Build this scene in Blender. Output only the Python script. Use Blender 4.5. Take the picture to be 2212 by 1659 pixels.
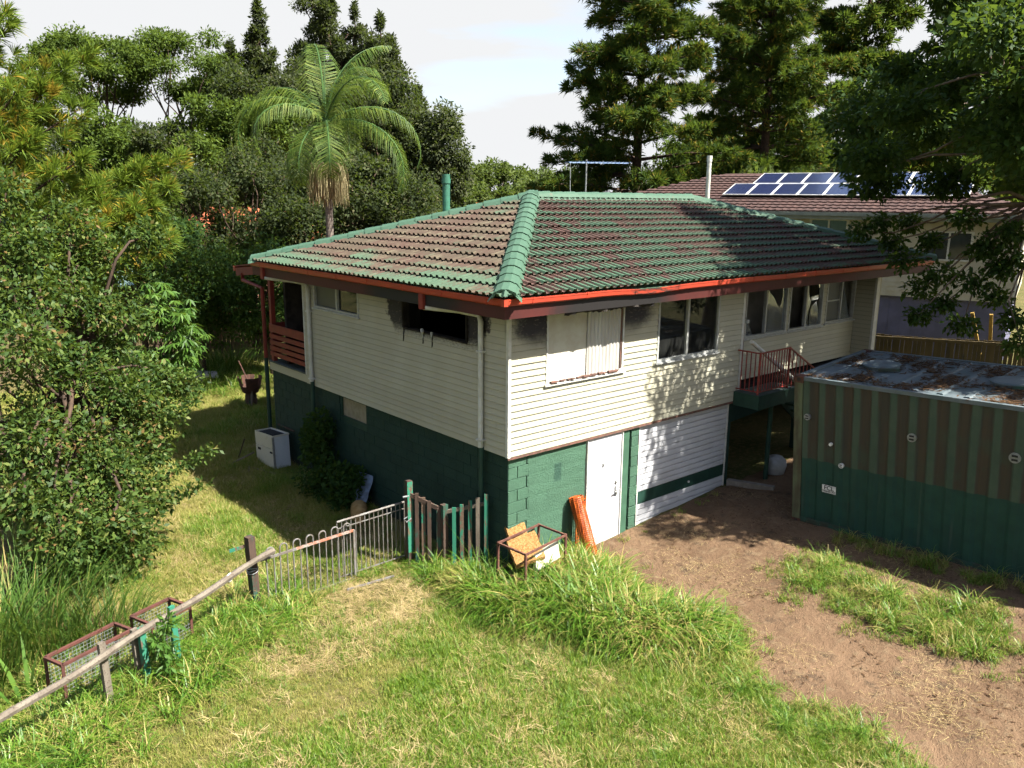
import bpy, math, random
import numpy as np
from mathutils import Vector, Matrix, Euler, noise as mnoise

random.seed(7)
rng = np.random.default_rng(7)
S = bpy.context.scene
COL = S.collection
for _o in list(bpy.data.objects):
    bpy.data.objects.remove(_o)

# ------------------------------------------------------------------ camera
CAM = Vector((-8.1724, -9.6303, 6.2933))
YAW, PITCH, ROLL = 0.8627, 0.2233, 0.0098
fw = Vector((math.cos(PITCH) * math.cos(YAW), math.cos(PITCH) * math.sin(YAW), -math.sin(PITCH)))
rt0 = Vector((math.sin(YAW), -math.cos(YAW), 0))
up0 = rt0.cross(fw)
rt = rt0 * math.cos(ROLL) + up0 * math.sin(ROLL)
up = up0 * math.cos(ROLL) - rt0 * math.sin(ROLL)
cd = bpy.data.cameras.new("camera")
cd.sensor_width = 36
cd.lens = 36 * 1760.07 / 2212
cd.clip_start = 0.1
cd.clip_end = 6000
cam = bpy.data.objects.new("camera", cd)
COL.objects.link(cam)
cam.matrix_world = Matrix(((rt.x, up.x, -fw.x, CAM.x), (rt.y, up.y, -fw.y, CAM.y), (rt.z, up.z, -fw.z, CAM.z), (0, 0, 0, 1)))
S.camera = cam

# ------------------------------------------------------------------ light
SUN = Vector((1.53, -3.42, 4.87)).normalized()
W = bpy.data.worlds.new("World")
S.world = W
W.use_nodes = True
wn = W.node_tree.nodes
wl = W.node_tree.links
wn.clear()
w_out = wn.new("ShaderNodeOutputWorld")
w_bg = wn.new("ShaderNodeBackground")
w_bg.inputs["Strength"].default_value = 0.065
sky = wn.new("ShaderNodeTexSky")
sky.sky_type = 'NISHITA'
sky.sun_disc = False
sky.sun_elevation = math.asin(SUN.z)
sky.sun_rotation = math.atan2(SUN.x, SUN.y)
sky.altitude = 50
sky.air_density = 1.0
sky.dust_density = 1.4
# bright broken cloud cover with a few gaps of blue
w_tc = wn.new("ShaderNodeTexCoord")
w_map = wn.new("ShaderNodeMapping")
w_map.inputs["Scale"].default_value = (1.0, 1.0, 5.0)
w_nz = wn.new("ShaderNodeTexNoise")
w_nz.inputs["Scale"].default_value = 2.3
w_nz.inputs["Detail"].default_value = 5
w_nz.inputs["Roughness"].default_value = 0.5
w_rp = wn.new("ShaderNodeValToRGB")
w_rp.color_ramp.elements[0].position = 0.30
w_rp.color_ramp.elements[1].position = 0.46
w_mx = wn.new("ShaderNodeMix")
w_mx.data_type = 'RGBA'
w_mx.inputs["B"].default_value = (3.0, 3.04, 3.08, 1)
wl.new(w_tc.outputs["Generated"], w_map.inputs["Vector"])
wl.new(w_map.outputs["Vector"], w_nz.inputs["Vector"])
# clouds bank up towards the horizon and thin out overhead
w_sx = wn.new("ShaderNodeSeparateXYZ")
wl.new(w_tc.outputs["Generated"], w_sx.inputs[0])
w_mr = wn.new("ShaderNodeMapRange")
w_mr.inputs["From Min"].default_value = 0.12
w_mr.inputs["From Max"].default_value = 0.75
w_mr.inputs["To Min"].default_value = 0.10
w_mr.inputs["To Max"].default_value = -0.32
wl.new(w_sx.outputs["Z"], w_mr.inputs["Value"])
w_ad = wn.new("ShaderNodeMath")
w_ad.operation = 'ADD'
wl.new(w_nz.outputs["Fac"], w_ad.inputs[0])
wl.new(w_mr.outputs["Result"], w_ad.inputs[1])
wl.new(w_ad.outputs[0], w_rp.inputs["Fac"])
wl.new(w_rp.outputs["Color"], w_mx.inputs["Factor"])
wl.new(sky.outputs["Color"], w_mx.inputs["A"])
wl.new(w_mx.outputs["Result"], w_bg.inputs["Color"])
wl.new(w_bg.outputs["Background"], w_out.inputs["Surface"])

sd = bpy.data.lights.new("sun", 'SUN')
sd.energy = 5.0
sd.angle = math.radians(0.53)
sd.color = (1.0, 0.95, 0.86)
sun = bpy.data.objects.new("sun", sd)
COL.objects.link(sun)
sun.rotation_euler = SUN.to_track_quat('Z', 'Y').to_euler()
sun.location = SUN * 60

vs = S.view_settings
S.display_settings.display_device = 'sRGB'
vs.view_transform = 'Standard'
vs.look = 'None'
vs.gamma = 1.0
vs.use_curve_mapping = False
vs.exposure = 2.2

S.render.engine = 'CYCLES'
cy = S.cycles
cy.use_denoising = True
cy.use_adaptive_sampling = True
cy.adaptive_threshold = 0.03
cy.use_light_tree = False
cy.max_bounces = 3
cy.diffuse_bounces = 2
cy.glossy_bounces = 2
cy.transmission_bounces = 4
cy.transparent_max_bounces = 8
cy.caustics_reflective = False
cy.caustics_refractive = False

# ------------------------------------------------------------------ shader helpers
ALB = 0.60        # real-world reflectances for an exposure of about one stop over
class SV:
    """a shader socket with arithmetic"""
    def __init__(s, nt, sock):
        s.nt, s.k = nt, sock
    def m(s, op, a=None, b=None, clamp=False):
        n = s.nt.nodes.new("ShaderNodeMath")
        n.operation = op
        n.use_clamp = clamp
        for i, v in enumerate((s, a, b)):
            if v is None:
                continue
            if isinstance(v, SV):
                s.nt.links.new(v.k, n.inputs[i])
            else:
                n.inputs[i].default_value = v
        return SV(s.nt, n.outputs[0])
    def __add__(s, o): return s.m('ADD', o)
    __radd__ = __add__
    def __sub__(s, o): return s.m('SUBTRACT', o)
    def __rsub__(s, o): return (s * -1.0) + o
    def __mul__(s, o): return s.m('MULTIPLY', o)
    __rmul__ = __mul__
    def max(s, o): return s.m('MAXIMUM', o)
    def min(s, o): return s.m('MINIMUM', o)
    def gt(s, o): return s.m('GREATER_THAN', o)
    def ss(s, lo, hi):
        n = s.nt.nodes.new("ShaderNodeMapRange")
        n.interpolation_type = 'SMOOTHSTEP'
        n.inputs["From Min"].default_value = lo
        n.inputs["From Max"].default_value = hi
        s.nt.links.new(s.k, n.inputs["Value"])
        return SV(s.nt, n.outputs["Result"])


class MT:
    """material builder"""
    def __init__(s, name, rough=0.8, spec=0.3):
        s.mat = bpy.data.materials.new(name)
        s.mat.use_nodes = True
        s.nt = s.mat.node_tree
        s.b = s.nt.nodes["Principled BSDF"]
        s.b.inputs["Roughness"].default_value = rough
        s.b.inputs["Specular IOR Level"].default_value = spec
    def n(s, t):
        return s.nt.nodes.new(t)
    def coord(s, kind):
        if kind == 'world':
            g = s.n("ShaderNodeNewGeometry")
            return g.outputs["Position"]
        t = s.n("ShaderNodeTexCoord")
        return t.outputs["Object"]
    def xyz(s, kind='world'):
        q = s.n("ShaderNodeSeparateXYZ")
        s.nt.links.new(s.coord(kind), q.inputs[0])
        return [SV(s.nt, q.outputs[i]) for i in range(3)]
    def noise(s, scale, detail=3, kind='world', stretch=None, rough=0.55, dist=0.0):
        t = s.n("ShaderNodeTexNoise")
        t.inputs["Scale"].default_value = scale
        t.inputs["Detail"].default_value = detail
        t.inputs["Roughness"].default_value = rough
        t.inputs["Distortion"].default_value = dist
        c = s.coord(kind)
        if stretch:
            mp = s.n("ShaderNodeMapping")
            mp.inputs["Scale"].default_value = stretch
            s.nt.links.new(c, mp.inputs["Vector"])
            c = mp.outputs["Vector"]
        s.nt.links.new(c, t.inputs["Vector"])
        return SV(s.nt, t.outputs["Fac"])
    def island(s):
        g = s.n("ShaderNodeNewGeometry")
        return SV(s.nt, g.outputs["Random Per Island"])
    def objrand(s):
        g = s.n("ShaderNodeObjectInfo")
        return SV(s.nt, g.outputs["Random"])
    def mix(s, f, a, b):
        n = s.n("ShaderNodeMix")
        n.data_type = 'RGBA'
        n.clamp_factor = True
        if isinstance(f, SV):
            s.nt.links.new(f.k, n.inputs["Factor"])
        else:
            n.inputs["Factor"].default_value = f
        for nm, v in (("A", a), ("B", b)):
            if isinstance(v, SV):
                s.nt.links.new(v.k, n.inputs[nm])
            else:
                n.inputs[nm].default_value = (*(q * ALB for q in v), 1)
        return SV(s.nt, n.outputs["Result"])
    def ramp(s, f, stops):
        n = s.n("ShaderNodeValToRGB")
        e = n.color_ramp.elements
        while len(e) < len(stops):
            e.new(0.5)
        for q, (p, c) in zip(e, stops):
            q.position = p
            q.color = (*(w * ALB for w in c), 1)
        s.nt.links.new(f.k, n.inputs["Fac"])
        return SV(s.nt, n.outputs["Color"])
    def col(s, v):
        if isinstance(v, SV):
            s.nt.links.new(v.k, s.b.inputs["Base Color"])
        else:
            s.b.inputs["Base Color"].default_value = (*v, 1)
        s.last = v
        return s
    def rough(s, v):
        s.nt.links.new(v.k, s.b.inputs["Roughness"])
        return s
    def bump(s, v, strength=0.4, dist=0.02):
        n = s.n("ShaderNodeBump")
        n.inputs["Strength"].default_value = strength
        n.inputs["Distance"].default_value = dist
        s.nt.links.new(v.k, n.inputs["Height"])
        s.nt.links.new(n.outputs["Normal"], s.b.inputs["Normal"])
        return s
    def translucent(s, amount, tint):
        t = s.n("ShaderNodeBsdfTranslucent")
        m = s.n("ShaderNodeMixShader")
        m.inputs[0].default_value = amount
        out = s.nt.nodes["Material Output"]
        s.nt.links.new(s.b.outputs[0], m.inputs[1])
        s.nt.links.new(t.outputs[0], m.inputs[2])
        if isinstance(s.last, SV):
            mm = s.mix(0.5, s.last, tint)
            s.nt.links.new(mm.k, t.inputs["Color"])
        else:
            t.inputs["Color"].default_value = (*tint, 1)
        s.nt.links.new(m.outputs[0], out.inputs["Surface"])
        return s


M = {}
def plain(name, c1, c2=None, scale=6.0, rough=0.75, spec=0.3, bump=0.0, kind='world', stretch=None, metal=0.0, var=0.0, contrast=(0.35, 0.65), bdist=0.01, bscale=None):
    t = MT(name, rough, spec)
    if c2 is None:
        c2 = tuple(x * 0.75 for x in c1)
    f = t.noise(scale, 4, kind, stretch)
    v = f.ss(*contrast)
    if var:
        v = v + (t.objrand() - 0.5) * var
    t.col(t.mix(v, c1, c2))
    if bump:
        t.bump(t.noise(bscale or scale * 4, 4, kind, stretch), bump, bdist)
    t.b.inputs["Metallic"].default_value = metal
    M[name] = t.mat
    return t.mat

# ------------------------------------------------------------------ geometry helpers
class MB:
    """collects shapes into one mesh"""
    def __init__(s):
        s.v, s.f = [], []
    def add(s, vs_, fs_):
        o = len(s.v)
        s.v += [tuple(p) for p in vs_]
        s.f += [tuple(i + o for i in f) for f in fs_]
        return s
    def box(s, x0, x1, y0, y1, z0, z1, M_=None):
        p = [(x0, y0, z0), (x1, y0, z0), (x1, y1, z0), (x0, y1, z0), (x0, y0, z1), (x1, y0, z1), (x1, y1, z1), (x0, y1, z1)]
        if M_ is not None:
            p = [tuple(M_ @ Vector(q)) for q in p]
        return s.add(p, [(0, 3, 2, 1), (4, 5, 6, 7), (0, 1, 5, 4), (1, 2, 6, 5), (2, 3, 7, 6), (3, 0, 4, 7)])
    def bar(s, a, b, w, h, upv=(0, 0, 1), taper=1.0):
        """a rectangular bar from a to b, w across, h along the up vector"""
        a, b = Vector(a), Vector(b)
        d = (b - a).normalized()
        u = Vector(upv)
        if abs(d.dot(u)) > 0.98:
            u = Vector((1, 0, 0))
        r = d.cross(u).normalized()
        u = r.cross(d)
        p = []
        for c, k in ((a, 1.0), (b, taper)):
            for sx, sy in ((-1, -1), (1, -1), (1, 1), (-1, 1)):
                p.append(c + r * (sx * w / 2 * k) + u * (sy * h / 2 * k))
        return s.add(p, [(0, 1, 2, 3), (7, 6, 5, 4), (0, 4, 5, 1), (1, 5, 6, 2), (2, 6, 7, 3), (3, 7, 4, 0)])
    def tube(s, pts, rad, n=8, cap=True):
        pts = [Vector(p) for p in pts]
        rads = rad if isinstance(rad, (list, tuple)) else [rad] * len(pts)
        rings = []
        ref = None
        for i, p in enumerate(pts):
            d = (pts[min(i + 1, len(pts) - 1)] - pts[max(i - 1, 0)])
            d = d.normalized() if d.length > 1e-9 else Vector((0, 0, 1))
            if ref is None:
                ref = d.orthogonal().normalized()
            ref = (ref - d * ref.dot(d))
            ref = ref.normalized() if ref.length > 1e-6 else d.orthogonal().normalized()
            b = d.cross(ref)
            rings.append([p + (ref * math.cos(2 * math.pi * k / n) + b * math.sin(2 * math.pi * k / n)) * rads[i] for k in range(n)])
        vs_ = [q for r in rings for q in r]
        fs_ = []
        for i in range(len(pts) - 1):
            for k in range(n):
                fs_.append((i * n + k, i * n + (k + 1) % n, (i + 1) * n + (k + 1) % n, (i + 1) * n + k))
        if cap:
            fs_.append(tuple(range(n - 1, -1, -1)))
            fs_.append(tuple((len(pts) - 1) * n + k for k in range(n)))
        return s.add(vs_, fs_)
    def poly(s, pts, thick_vec):
        """a flat polygon given thickness along a vector"""
        t = Vector(thick_vec)
        n = len(pts)
        p = [Vector(q) for q in pts]
        return s.add(p + [q + t for q in p], [tuple(range(n)), tuple(range(2 * n - 1, n - 1, -1))] + [(i, n + i, n + (i + 1) % n, (i + 1) % n) for i in range(n)])
    def mesh(s, name, mat=None, smooth=False):
        me = bpy.data.meshes.new(name)
        me.from_pydata(s.v, [], s.f)
        me.update()
        if mat is not None:
            me.materials.append(mat)
        if smooth:
            me.polygons.foreach_set("use_smooth", [True] * len(me.polygons))
        return me
    def build(s, name, mat, parent=None, smooth=False):
        return link(name, s.mesh(name, mat, smooth), parent)


def link(name, me, parent=None, mw=None):
    o = bpy.data.objects.new(name, me)
    COL.objects.link(o)
    if mw is not None:
        o.matrix_world = mw
    if parent is not None:
        o.parent = parent
        o.matrix_parent_inverse = PW[parent.name].inverted()
    PW[o.name] = mw.copy() if mw is not None else Matrix()
    return o

PW = {}   # world matrices of what we have made

def tag(o, label=None, cat=None, group=None, kind=None):
    if label: o["label"] = label
    if cat: o["category"] = cat
    if group: o["group"] = group
    if kind: o["kind"] = kind
    return o

def thing(name, loc, label, cat, group=None, rz=0.0):
    o = bpy.data.objects.new(name, None)
    COL.objects.link(o)
    o.empty_display_size = 0.2
    mw = Matrix.Translation(Vector(loc)) @ Matrix.Rotation(rz, 4, 'Z')
    o.matrix_world = mw
    PW[o.name] = mw
    return tag(o, label, cat, group)

def np_mesh(name, verts, faces, mat=None, smooth=False):
    """fast mesh from arrays; all faces have the same number of corners"""
    verts = np.asarray(verts, np.float32).reshape(-1, 3)
    faces = np.asarray(faces, np.int32)
    me = bpy.data.meshes.new(name)
    nf, k = faces.shape
    me.vertices.add(len(verts))
    me.vertices.foreach_set("co", verts.ravel())
    me.loops.add(nf * k)
    me.loops.foreach_set("vertex_index", faces.ravel())
    me.polygons.add(nf)
    me.polygons.foreach_set("loop_start", np.arange(0, nf * k, k, dtype=np.int32))
    if smooth:
        me.polygons.foreach_set("use_smooth", np.ones(nf, bool))
    me.update(calc_edges=True)
    if mat is not None:
        me.materials.append(mat)
    return me

def sstep(a, b, x):
    t = min(1, max(0, (x - a) / (b - a)))
    return t * t * (3 - 2 * t)

def ground_z(x, y):
    g = 0.062 * min(max(0.0, x - 1.0), 18.0)
    g += 0.037 * min(max(0.0, -y), 12.0) * sstep(1.5, 5.0, x)
    return g

# ------------------------------------------------------------------ house materials
def soot_mask(t):
    """fire stains round the burnt openings: 1 where charred"""
    x, y, z = t.xyz()
    nz = t.noise(3.5, 5, 'world', (1, 1, 0.8), 0.65)
    fine = t.noise(22, 3, 'world', (1, 1, 2.5))
    up_ = (z - 3.75).ss(0.0, 0.55)
    dL = (1.03 - y).max(y - 2.97).max(0.0)
    a = (dL + (nz - 0.5) * 0.6 + (fine - 0.5) * 0.14 - up_ * 0.30).ss(0.30, 0.20) * (x.ss(0.12, 0.0)) * (z - 3.72 + (fine - 0.5) * 0.3).ss(0.05, 0.35)
    dF = (0.78 - x).max(x - 2.67).max(0.0)
    b = (dF + (nz - 0.5) * 0.7 + (fine - 0.5) * 0.25 - up_ * 0.62).ss(0.30, -0.12) * (y.ss(0.12, 0.0)) * (z - 3.84 + (nz - 0.5) * 0.4).ss(0.0, 0.4)
    return a.max(b)

for LAP_SHADE in (0, 1):
  t = MT("cream_weatherboard" if LAP_SHADE else "cream_trim_board", 0.55, 0.35)
  nz = t.noise(1.2, 4, 'world', (1, 1, 0.5))
  c = t.mix(nz.ss(0.3, 0.7), (0.53, 0.51, 0.39), (0.48, 0.455, 0.335))
  c = t.mix(t.noise(9, 4, 'world', (1.5, 1.5, 0.35)).ss(0.62, 0.8) * 0.35, c, (0.33, 0.31, 0.22))
  c = t.mix(t.noise(60, 2).ss(0.71, 0.75) * 0.8, c, (0.10, 0.09, 0.07))
  c = t.mix((t.objrand() - 0.5) * 0.35 + 0.1, c, (0.36, 0.34, 0.26))
  if LAP_SHADE:
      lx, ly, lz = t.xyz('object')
      c = t.mix((lz + (t.noise(30, 2) - 0.5) * 0.006).ss(0.092, 0.104) * 0.6, c, (0.09, 0.085, 0.06))  # shadow line under the lap above, painted in as a dark dirty strip
  c = t.mix(t.noise(0.8, 3).ss(0.45, 0.7) * 0.25, c, (0.40, 0.42, 0.33))
  sm = soot_mask(t)
  c = t.mix(sm, c, (0.018, 0.014, 0.014))
  c = t.mix(sm * (t.noise(12, 4, 'world', (1, 1, 3)).ss(0.60, 0.64)) * 0.6, c, (0.20, 0.14, 0.12))
  t.col(c).bump(t.noise(90, 2), 0.08, 0.004)
  M["board" if LAP_SHADE else "trim_board"] = t.mat


plain("charred_lining", (0.02, 0.018, 0.017), (0.055, 0.048, 0.042), 3, 0.95, 0.1, 0.6, bdist=0.03)
plain("interior_paint", (0.35, 0.33, 0.27), (0.25, 0.23, 0.19), 2, 0.8)
plain("white_door_paint", (0.62, 0.63, 0.66), (0.56, 0.57, 0.59), 2, 0.45, 0.4)
plain("white_trim", (0.74, 0.74, 0.70), (0.60, 0.59, 0.53), 7, 0.5, 0.35)
plain("window_frame", (0.50, 0.52, 0.50), (0.40, 0.41, 0.39), 12, 0.4, 0.5)
plain("fibro_sheet", (0.66, 0.64, 0.55), (0.58, 0.55, 0.45), 4, 0.85, 0.2, 0.25)
plain("zinc_corrugated", (0.60, 0.60, 0.57), (0.50, 0.48, 0.44), 5, 0.5, 0.4, stretch=(1, 1, 0.15))
plain("brown_frame", (0.22, 0.11, 0.08), (0.12, 0.07, 0.055), 9, 0.8)
plain("pale_board", (0.36, 0.32, 0.23), (0.28, 0.245, 0.17), 8, 0.85)

t = MT("green_block_paint", 0.72, 0.3)
nz = t.noise(2.2, 5)
c = t.mix(nz.ss(0.35, 0.7), (0.064, 0.150, 0.094), (0.050, 0.120, 0.075))
c = t.mix(t.objrand() * 0.35, c, (0.078, 0.166, 0.108))
c = t.mix(t.noise(14, 4, 'world', (1, 1, 0.4)).ss(0.62, 0.78) * 0.5, c, (0.025, 0.085, 0.055))
x, y, z = t.xyz()
c = t.mix((z + (t.noise(5, 4) - 0.5) * 0.5).ss(0.28, 0.0) * 0.55, c, (0.075, 0.075, 0.045))
# a darker rubbed-in patch on the rendered wall beside the door
px = ((x - 1.165).m('ABSOLUTE') - 0.085).max((z - 1.695).m('ABSOLUTE') - 0.16) + (t.noise(16, 3) - 0.5) * 0.05
c = t.mix(px.ss(0.02, -0.02) * (y.ss(0.3, 0.2)) * 0.8, c, (0.022, 0.07, 0.05))
t.col(c).bump(t.noise(38, 5) + t.noise(120, 3) * 0.5, 0.75, 0.018)
M["block"] = t.mat
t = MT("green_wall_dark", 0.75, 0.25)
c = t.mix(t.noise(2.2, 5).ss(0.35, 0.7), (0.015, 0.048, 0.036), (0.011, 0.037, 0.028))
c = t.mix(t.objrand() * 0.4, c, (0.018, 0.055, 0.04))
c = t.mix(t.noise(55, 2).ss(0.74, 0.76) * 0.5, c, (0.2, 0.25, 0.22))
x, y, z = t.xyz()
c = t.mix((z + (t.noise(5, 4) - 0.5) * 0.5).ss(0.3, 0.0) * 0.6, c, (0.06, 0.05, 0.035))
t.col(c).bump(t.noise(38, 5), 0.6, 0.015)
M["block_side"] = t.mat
plain("mortar_green", (0.03, 0.09, 0.055), (0.02, 0.06, 0.04), 20, 0.9)
plain("green_pier", (0.062, 0.152, 0.094), (0.05, 0.12, 0.075), 5, 0.65, 0.3, 0.4)
plain("dark_green_trim", (0.012, 0.045, 0.032), (0.016, 0.06, 0.042), 5, 0.6)

t = MT("roof_tile_front", 0.85, 0.25)
lx, ly, lz = t.xyz('object')
big = t.noise(0.55, 4, 'world', (1, 1, 1), 0.6)
mid = t.noise(2.6, 4, 'world')
fin = t.noise(26, 4, 'world')
brown = t.mix(mid.ss(0.3, 0.7), (0.092, 0.050, 0.039), (0.060, 0.040, 0.031))
brown = t.mix(fin.ss(0.5, 0.75), brown, (0.17, 0.082, 0.064))
green = t.mix(fin.ss(0.35, 0.75), (0.048, 0.115, 0.066), (0.076, 0.150, 0.092))
keep = (big * 1.1 + t.objrand() * 0.34 + (fin - 0.5) * 0.35 + (mid - 0.5) * 0.5 + lz * 5.0).ss(0.90, 1.02)
keep = keep * lz.ss(0.036, 0.060) * 0.92
t.col(t.mix(keep, brown, green)).bump(fin, 0.4, 0.01)
M["tile_front"] = t.mat

t = MT("roof_tile_side", 0.9, 0.2)
lx, ly, lz = t.xyz('object')
x, y, z = t.xyz()
big = t.noise(0.7, 4, 'world')
fin = t.noise(24, 4, 'world', (1, 1, 1))
brown = t.mix(t.noise(1.4, 4).ss(0.3, 0.7), (0.088, 0.052, 0.040), (0.078, 0.062, 0.042))
brown = t.mix(t.noise(9, 4, 'world', (0.35, 1.6, 1)).ss(0.45, 0.75), brown, (0.15, 0.128, 0.085))
green = t.mix(fin.ss(0.35, 0.75), (0.060, 0.125, 0.076), (0.09, 0.155, 0.10))
low = (z - 5.12).ss(0.25, -0.1)
keep = (big * 0.75 + t.objrand() * 0.22 + (fin - 0.5) * 0.35 + low * 0.30 + lz * 3.0 + (z - 5.9).ss(0.0, 0.3) * 0.15).ss(0.80, 1.02)
t.col(t.mix(keep * 0.85, brown, green)).bump(fin, 0.4, 0.01)
M["tile_side"] = t.mat

t = MT("green_ridge_cap", 0.7, 0.3)
fin = t.noise(18, 4)
c = t.mix(fin.ss(0.3, 0.75), (0.045, 0.108, 0.066), (0.062, 0.132, 0.084))
c = t.mix((t.objrand() - 0.5) * 0.7, c, (0.075, 0.15, 0.098))
c = t.mix(t.noise(5, 4).ss(0.66, 0.78), c, (0.16, 0.10, 0.07))
t.col(c).bump(fin, 0.35, 0.008)
M["cap"] = t.mat

t = MT("red_gutter_paint", 0.42, 0.45)
x, y, z = t.xyz()
c = t.mix(t.noise(3, 4).ss(0.35, 0.7), (0.50, 0.060, 0.028), (0.42, 0.055, 0.03))
burn = ((x - 2.75).m('ABSOLUTE') + (t.noise(2.5, 4) - 0.5) * 1.3).ss(0.95, 0.35) * (y.ss(0.0, -0.2))
c = t.mix(burn * t.noise(8, 4, 'world', (0.5, 1, 2)).ss(0.42, 0.55), c, (0.06, 0.035, 0.03))
t.col(c)
M["gutter"] = t.mat
t = MT("maroon_fascia", 0.6, 0.3)
x, y, z = t.xyz()
c = t.mix(t.noise(3, 4).ss(0.35, 0.7), (0.085, 0.015, 0.012), (0.065, 0.013, 0.011))
bF = ((x - 1.9).m('ABSOLUTE') + (t.noise(3, 4) - 0.5) * 0.9).ss(1.75, 1.0) * y.ss(0.0, -0.2)
bL = ((y - 2.0).m('ABSOLUTE') + (t.noise(3, 4) - 0.5) * 0.9).ss(1.7, 1.0) * x.ss(0.0, -0.2)
c = t.mix(bF.max(bL), c, (0.014, 0.012, 0.012))
t.col(c)
M["fascia"] = t.mat
t = MT("soffit_lining", 0.85, 0.2)
x, y, z = t.xyz()
bF = ((x - 1.7).m('ABSOLUTE') + (t.noise(3, 4) - 0.5)).ss(2.3, 1.3)
bL = ((y - 2.0).m('ABSOLUTE') + (t.noise(3, 4) - 0.5)).ss(2.4, 1.5)
t.col(t.mix(bF.max(bL), (0.42, 0.40, 0.30), (0.02, 0.017, 0.015)))
M["soffit"] = t.mat
plain("red_timber", (0.26, 0.035, 0.022), (0.19, 0.028, 0.02), 4, 0.6, 0.3)
plain("red_rail_steel", (0.32, 0.04, 0.03), (0.20, 0.035, 0.03), 9, 0.5, 0.4)
plain("white_pipe", (0.72, 0.72, 0.68), (0.58, 0.57, 0.50), 5, 0.5)
plain("deck_boards", (0.10, 0.13, 0.12), (0.07, 0.09, 0.085), 4, 0.8)

def glass(name, tint, amount, rough=0.03, dust=(0.4, 0.42, 0.4), dustamt=0.15):
    t = MT(name, rough, 0.5)
    nt = t.nt
    tr = t.n("ShaderNodeBsdfTransparent")
    tr.inputs[0].default_value = (*tint, 1)
    gl = t.n("ShaderNodeBsdfGlossy")
    gl.inputs["Roughness"].default_value = rough
    gl.inputs["Color"].default_value = (0.9, 0.95, 0.95, 1)
    fr = t.n("ShaderNodeFresnel")
    fr.inputs["IOR"].default_value = 1.5
    m1 = t.n("ShaderNodeMixShader")
    k = SV(nt, fr.outputs[0]) * 1.0 + amount
    nt.links.new(k.k, m1.inputs[0])
    nt.links.new(tr.outputs[0], m1.inputs[1])
    nt.links.new(gl.outputs[0], m1.inputs[2])
    df = t.n("ShaderNodeBsdfDiffuse")
    df.inputs[0].default_value = (*dust, 1)
    m2 = t.n("ShaderNodeMixShader")
    nz_ = (t.noise(6, 4) * dustamt)
    nt.links.new(nz_.k, m2.inputs[0])
    nt.links.new(m1.outputs[0], m2.inputs[1])
    nt.links.new(df.outputs[0], m2.inputs[2])
    nt.links.new(m2.outputs[0], nt.nodes["Material Output"].inputs["Surface"])
    M[name] = t.mat
glass("window_glass", (0.18, 0.20, 0.19), 0.0, dustamt=0.05)
glass("broken_glass", (0.75, 0.8, 0.8), 0.22, 0.08, (0.3, 0.33, 0.35), 0.4)
glass("screen_mesh", (0.16, 0.17, 0.16), 0.02, 0.4, (0.12, 0.12, 0.11), 0.9)

# ------------------------------------------------------------------ the house
Z_CB, Z_S, OV, ZE, PT = 2.2, 4.58, 0.62, 4.87, 0.326      # cladding foot, soffit, overhang, eave, roof pitch
XR, XE, YB, YW = 13.82, 12.09, 8.31, 7.0                  # roof end, wall end, back eave, end of the side wall
REC0, REC = 6.33, 0.53
house = thing("fire_damaged_house", (0, 0, 0), "cream weatherboard house with a green tiled hip roof and soot round its burnt corner windows", "house")

board_cache = {}
def board_mesh(L, e, mat):
    key = (round(L, 3), round(e, 4), mat.name)
    if key not in board_cache:
        b = MB()
        cs = [(0, 0), (0.027, 0), (0.027, 0.008), (0.006, e + 0.007), (0, e + 0.007)]
        n = len(cs)
        p = [(0, q[0], q[1]) for q in cs] + [(L, q[0], q[1]) for q in cs]
        b.add(p, [tuple(range(n)), tuple(range(2 * n - 1, n - 1, -1))] + [(i, n + i, n + (i + 1) % n, (i + 1) % n) for i in range(n)])
        board_cache[key] = b.mesh("weatherboard", mat)
    return board_cache[key]

def segs(u0, u1, cuts):
    out, a = [], u0
    for c0, c1 in sorted(cuts):
        if c0 > a + 0.02:
            out.append((a, min(c0, u1)))
        a = max(a, c1)
    if a < u1 - 0.02:
        out.append((a, u1))
    return out

def face_matrix(face, u, z, off):
    """face 'L': plane x = off, looking to -X, u is y;  face 'F': plane y = off, looking to -Y, u is x"""
    if face == 'L':
        return Matrix(((0, -1, 0, off), (1, 0, 0, u), (0, 0, 1, z), (0, 0, 0, 1)))
    return Matrix(((-1, 0, 0, u), (0, -1, 0, off), (0, 0, 1, z), (0, 0, 0, 1)))

def clad(parent, face, off, u0, u1, z0, z1, holes, rows=22, mat=None):
    e = (z1 - z0) / rows
    for i in range(rows):
        za = z0 + i * e
        cuts = [(h[0], h[1]) for h in holes if min(h[3], za + e) - max(h[2], za) > 0.35 * e]
        for a, b in segs(u0, u1, cuts):
            jit = random.uniform(-0.0015, 0.0015)
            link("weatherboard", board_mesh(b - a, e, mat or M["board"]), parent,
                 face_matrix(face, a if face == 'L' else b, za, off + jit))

def wall_back(name, face, off, u0, u1, z0, z1, holes, depth, mat, parent):
    """a wall slab with openings, its outer face just behind the cladding"""
    b = MB()
    zs = sorted({z0, z1, *[min(max(h[2], z0), z1) for h in holes], *[min(max(h[3], z0), z1) for h in holes]})
    for za, zb in zip(zs[:-1], zs[1:]):
        cuts = [(h[0], h[1]) for h in holes if h[2] < (za + zb) / 2 < h[3]]
        for a, c_ in segs(u0, u1, cuts):
            if face == 'L':
                b.box(off + 0.004, off + depth, a, c_, za, zb)
            else:
                b.box(a, c_, off + 0.004, off + depth, za, zb)
    return b.build(name, mat, parent)

def rect(b, face, off, u0, u1, z0, z1, n0, n1):
    """box on a wall face, from n0 to n1 outwards"""
    if face == 'L':
        b.box(off - n1, off - n0, u0, u1, z0, z1)
    else:
        b.box(u0, u1, off - n1, off - n0, z0, z1)
    return b

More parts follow.
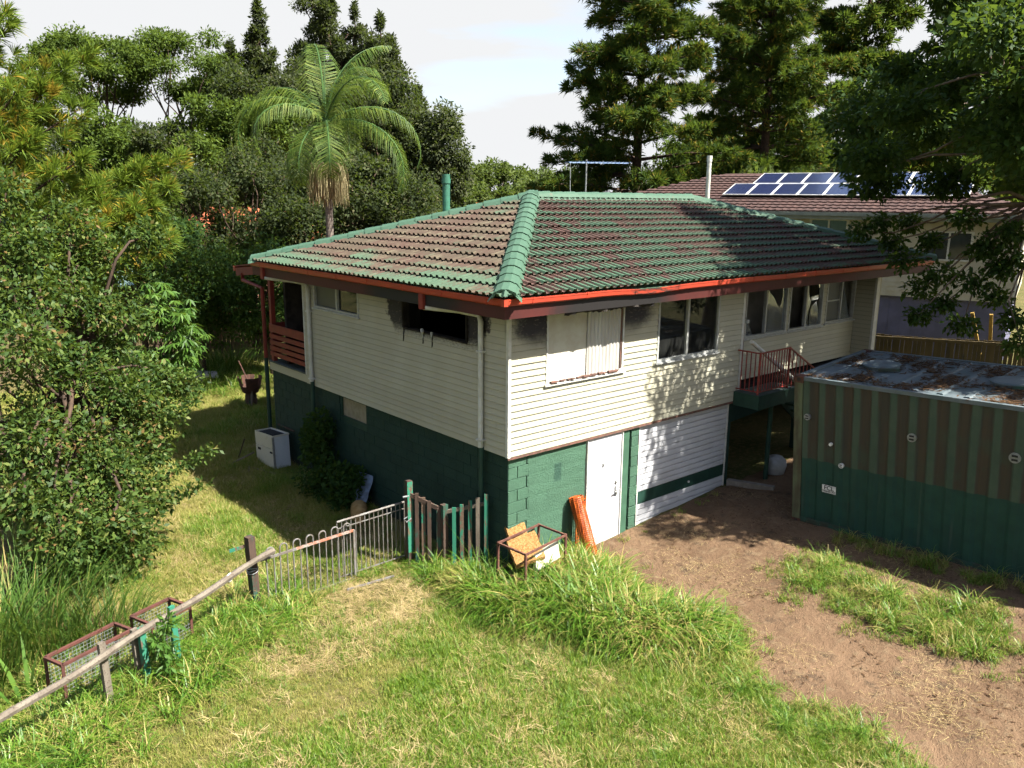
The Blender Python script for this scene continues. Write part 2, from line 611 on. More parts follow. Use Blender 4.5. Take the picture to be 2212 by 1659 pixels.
def window(face, off, u0, u1, z0, z1, mulls, fr=0.045, mat="window_frame", sill=True, proud=0.03, inset=-0.06):
    b = MB()
    rect(b, face, off, u0, u0 + fr, z0, z1, inset, proud)
    rect(b, face, off, u1 - fr, u1, z0, z1, inset, proud)
    rect(b, face, off, u0 + fr, u1 - fr, z1 - fr, z1, inset, proud)
    rect(b, face, off, u0 + fr, u1 - fr, z0, z0 + fr, inset, proud)
    for m_ in mulls:
        rect(b, face, off, m_ - fr * 0.6, m_ + fr * 0.6, z0 + fr, z1 - fr, inset + 0.01, proud - 0.01)
    w = b.build("window", M[mat], house)
    if sill:
        rect(MB(), face, off, u0 - 0.04, u1 + 0.04, z0 - 0.035, z0 - 0.002, -0.02, 0.06).build("window_sill", M[mat], w)
    return w

def pane(w, face, off, u0, u1, z0, z1, mat, depth=0.03):
    return rect(MB(), face, off, u0, u1, z0, z1, -depth - 0.004, -depth).build("pane", M[mat], w)

# openings (u0, u1, z0, z1)
L_WIN, L_BURN = (4.60, 6.50, 3.97, 4.585), (1.03, 2.97, 3.96, 4.585)
F_BURN, F_WIN = (0.79, 2.67, 3.31, 4.585), (3.60, 5.50, 3.33, 4.585)
R_A, R_B, R_C = (7.20, 8.87, 3.34, 4.50), (8.97, 10.46, 3.34, 4.50), (10.62, 12.03, 3.37, 4.50)

wl_ = wall_back("side_wall", 'L', 0.0, 0.05, YW, Z_CB, Z_S, [L_WIN, L_BURN], 0.11, M["charred_lining"], house)
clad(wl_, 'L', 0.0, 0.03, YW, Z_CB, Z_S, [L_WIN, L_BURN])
wf_ = wall_back("front_wall", 'F', 0.0, 0.005, REC0, Z_CB, Z_S, [F_BURN, F_WIN], 0.11, M["charred_lining"], house)
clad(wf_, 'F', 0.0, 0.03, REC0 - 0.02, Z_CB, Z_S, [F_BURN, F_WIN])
wr_ = wall_back("recessed_wall", 'F', REC, REC0, XE, 2.42, Z_S, [R_A, R_B, R_C], 0.11, M["interior_paint"], house)
clad(wr_, 'F', REC, REC0 + 0.03, XE - 0.02, 2.42, Z_S, [R_A, R_B, R_C], 20)
ws_ = wall_back("return_wall", 'L', XE, 0.06, REC - 0.02, 1.2, Z_S, [], 0.11, M["interior_paint"], house)
clad(ws_, 'L', XE, 0.03, REC - 0.02, 1.2, Z_S, [], 31)
MB().box(REC0 - 0.11, REC0, 0.115, 3.0, Z_CB, Z_S).build("partition_wall", M["charred_lining"], house)
MB().box(0.12, XE, 8.2, 8.3, 0.0, Z_S).build("rear_wall", M["charred_lining"], house)
MB().box(0.115, 3.0, YW - 0.1, YW, Z_CB + 0.2, Z_S).build("porch_wall", M["trim_board"], house)
MB().box(XE + 0.115, XE + 0.23, 0.0, 8.3, 0.5, Z_S).build("end_wall", M["trim_board"], house)
# inner wall behind the enclosed porch windows: wide old boards
iw = MB().box(REC0, XE, 2.06, 2.12, 2.42, Z_S).build("inner_wall", M["interior_paint"], house)
clad(iw, 'F', 2.055, REC0 + 0.02, XE - 0.02, 2.42, Z_S, [], 8, M["interior_paint"])
# corner posts and joint strips
for nm, bx in (("corner_strip", (-0.028, 0.03, -0.028, 0.03, Z_CB - 0.01, Z_S)), ("corner_strip", (XE - 0.03, XE + 0.12, -0.03, 0.028, 1.0, Z_S)),
               ("corner_strip", (REC0 - 0.03, REC0 + 0.055, -0.026, 0.11, Z_CB, Z_S)), ("corner_strip", (-0.027, 0.11, YW, YW + 0.04, Z_CB + 0.19, Z_S))):
    MB().box(*bx).build(nm, M["white_trim"], house)
MB().box(REC0 + 0.06, REC0 + 0.16, 0.03, 0.13, 2.42, Z_S).build("door_post", M["brown_frame"], house)
MB().box(REC0 + 0.055, REC0 + 0.13, -0.09, 0.02, 3.83, 3.9).build("latch_block", M["window_frame"], house)
MB().box(0.0, XE, 0.115, 8.2, Z_CB + 0.0, Z_CB + 0.12).build("floor_slab", M["charred_lining"], house)
MB().box(-0.012, 12.0, -0.022, 0.0, Z_CB - 0.05, Z_CB - 0.004).build("bearer_strip", M["brown_frame"], house)

# windows on the side wall
w = window('L', 0.0, *L_WIN, [5.51])
pane(w, 'L', 0.0, 5.54, 6.455, 4.015, 4.54, "screen_mesh")
pane(w, 'L', 0.0, 4.645, 5.48, 4.015, 4.54, "window_glass")
# the burnt-out opening: twisted remnants of its frame
b = MB()
b.bar((-0.03, 2.97, 3.97), (-0.02, 2.985, 4.57), 0.03, 0.05)
b.bar((-0.035, 1.035, 3.955), (-0.02, 1.05, 4.46), 0.025, 0.05)
b.bar((-0.05, 1.02, 3.945), (-0.035, 1.98, 3.955), 0.03, 0.03)
b.bar((-0.025, 2.0, 3.95), (-0.02, 2.97, 3.965), 0.02, 0.02)
for yy, l in ((2.96, 0.26), (2.33, 0.22), (2.05, 0.25)):
    b.bar((-0.03, yy, 3.97), (-0.028, yy + random.uniform(-0.02, 0.02), 3.97 - l), 0.014, 0.014)
bw = b.build("burnt_window", M["charred_lining"], house)
b = MB()
b.tube([(-0.06, 2.33, 4.02), (-0.07, 2.30, 3.98), (-0.05, 2.33, 3.93), (-0.04, 2.32, 3.86)], [0.03, 0.035, 0.02, 0.006], 6)
b.build("melted_drip", M["window_frame"], bw)
b = MB()
b.tube([(-0.05, 2.04, 4.0), (-0.055, 2.04, 3.96), (-0.045, 2.05, 3.9)], [0.02, 0.022, 0.005], 6)
b.build("melted_drip", M["window_frame"], bw)
# boarded-up window on the front
w = window('F', 0.0, *F_BURN, [], 0.04, "white_trim", True)
rect(MB(), 'F', 0.0, 0.82, 1.735, 3.35, 4.56, 0.005, 0.016).build("fibro_sheet", M["fibro_sheet"], w)
b = MB()
n = 60
prof = [(1.72 + (2.56 - 1.72) * i / n, -0.034 + 0.012 * math.sin(2 * math.pi * i / n * 9.5)) for i in range(n + 1)]
vs_ = [(x_, y_, 3.34) for x_, y_ in prof] + [(x_, y_, 4.57) for x_, y_ in prof]
b.add(vs_, [(i, i + 1, n + 2 + i, n + 1 + i) for i in range(n)])
b.build("corrugated_sheet", M["zinc_corrugated"], w)
rect(MB(), 'F', 0.0, 2.56, 2.585, 3.36, 4.56, 0.0, 0.05).build("jamb_strip", M["brown_frame"], w)
b = MB()
for i in range(14):
    x0 = 0.85 + i * 0.125 + random.uniform(-0.03, 0.03)
    b.box(x0, x0 + random.uniform(0.06, 0.15), -0.075 + random.uniform(-0.01, 0.01), -0.02, 3.325, 3.34 + random.uniform(0, 0.018))
b.build("splintered_sill", M["brown_frame"], w)
# sliding window on the front
w = window('F', 0.0, *F_WIN, [4.51], 0.05, "window_frame")
pane(w, 'F', 0.0, 3.65, 4.48, 3.38, 4.535, "window_glass")
pane(w, 'F', 0.0, 4.54, 5.45, 3.38, 4.535, "window_glass", 0.015)
# windows of the closed-in porch; broken panes
def jag_pane(w, pts, off=0.55):
    b = MB()
    b.poly([(p[0], off, p[1]) for p in pts], (0, 0.004, 0))
    b.build("broken_pane", M["broken_glass"], w)
for (u0, u1, z0, z1), mid in ((R_A, 8.02), (R_B, 9.72), (R_C, 11.36)):
    w = window('F', REC, u0, u1, z0, z1, [mid], 0.045, "window_frame", True)
    if u0 == R_A[0]:
        jag_pane(w, [(8.05, 3.39), (8.82, 3.39), (8.82, 4.45), (8.66, 4.45), (8.72, 4.2), (8.67, 4.02), (8.62, 3.92), (8.5, 4.0), (8.36, 4.16), (8.16, 4.3), (8.05, 4.4)])
        jag_pane(w, [(7.25, 3.39), (7.6, 3.39), (7.5, 3.52), (7.38, 3.7), (7.25, 3.8)])
    elif u0 == R_B[0]:
        jag_pane(w, [(9.76, 3.39), (9.9, 3.39), (9.88, 3.7), (9.97, 3.95), (9.86, 4.15), (9.8, 4.42), (9.76, 4.45)])
        jag_pane(w, [(9.96, 3.39), (10.4, 3.39), (10.4, 3.6), (10.33, 3.75), (10.22, 3.95), (10.02, 3.85), (9.95, 3.6)])
        jag_pane(w, [(10.2, 4.45), (10.41, 4.45), (10.41, 3.95), (10.34, 4.05), (10.33, 4.25), (10.24, 4.38)])
        jag_pane(w, [(9.98, 3.98), (10.3, 4.0), (10.3, 4.1), (9.98, 4.08)])
    else:
        pane(w, 'F', REC, 10.66, 11.33, 3.92, 4.455, "screen_mesh")
        pane(w, 'F', REC, 10.66, 11.33, 3.41, 3.90, "screen_mesh")
        rect(MB(), 'F', REC, 10.66, 11.33, 3.895, 3.925, -0.03, 0.0).build("glazing_bar", M["window_frame"], w)
        jag_pane(w, [(11.4, 3.41), (11.95, 3.41), (11.8, 3.6), (11.62, 4.0), (11.5, 4.3), (11.4, 4.44)])

# burnt things standing inside the front window
b = MB()
b.box(3.75, 4.3, 0.45, 0.55, 2.35, 4.0)
b.build("interior_panel", M["interior_paint"], house)

# ---- masonry below
def blockwork(face, off, u0, u1, z1, holes, mat, name, mort):
    wall = wall_back(name, face, off + 0.012, u0, u1, 0.0 if face == 'L' else -0.05, z1, holes, 0.13, M[mort], house)
    bl, bh = 0.395, 0.195
    cache = {}
    for r_ in range(12):
        za = -0.02 + r_ * 0.2
        zb = min(za + bh, z1 - 0.005)
        if zb - za < 0.05:
            continue
        u = u0 - (0.2 if r_ % 2 else 0.0)
        while u < u1 - 0.02:
            a, c_ = max(u, u0), min(u + bl, u1)
            u += 0.4
            cuts = [(h[0], h[1]) for h in holes if min(h[3], zb) - max(h[2], za) > 0.05]
            for a2, b2 in segs(a, c_, cuts):
                if b2 - a2 < 0.04:
                    continue
                key = (round(b2 - a2, 2), round(zb - za, 2))
                if key not in cache:
                    L_, H_ = key
                    q = MB()
                    i_ = 0.008 if mat == 'block' else 0.004
                    ou = 0.006 if mat == 'block' else 0.0015
                    p = [(0, -0.02, 0), (L_, -0.02, 0), (L_, -0.02, H_), (0, -0.02, H_), (i_, ou, i_), (L_ - i_, ou, i_), (L_ - i_, ou, H_ - i_), (i_, ou, H_ - i_)]
                    q.add(p, [(4, 5, 6, 7), (0, 1, 5, 4), (1, 2, 6, 5), (2, 3, 7, 6), (3, 0, 4, 7)])
                    # seen from +n: flip so that normals look outwards
                    q.f = [tuple(reversed(f)) for f in q.f]
                    cache[key] = q.mesh("block", M[mat])
                link("block", cache[key], wall, face_matrix(face, a2 if face == 'L' else b2, za, off + random.uniform(-0.002, 0.002)))
    return wall
LOWW = (4.54, 5.63, 1.69, 2.18)
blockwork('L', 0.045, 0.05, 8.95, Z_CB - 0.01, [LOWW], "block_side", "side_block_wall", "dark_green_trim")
blockwork('F', 0.045, 0.05, 1.86, Z_CB - 0.01, [], "block", "front_block_wall", "mortar_green")
# rendered skim over the blocks between the corner pier and the door
b = MB()
nx, nz_ = 40, 60
g = []
for j in range(nz_ + 1):
    for i in range(nx + 1):
        x_ = 0.49 + (1.845 - 0.49) * i / nx
        z_ = 0.0 + 2.17 * j / nz_
        course = abs(((z_ + 0.02) / 0.2) % 1 - 0.0)
        gro = 0.004 if (course < 0.06 or course > 0.94) else 0
        g.append((x_, 0.036 - 0.004 * mnoise.noise(Vector((x_ * 3, z_ * 3, 1))) + gro, z_))
b.add(g, [(j * (nx + 1) + i, j * (nx + 1) + i + 1, (j + 1) * (nx + 1) + i + 1, (j + 1) * (nx + 1) + i) for j in range(nz_) for i in range(nx)])
b.build("render_skim", M["block"], house, True)
w = window('L', 0.045, LOWW[0], LOWW[1], LOWW[2], LOWW[3], [], 0.04, "dark_green_trim", False, -0.02, -0.12)
pane(w, 'L', 0.045, LOWW[0] + 0.04, LOWW[1] - 0.04, LOWW[2] + 0.04, LOWW[3] - 0.04, "pale_board", 0.06)
# front door
d = MB().box(1.875, 2.775, 0.02, 0.06, 0.06, 2.165).build("door", M["white_door_paint"], house)
b = MB()
b.tube([(2.66, 0.02, 1.02), (2.66, -0.04, 1.02)], 0.03, 10)
b.tube([(2.66, -0.035, 1.02), (2.57, -0.045, 1.02)], 0.012, 8)
b.box(2.635, 2.685, 0.0, 0.019, 0.93, 1.11)
b.build("door_handle", M["window_frame"], d)
b = MB()
b.tube([(2.66, 0.02, 1.2), (2.66, -0.012, 1.2)], 0.03, 12)
b.build("dead_lock", M["window_frame"], d)
MB().tube([(2.3, 0.02, 1.6), (2.3, -0.01, 1.6)], 0.022, 10).build("door_viewer", M["window_frame"], d)
MB().box(1.86, 1.875, 0.0, 0.1, 0.0, 2.18).build("door_jamb", M["white_trim"], d)
MB().box(2.775, 2.80, 0.0, 0.1, 0.0, 2.18).build("door_jamb", M["white_trim"], d)
MB().box(2.80, 2.985, 0.02, 0.2, 0.0, Z_CB - 0.06).build("brick_pier", M["green_pier"], house)
MB().box(2.985, 3.045, 0.08, 0.2, 0.0, Z_CB - 0.06).build("pier_gap", M["dark_green_trim"], house)
blockwork('F', 0.03, 3.045, 3.27, Z_CB - 0.06, [], "block", "garage_pier", "mortar_green")
# garage door: ribbed panels, one dark green band
gd = MB().box(3.28, 6.1, 0.075, 0.1, 0.1, 2.17).build("garage_door", M["white_trim"], house)
zs = [0.12, 0.20, 0.32, 0.44, 0.56, 0.81] + [0.81 + (2.165 - 0.81) / 12 * i for i in range(1, 13)]
for i, (za, zb) in enumerate(zip(zs[:-1], zs[1:])):
    band = abs(za - 0.56) < 1e-6
    b = MB()
    if band:
        b.box(3.29, 6.09, 0.05, 0.074, za + 0.003, zb - 0.003)
    else:
        q = [(0.074, za + 0.002), (0.055, za + 0.002), (0.045, za + 0.02), (0.052, zb - 0.012), (0.074, zb - 0.002)]
        p = [(3.29, y_, z_) for y_, z_ in q] + [(6.09, y_, z_) for y_, z_ in q]
        k_ = len(q)
        b.add(p, [tuple(range(k_ - 1, -1, -1)), tuple(range(k_, 2 * k_))] + [(j, (j + 1) % k_, k_ + (j + 1) % k_, k_ + j) for j in range(k_)])
    b.build("door_panel", M["dark_green_trim" if band else "white_door_paint"], gd)
MB().tube([(4.9, 0.05, 0.68), (4.9, 0.03, 0.68)], 0.025, 10).build("garage_lock", M["white_trim"], gd)
for x0 in (3.27, 6.09):
    MB().box(x0, x0 + 0.03, 0.03, 0.11, 0.1, 2.175).build("door_track", M["white_trim"], gd)
# undercroft right of the garage
b = MB()
b.box(6.13, 6.25, 0.05, 2.5, 0.0, Z_CB)
b.build("undercroft_wall", M["block_side"], house)
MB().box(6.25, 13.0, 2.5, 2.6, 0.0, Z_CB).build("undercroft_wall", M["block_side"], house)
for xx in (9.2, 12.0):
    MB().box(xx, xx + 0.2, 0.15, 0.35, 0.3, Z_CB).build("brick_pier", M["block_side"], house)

# ---- porch at the far end of the side wall
MB().box(-0.01, 3.6, YW + 0.005, 8.97, Z_CB, 2.39).build("porch_fascia", M["trim_board"], house)
MB().box(-0.03, 3.6, YW + 0.045, 8.99, 2.39, 2.42).build("porch_floor", M["deck_boards"], house)
for za, h in ((3.14, 0.19), (2.99, 0.1), (2.84, 0.1), (2.70, 0.1), (2.56, 0.1)):
    MB().box(-0.02, 0.012, YW + 0.05, 8.88, za, za + h).build("rail_board", M["red_timber"], house)
    MB().box(0.12, 3.6, 8.9, 8.93, za, za + h).build("rail_board", M["red_timber"], house)
MB().box(0.015, 0.115, 8.78, 8.9, 2.42, 4.5).build("porch_post", M["red_timber"], house)
MB().box(3.3, 3.4, 8.78, 8.9, 2.42, 4.5).build("porch_post", M["red_timber"], house)
# lean-to porch roof
b = MB()
b.add([(0.1, 8.2, 4.86), (5.5, 8.2, 4.86), (5.5, 11.05, 4.56), (0.1, 11.05, 4.56), (0.1, 8.2, 4.83), (5.5, 8.2, 4.83), (5.5, 11.05, 4.53), (0.1, 11.05, 4.53)],
      [(0, 1, 2, 3), (7, 6, 5, 4), (0, 3, 7, 4), (3, 2, 6, 7), (2, 1, 5, 6), (1, 0, 4, 5)])
b.build("porch_roof", M["red_timber"], house)
b = MB()
b.bar((0.13, 8.35, 4.67), (0.13, 11.0, 4.40), 0.05, 0.2)
b.build("porch_beam", M["red_timber"], house)
b = MB()
b.bar((0.1, 11.1, 4.48), (5.5, 11.1, 4.48), 0.1, 0.12)
b.build("porch_gutter", M["gutter"], house)
MB().tube([(0.12, 10.62, 4.4), (0.12, 10.62, 4.22), (0.1, 9.42, 4.12), (0.1, 9.42, 2.4)], 0.05, 10).build("downpipe", M["red_timber"], house)
MB().tube([(0.1, 9.42, 2.4), (0.1, 9.42, 0.0)], 0.05, 10).build("downpipe", M["dark_green_trim"], house)
MB().box(3.3, 3.4, 10.8, 10.9, 0.0, 4.5).build("porch_post", M["red_timber"], house)

# ---- side downpipes
MB().box(-0.60, -0.50, 1.5, 1.62, 4.50, 4.76).build("rain_head", M["red_timber"], house)
MB().tube([(-0.54, 1.56, 4.53), (-0.2, 1.0, 4.50), (-0.085, 0.66, 4.46), (-0.075, 0.62, 4.36), (-0.075, 0.62, 2.24)], 0.045, 12).build("downpipe", M["white_pipe"], house)
MB().tube([(-0.06, 0.62, 2.24), (-0.06, 0.62, 0.0)], 0.045, 12).build("downpipe", M["dark_green_trim"], house)
MB().box(-0.60, -0.50, 7.75, 7.87, 4.50, 4.76).build("rain_head", M["red_timber"], house)
MB().tube([(-0.54, 7.8, 4.53), (-0.2, 7.05, 4.50), (-0.085, 6.7, 4.46), (-0.075, 6.66, 4.36), (-0.075, 6.66, 2.3)], 0.045, 12).build("downpipe", M["white_pipe"], house)
MB().tube([(-0.06, 6.66, 2.3), (-0.06, 6.66, 0.0)], 0.045, 12).build("downpipe", M["dark_green_trim"], house)
for yy in (0.62, 6.66):
    for zz in (3.85, 2.35):
        MB().box(-0.128, -0.02, yy - 0.065, yy + 0.065, zz, zz + 0.03).build("pipe_strap", M["white_pipe"], house)

# ------------------------------------------------------------------ roof
TH = math.atan(PT)
CT, ST = math.cos(TH), math.sin(TH)
HALF = (YB + OV) / 2
V_TOP = HALF / CT
APEX = Vector((-OV + HALF, -OV + HALF, ZE + PT * HALF))
APEX2 = Vector((XR - HALF, -OV + HALF, ZE + PT * HALF))
roof = MB()
A0, B0, C0, D0 = Vector((-OV, -OV, ZE)), Vector((XR, -OV, ZE)), Vector((XR, YB, ZE)), Vector((-OV, YB, ZE))
dz = Vector((0, 0, -0.03))
roof.add([p + dz for p in (A0, B0, APEX2, APEX)], [(0, 1, 2, 3)])
roof.add([p + dz for p in (D0, A0, APEX)], [(0, 1, 2)])
roof.add([p + Vector((0, 0, 0.02)) for p in (C0, D0, APEX, APEX2)], [(0, 1, 2, 3)])
roof.add([p + Vector((0, 0, 0.02)) for p in (B0, C0, APEX2)], [(0, 1, 2)])
roof_o = roof.build("roof", M["tile_front"], house)

TW, GAUGE, TL = 0.33, 0.347, 0.405
PROF = [(0.0, 0.0), (0.035, 0.0), (0.055, 0.032), (0.11, 0.032), (0.13, 0.0), (0.2, 0.0), (0.22, 0.032), (0.275, 0.032), (0.295, 0.0), (0.333, 0.0)]
def tile_polys():
    top, out = [], []
    thick = 0.042
    for (a, ha), (c_, hc) in zip(PROF[:-1], PROF[1:]):
        out.append([(a, 0, ha * 1.2 + 0.05), (c_, 0, hc * 1.2 + 0.05), (c_, TL, hc + 0.001), (a, TL, ha + 0.001)])
        out.append([(a, 0.05, ha * 0.9 + 0.05 - thick), (c_, 0.05, hc * 0.9 + 0.05 - thick), (c_, 0, hc * 1.2 + 0.05), (a, 0, ha * 1.2 + 0.05)])
    return out
TILE = tile_polys()
def clip(poly, fn):
    out = []
    for i in range(len(poly)):
        p, q = poly[i], poly[(i + 1) % len(poly)]
        dp, dq = fn(p), fn(q)
        if dp <= 0:
            out.append(p)
        if (dp < 0 < dq) or (dq < 0 < dp):
            k_ = dp / (dp - dq)
            out.append(tuple(p[j] + (q[j] - p[j]) * k_ for j in range(3)))
    return out
def polys_mb(polys):
    b = MB()
    for p in polys:
        if len(p) >= 3:
            b.add(p, [tuple(range(len(p)))])
    return b
tile_jobs = []          # (distance, matrix, polys or None, material)
def lay(O, e1, e2, width, mat, two_hips=True):
    nrm = e1.cross(e2)
    rows = int(V_TOP / GAUGE) + 1
    for j in range(rows):
        v0 = j * GAUGE - 0.02
        i = -1
        while True:
            u0 = i * TW + (0.0 if j % 2 == 0 else 0.0)
            i += 1
            if u0 > width:
                break
            lo = lambda v: max(v, 0) * CT
            hi = lambda v: width - max(v, 0) * CT
            cs = [(u0 + s_, v0 + t_) for s_ in (0, TW) for t_ in (0, TL)]
            if all(u < lo(v) for u, v in cs) or all(u > hi(v) for u, v in cs):
                continue
            inside = all(lo(v) + 0.02 <= u <= hi(v) - 0.02 and v <= V_TOP for u, v in cs)
            polys = None
            if not inside:
                polys = []
                for p in TILE:
                    q = clip(p, lambda r: (v0 + r[1]) * CT - (u0 + r[0]))
                    q = clip(q, lambda r: (u0 + r[0]) - (width - (v0 + r[1]) * CT)) if len(q) > 2 else []
                    q = clip(q, lambda r: v0 + r[1] - V_TOP) if len(q) > 2 else []
                    if len(q) > 2:
                        polys.append(q)
                if not polys:
                    continue
            k_ = random.uniform(-0.003, 0.004)
            P = O + e1 * u0 + e2 * v0 + nrm * k_
            mw = Matrix(((e1.x, e2.x, nrm.x, P.x), (e1.y, e2.y, nrm.y, P.y), (e1.z, e2.z, nrm.z, P.z), (0, 0, 0, 1)))
            ctr = P + e1 * TW / 2 + e2 * TL / 2
            tile_jobs.append(((ctr - CAM).length, mw, polys, mat))
lay(Vector((-OV, -OV, ZE)), Vector((1, 0, 0)), Vector((0, CT, ST)), XR + OV, "tile_front")
lay(Vector((-OV, YB, ZE)), Vector((0, -1, 0)), Vector((CT, 0, ST)), YB + OV, "tile_side")
tile_jobs.sort(key=lambda q: q[0])
tile_me = {k_: polys_mb(TILE).mesh("roof_tile", M[k_]) for k_ in ("tile_front", "tile_side")}
rest = {"tile_front": MB(), "tile_side": MB()}
for i, (dd, mw, polys, mk) in enumerate(tile_jobs):
    if i < 300:
        link("roof_tile", tile_me[mk] if polys is None else polys_mb(polys).mesh("roof_tile", M[mk]), roof_o, mw)
    else:
        for p in (polys or TILE):
            rest[mk].add([mw @ Vector(q) for q in p], [tuple(range(len(p)))])
# tiles beyond the nearest three hundred, in one piece; rib height is kept for the paint
class _F: pass
far_b = MB()
mats_idx = []
for mi, mk in enumerate(("tile_front", "tile_side")):
    far_b.add(rest[mk].v, rest[mk].f)
    mats_idx += [mi] * len(rest[mk].f)
far_me = far_b.mesh("roof_tiles")

def tile_far(name, side):
    """the far tiles share one mesh, so their ribs are found from the roof planes"""
    src = M["tile_side" if side else "tile_front"].copy()
    src.name = name
    nt = src.node_tree
    old = [n_ for n_ in nt.nodes if n_.type == 'SEPXYZ' and n_.inputs[0].links and n_.inputs[0].links[0].from_socket.name == 'Object'][0]
    g_ = nt.nodes.new("ShaderNodeNewGeometry")
    sp = nt.nodes.new("ShaderNodeSeparateXYZ")
    nt.links.new(g_.outputs["Position"], sp.inputs[0])
    z_ = SV(nt, sp.outputs[2])
    r_ = SV(nt, sp.outputs[0 if side else 1])
    plane = (r_ + OV) * PT + ZE
    h_ = (z_ - plane) * CT - 0.012
    for lk in list(nt.links):
        if lk.from_node == old and lk.from_socket.name == 'Z':
            to = lk.to_socket
            nt.links.remove(lk)
            nt.links.new(h_.k, to)
    # patches of paint instead of one value per tile
    for n_ in list(nt.nodes):
        if n_.type == 'OBJECT_INFO':
            wv = nt.nodes.new("ShaderNodeTexNoise")
            wv.inputs["Scale"].default_value = 3.0
            nt.links.new(g_.outputs["Position"], wv.inputs["Vector"])
            for lk in list(nt.links):
                if lk.from_node == n_:
                    to = lk.to_socket
                    nt.links.remove(lk)
                    nt.links.new(wv.outputs["Fac"], to)
    return src
far_me.materials.append(tile_far("roof_tile_front_far", False))
far_me.materials.append(tile_far("roof_tile_side_far", True))
far_me.polygons.foreach_set("material_index", mats_idx)
tag(link("roof_tiles", far_me, roof_o), kind="stuff")

# hip and ridge caps
def cap_mesh():
    b = MB()
    L_ = 0.43
    for t_ in (0.018,):
        rows = []
        for xx, k_, lift in ((0.0, 1.04, 0.014), (0.05, 1.03, 0.014), (L_, 0.97, 0.0)):
            rows.append([(xx, y_ * k_, z_ * k_ + lift) for y_, z_ in ((-0.20, -0.05), (-0.15, 0.025), (-0.05, 0.07), (0.05, 0.07), (0.15, 0.025), (0.20, -0.05))])
        n_ = 6
        vs2 = [p for r_ in rows for p in r_]
        fs2 = []
        for i in range(2):
            for k_ in range(n_ - 1):
                fs2.append((i * n_ + k_, (i + 1) * n_ + k_, (i + 1) * n_ + k_ + 1, i * n_ + k_ + 1))
        b.add(vs2, fs2)
        b.add([(0.0, y_, z_) for (_, y_, z_) in rows[0]] + [(0.0, y_ * 0.86, z_ - 0.03) for (_, y_, z_) in rows[0]],
              [(k_, k_ + 1, n_ + k_ + 1, n_ + k_) for k_ in range(n_ - 1)])
    return b.mesh("ridge_cap", M["cap"])
CAPM = cap_mesh()
def caps(P0, P1, step=0.385, lift=0.055, start=0.05):
    d_ = (P1 - P0)
    L_ = d_.length
    ex = d_.normalized()
    ey = Vector((0, 0, 1)).cross(ex).normalized()
    ez = ex.cross(ey)
    s_ = start
    while s_ < L_ - 0.2:
        P = P0 + ex * s_ + ez * (lift + random.uniform(-0.006, 0.006))
        yaw_ = random.uniform(-0.02, 0.02)
        m_ = Matrix(((ex.x, ey.x, ez.x, P.x), (ex.y, ey.y, ez.y, P.y), (ex.z, ey.z, ez.z, P.z), (0, 0, 0, 1))) @ Matrix.Rotation(yaw_, 4, 'Z')
        link("ridge_cap", CAPM, roof_o, m_)
        s_ += step
    # ragged bedding mortar either side of the caps
    b = MB()
    for sd_ in (-1, 1):
        n_ = int(L_ / 0.05)
        vv, ff = [], []
        for i in range(n_ + 1):
            p = P0 + ex * (L_ * i / n_)
            w_ = 0.235 + 0.035 * mnoise.noise(p * 6.0) + 0.012 * (i % 2)
            vv += [p + ey * (sd_ * 0.17) + ez * (lift - 0.005), p + ey * (sd_ * w_) + ez * (-0.006 - abs(w_) * (ST if abs(ex.z) < 0.02 else 0.16))]
        for i in range(n_):
            q = (2 * i, 2 * i + 2, 2 * i + 3, 2 * i + 1)
            ff.append(q if sd_ > 0 else q[::-1])
        b.add(vv, ff)
    b.build("mortar_bedding", M["cap"], roof_o)
caps(A0 + Vector((0.02, 0.02, 0)), APEX)
caps(D0 + Vector((0.02, -0.02, 0)), APEX)
caps(B0, APEX2)
caps(APEX2, APEX, start=0.0)
b = MB()
bb = [(-0.16, -0.1, 0), (0.15, -0.12, 0), (0.17, 0.1, 0), (-0.12, 0.13, 0), (-0.1, -0.06, 0.09), (0.1, -0.08, 0.06), (0.11, 0.07, 0.08), (-0.08, 0.09, 0.1)]
b.add([(p[0] - OV + 0.13, p[1] - OV + 0.08, p[2] + ZE + 0.05) for p in bb], [(0, 3, 2, 1), (4, 5, 6, 7), (0, 1, 5, 4), (1, 2, 6, 5), (2, 3, 7, 6), (3, 0, 4, 7)])
b.build("broken_tile", M["cap"], roof_o)

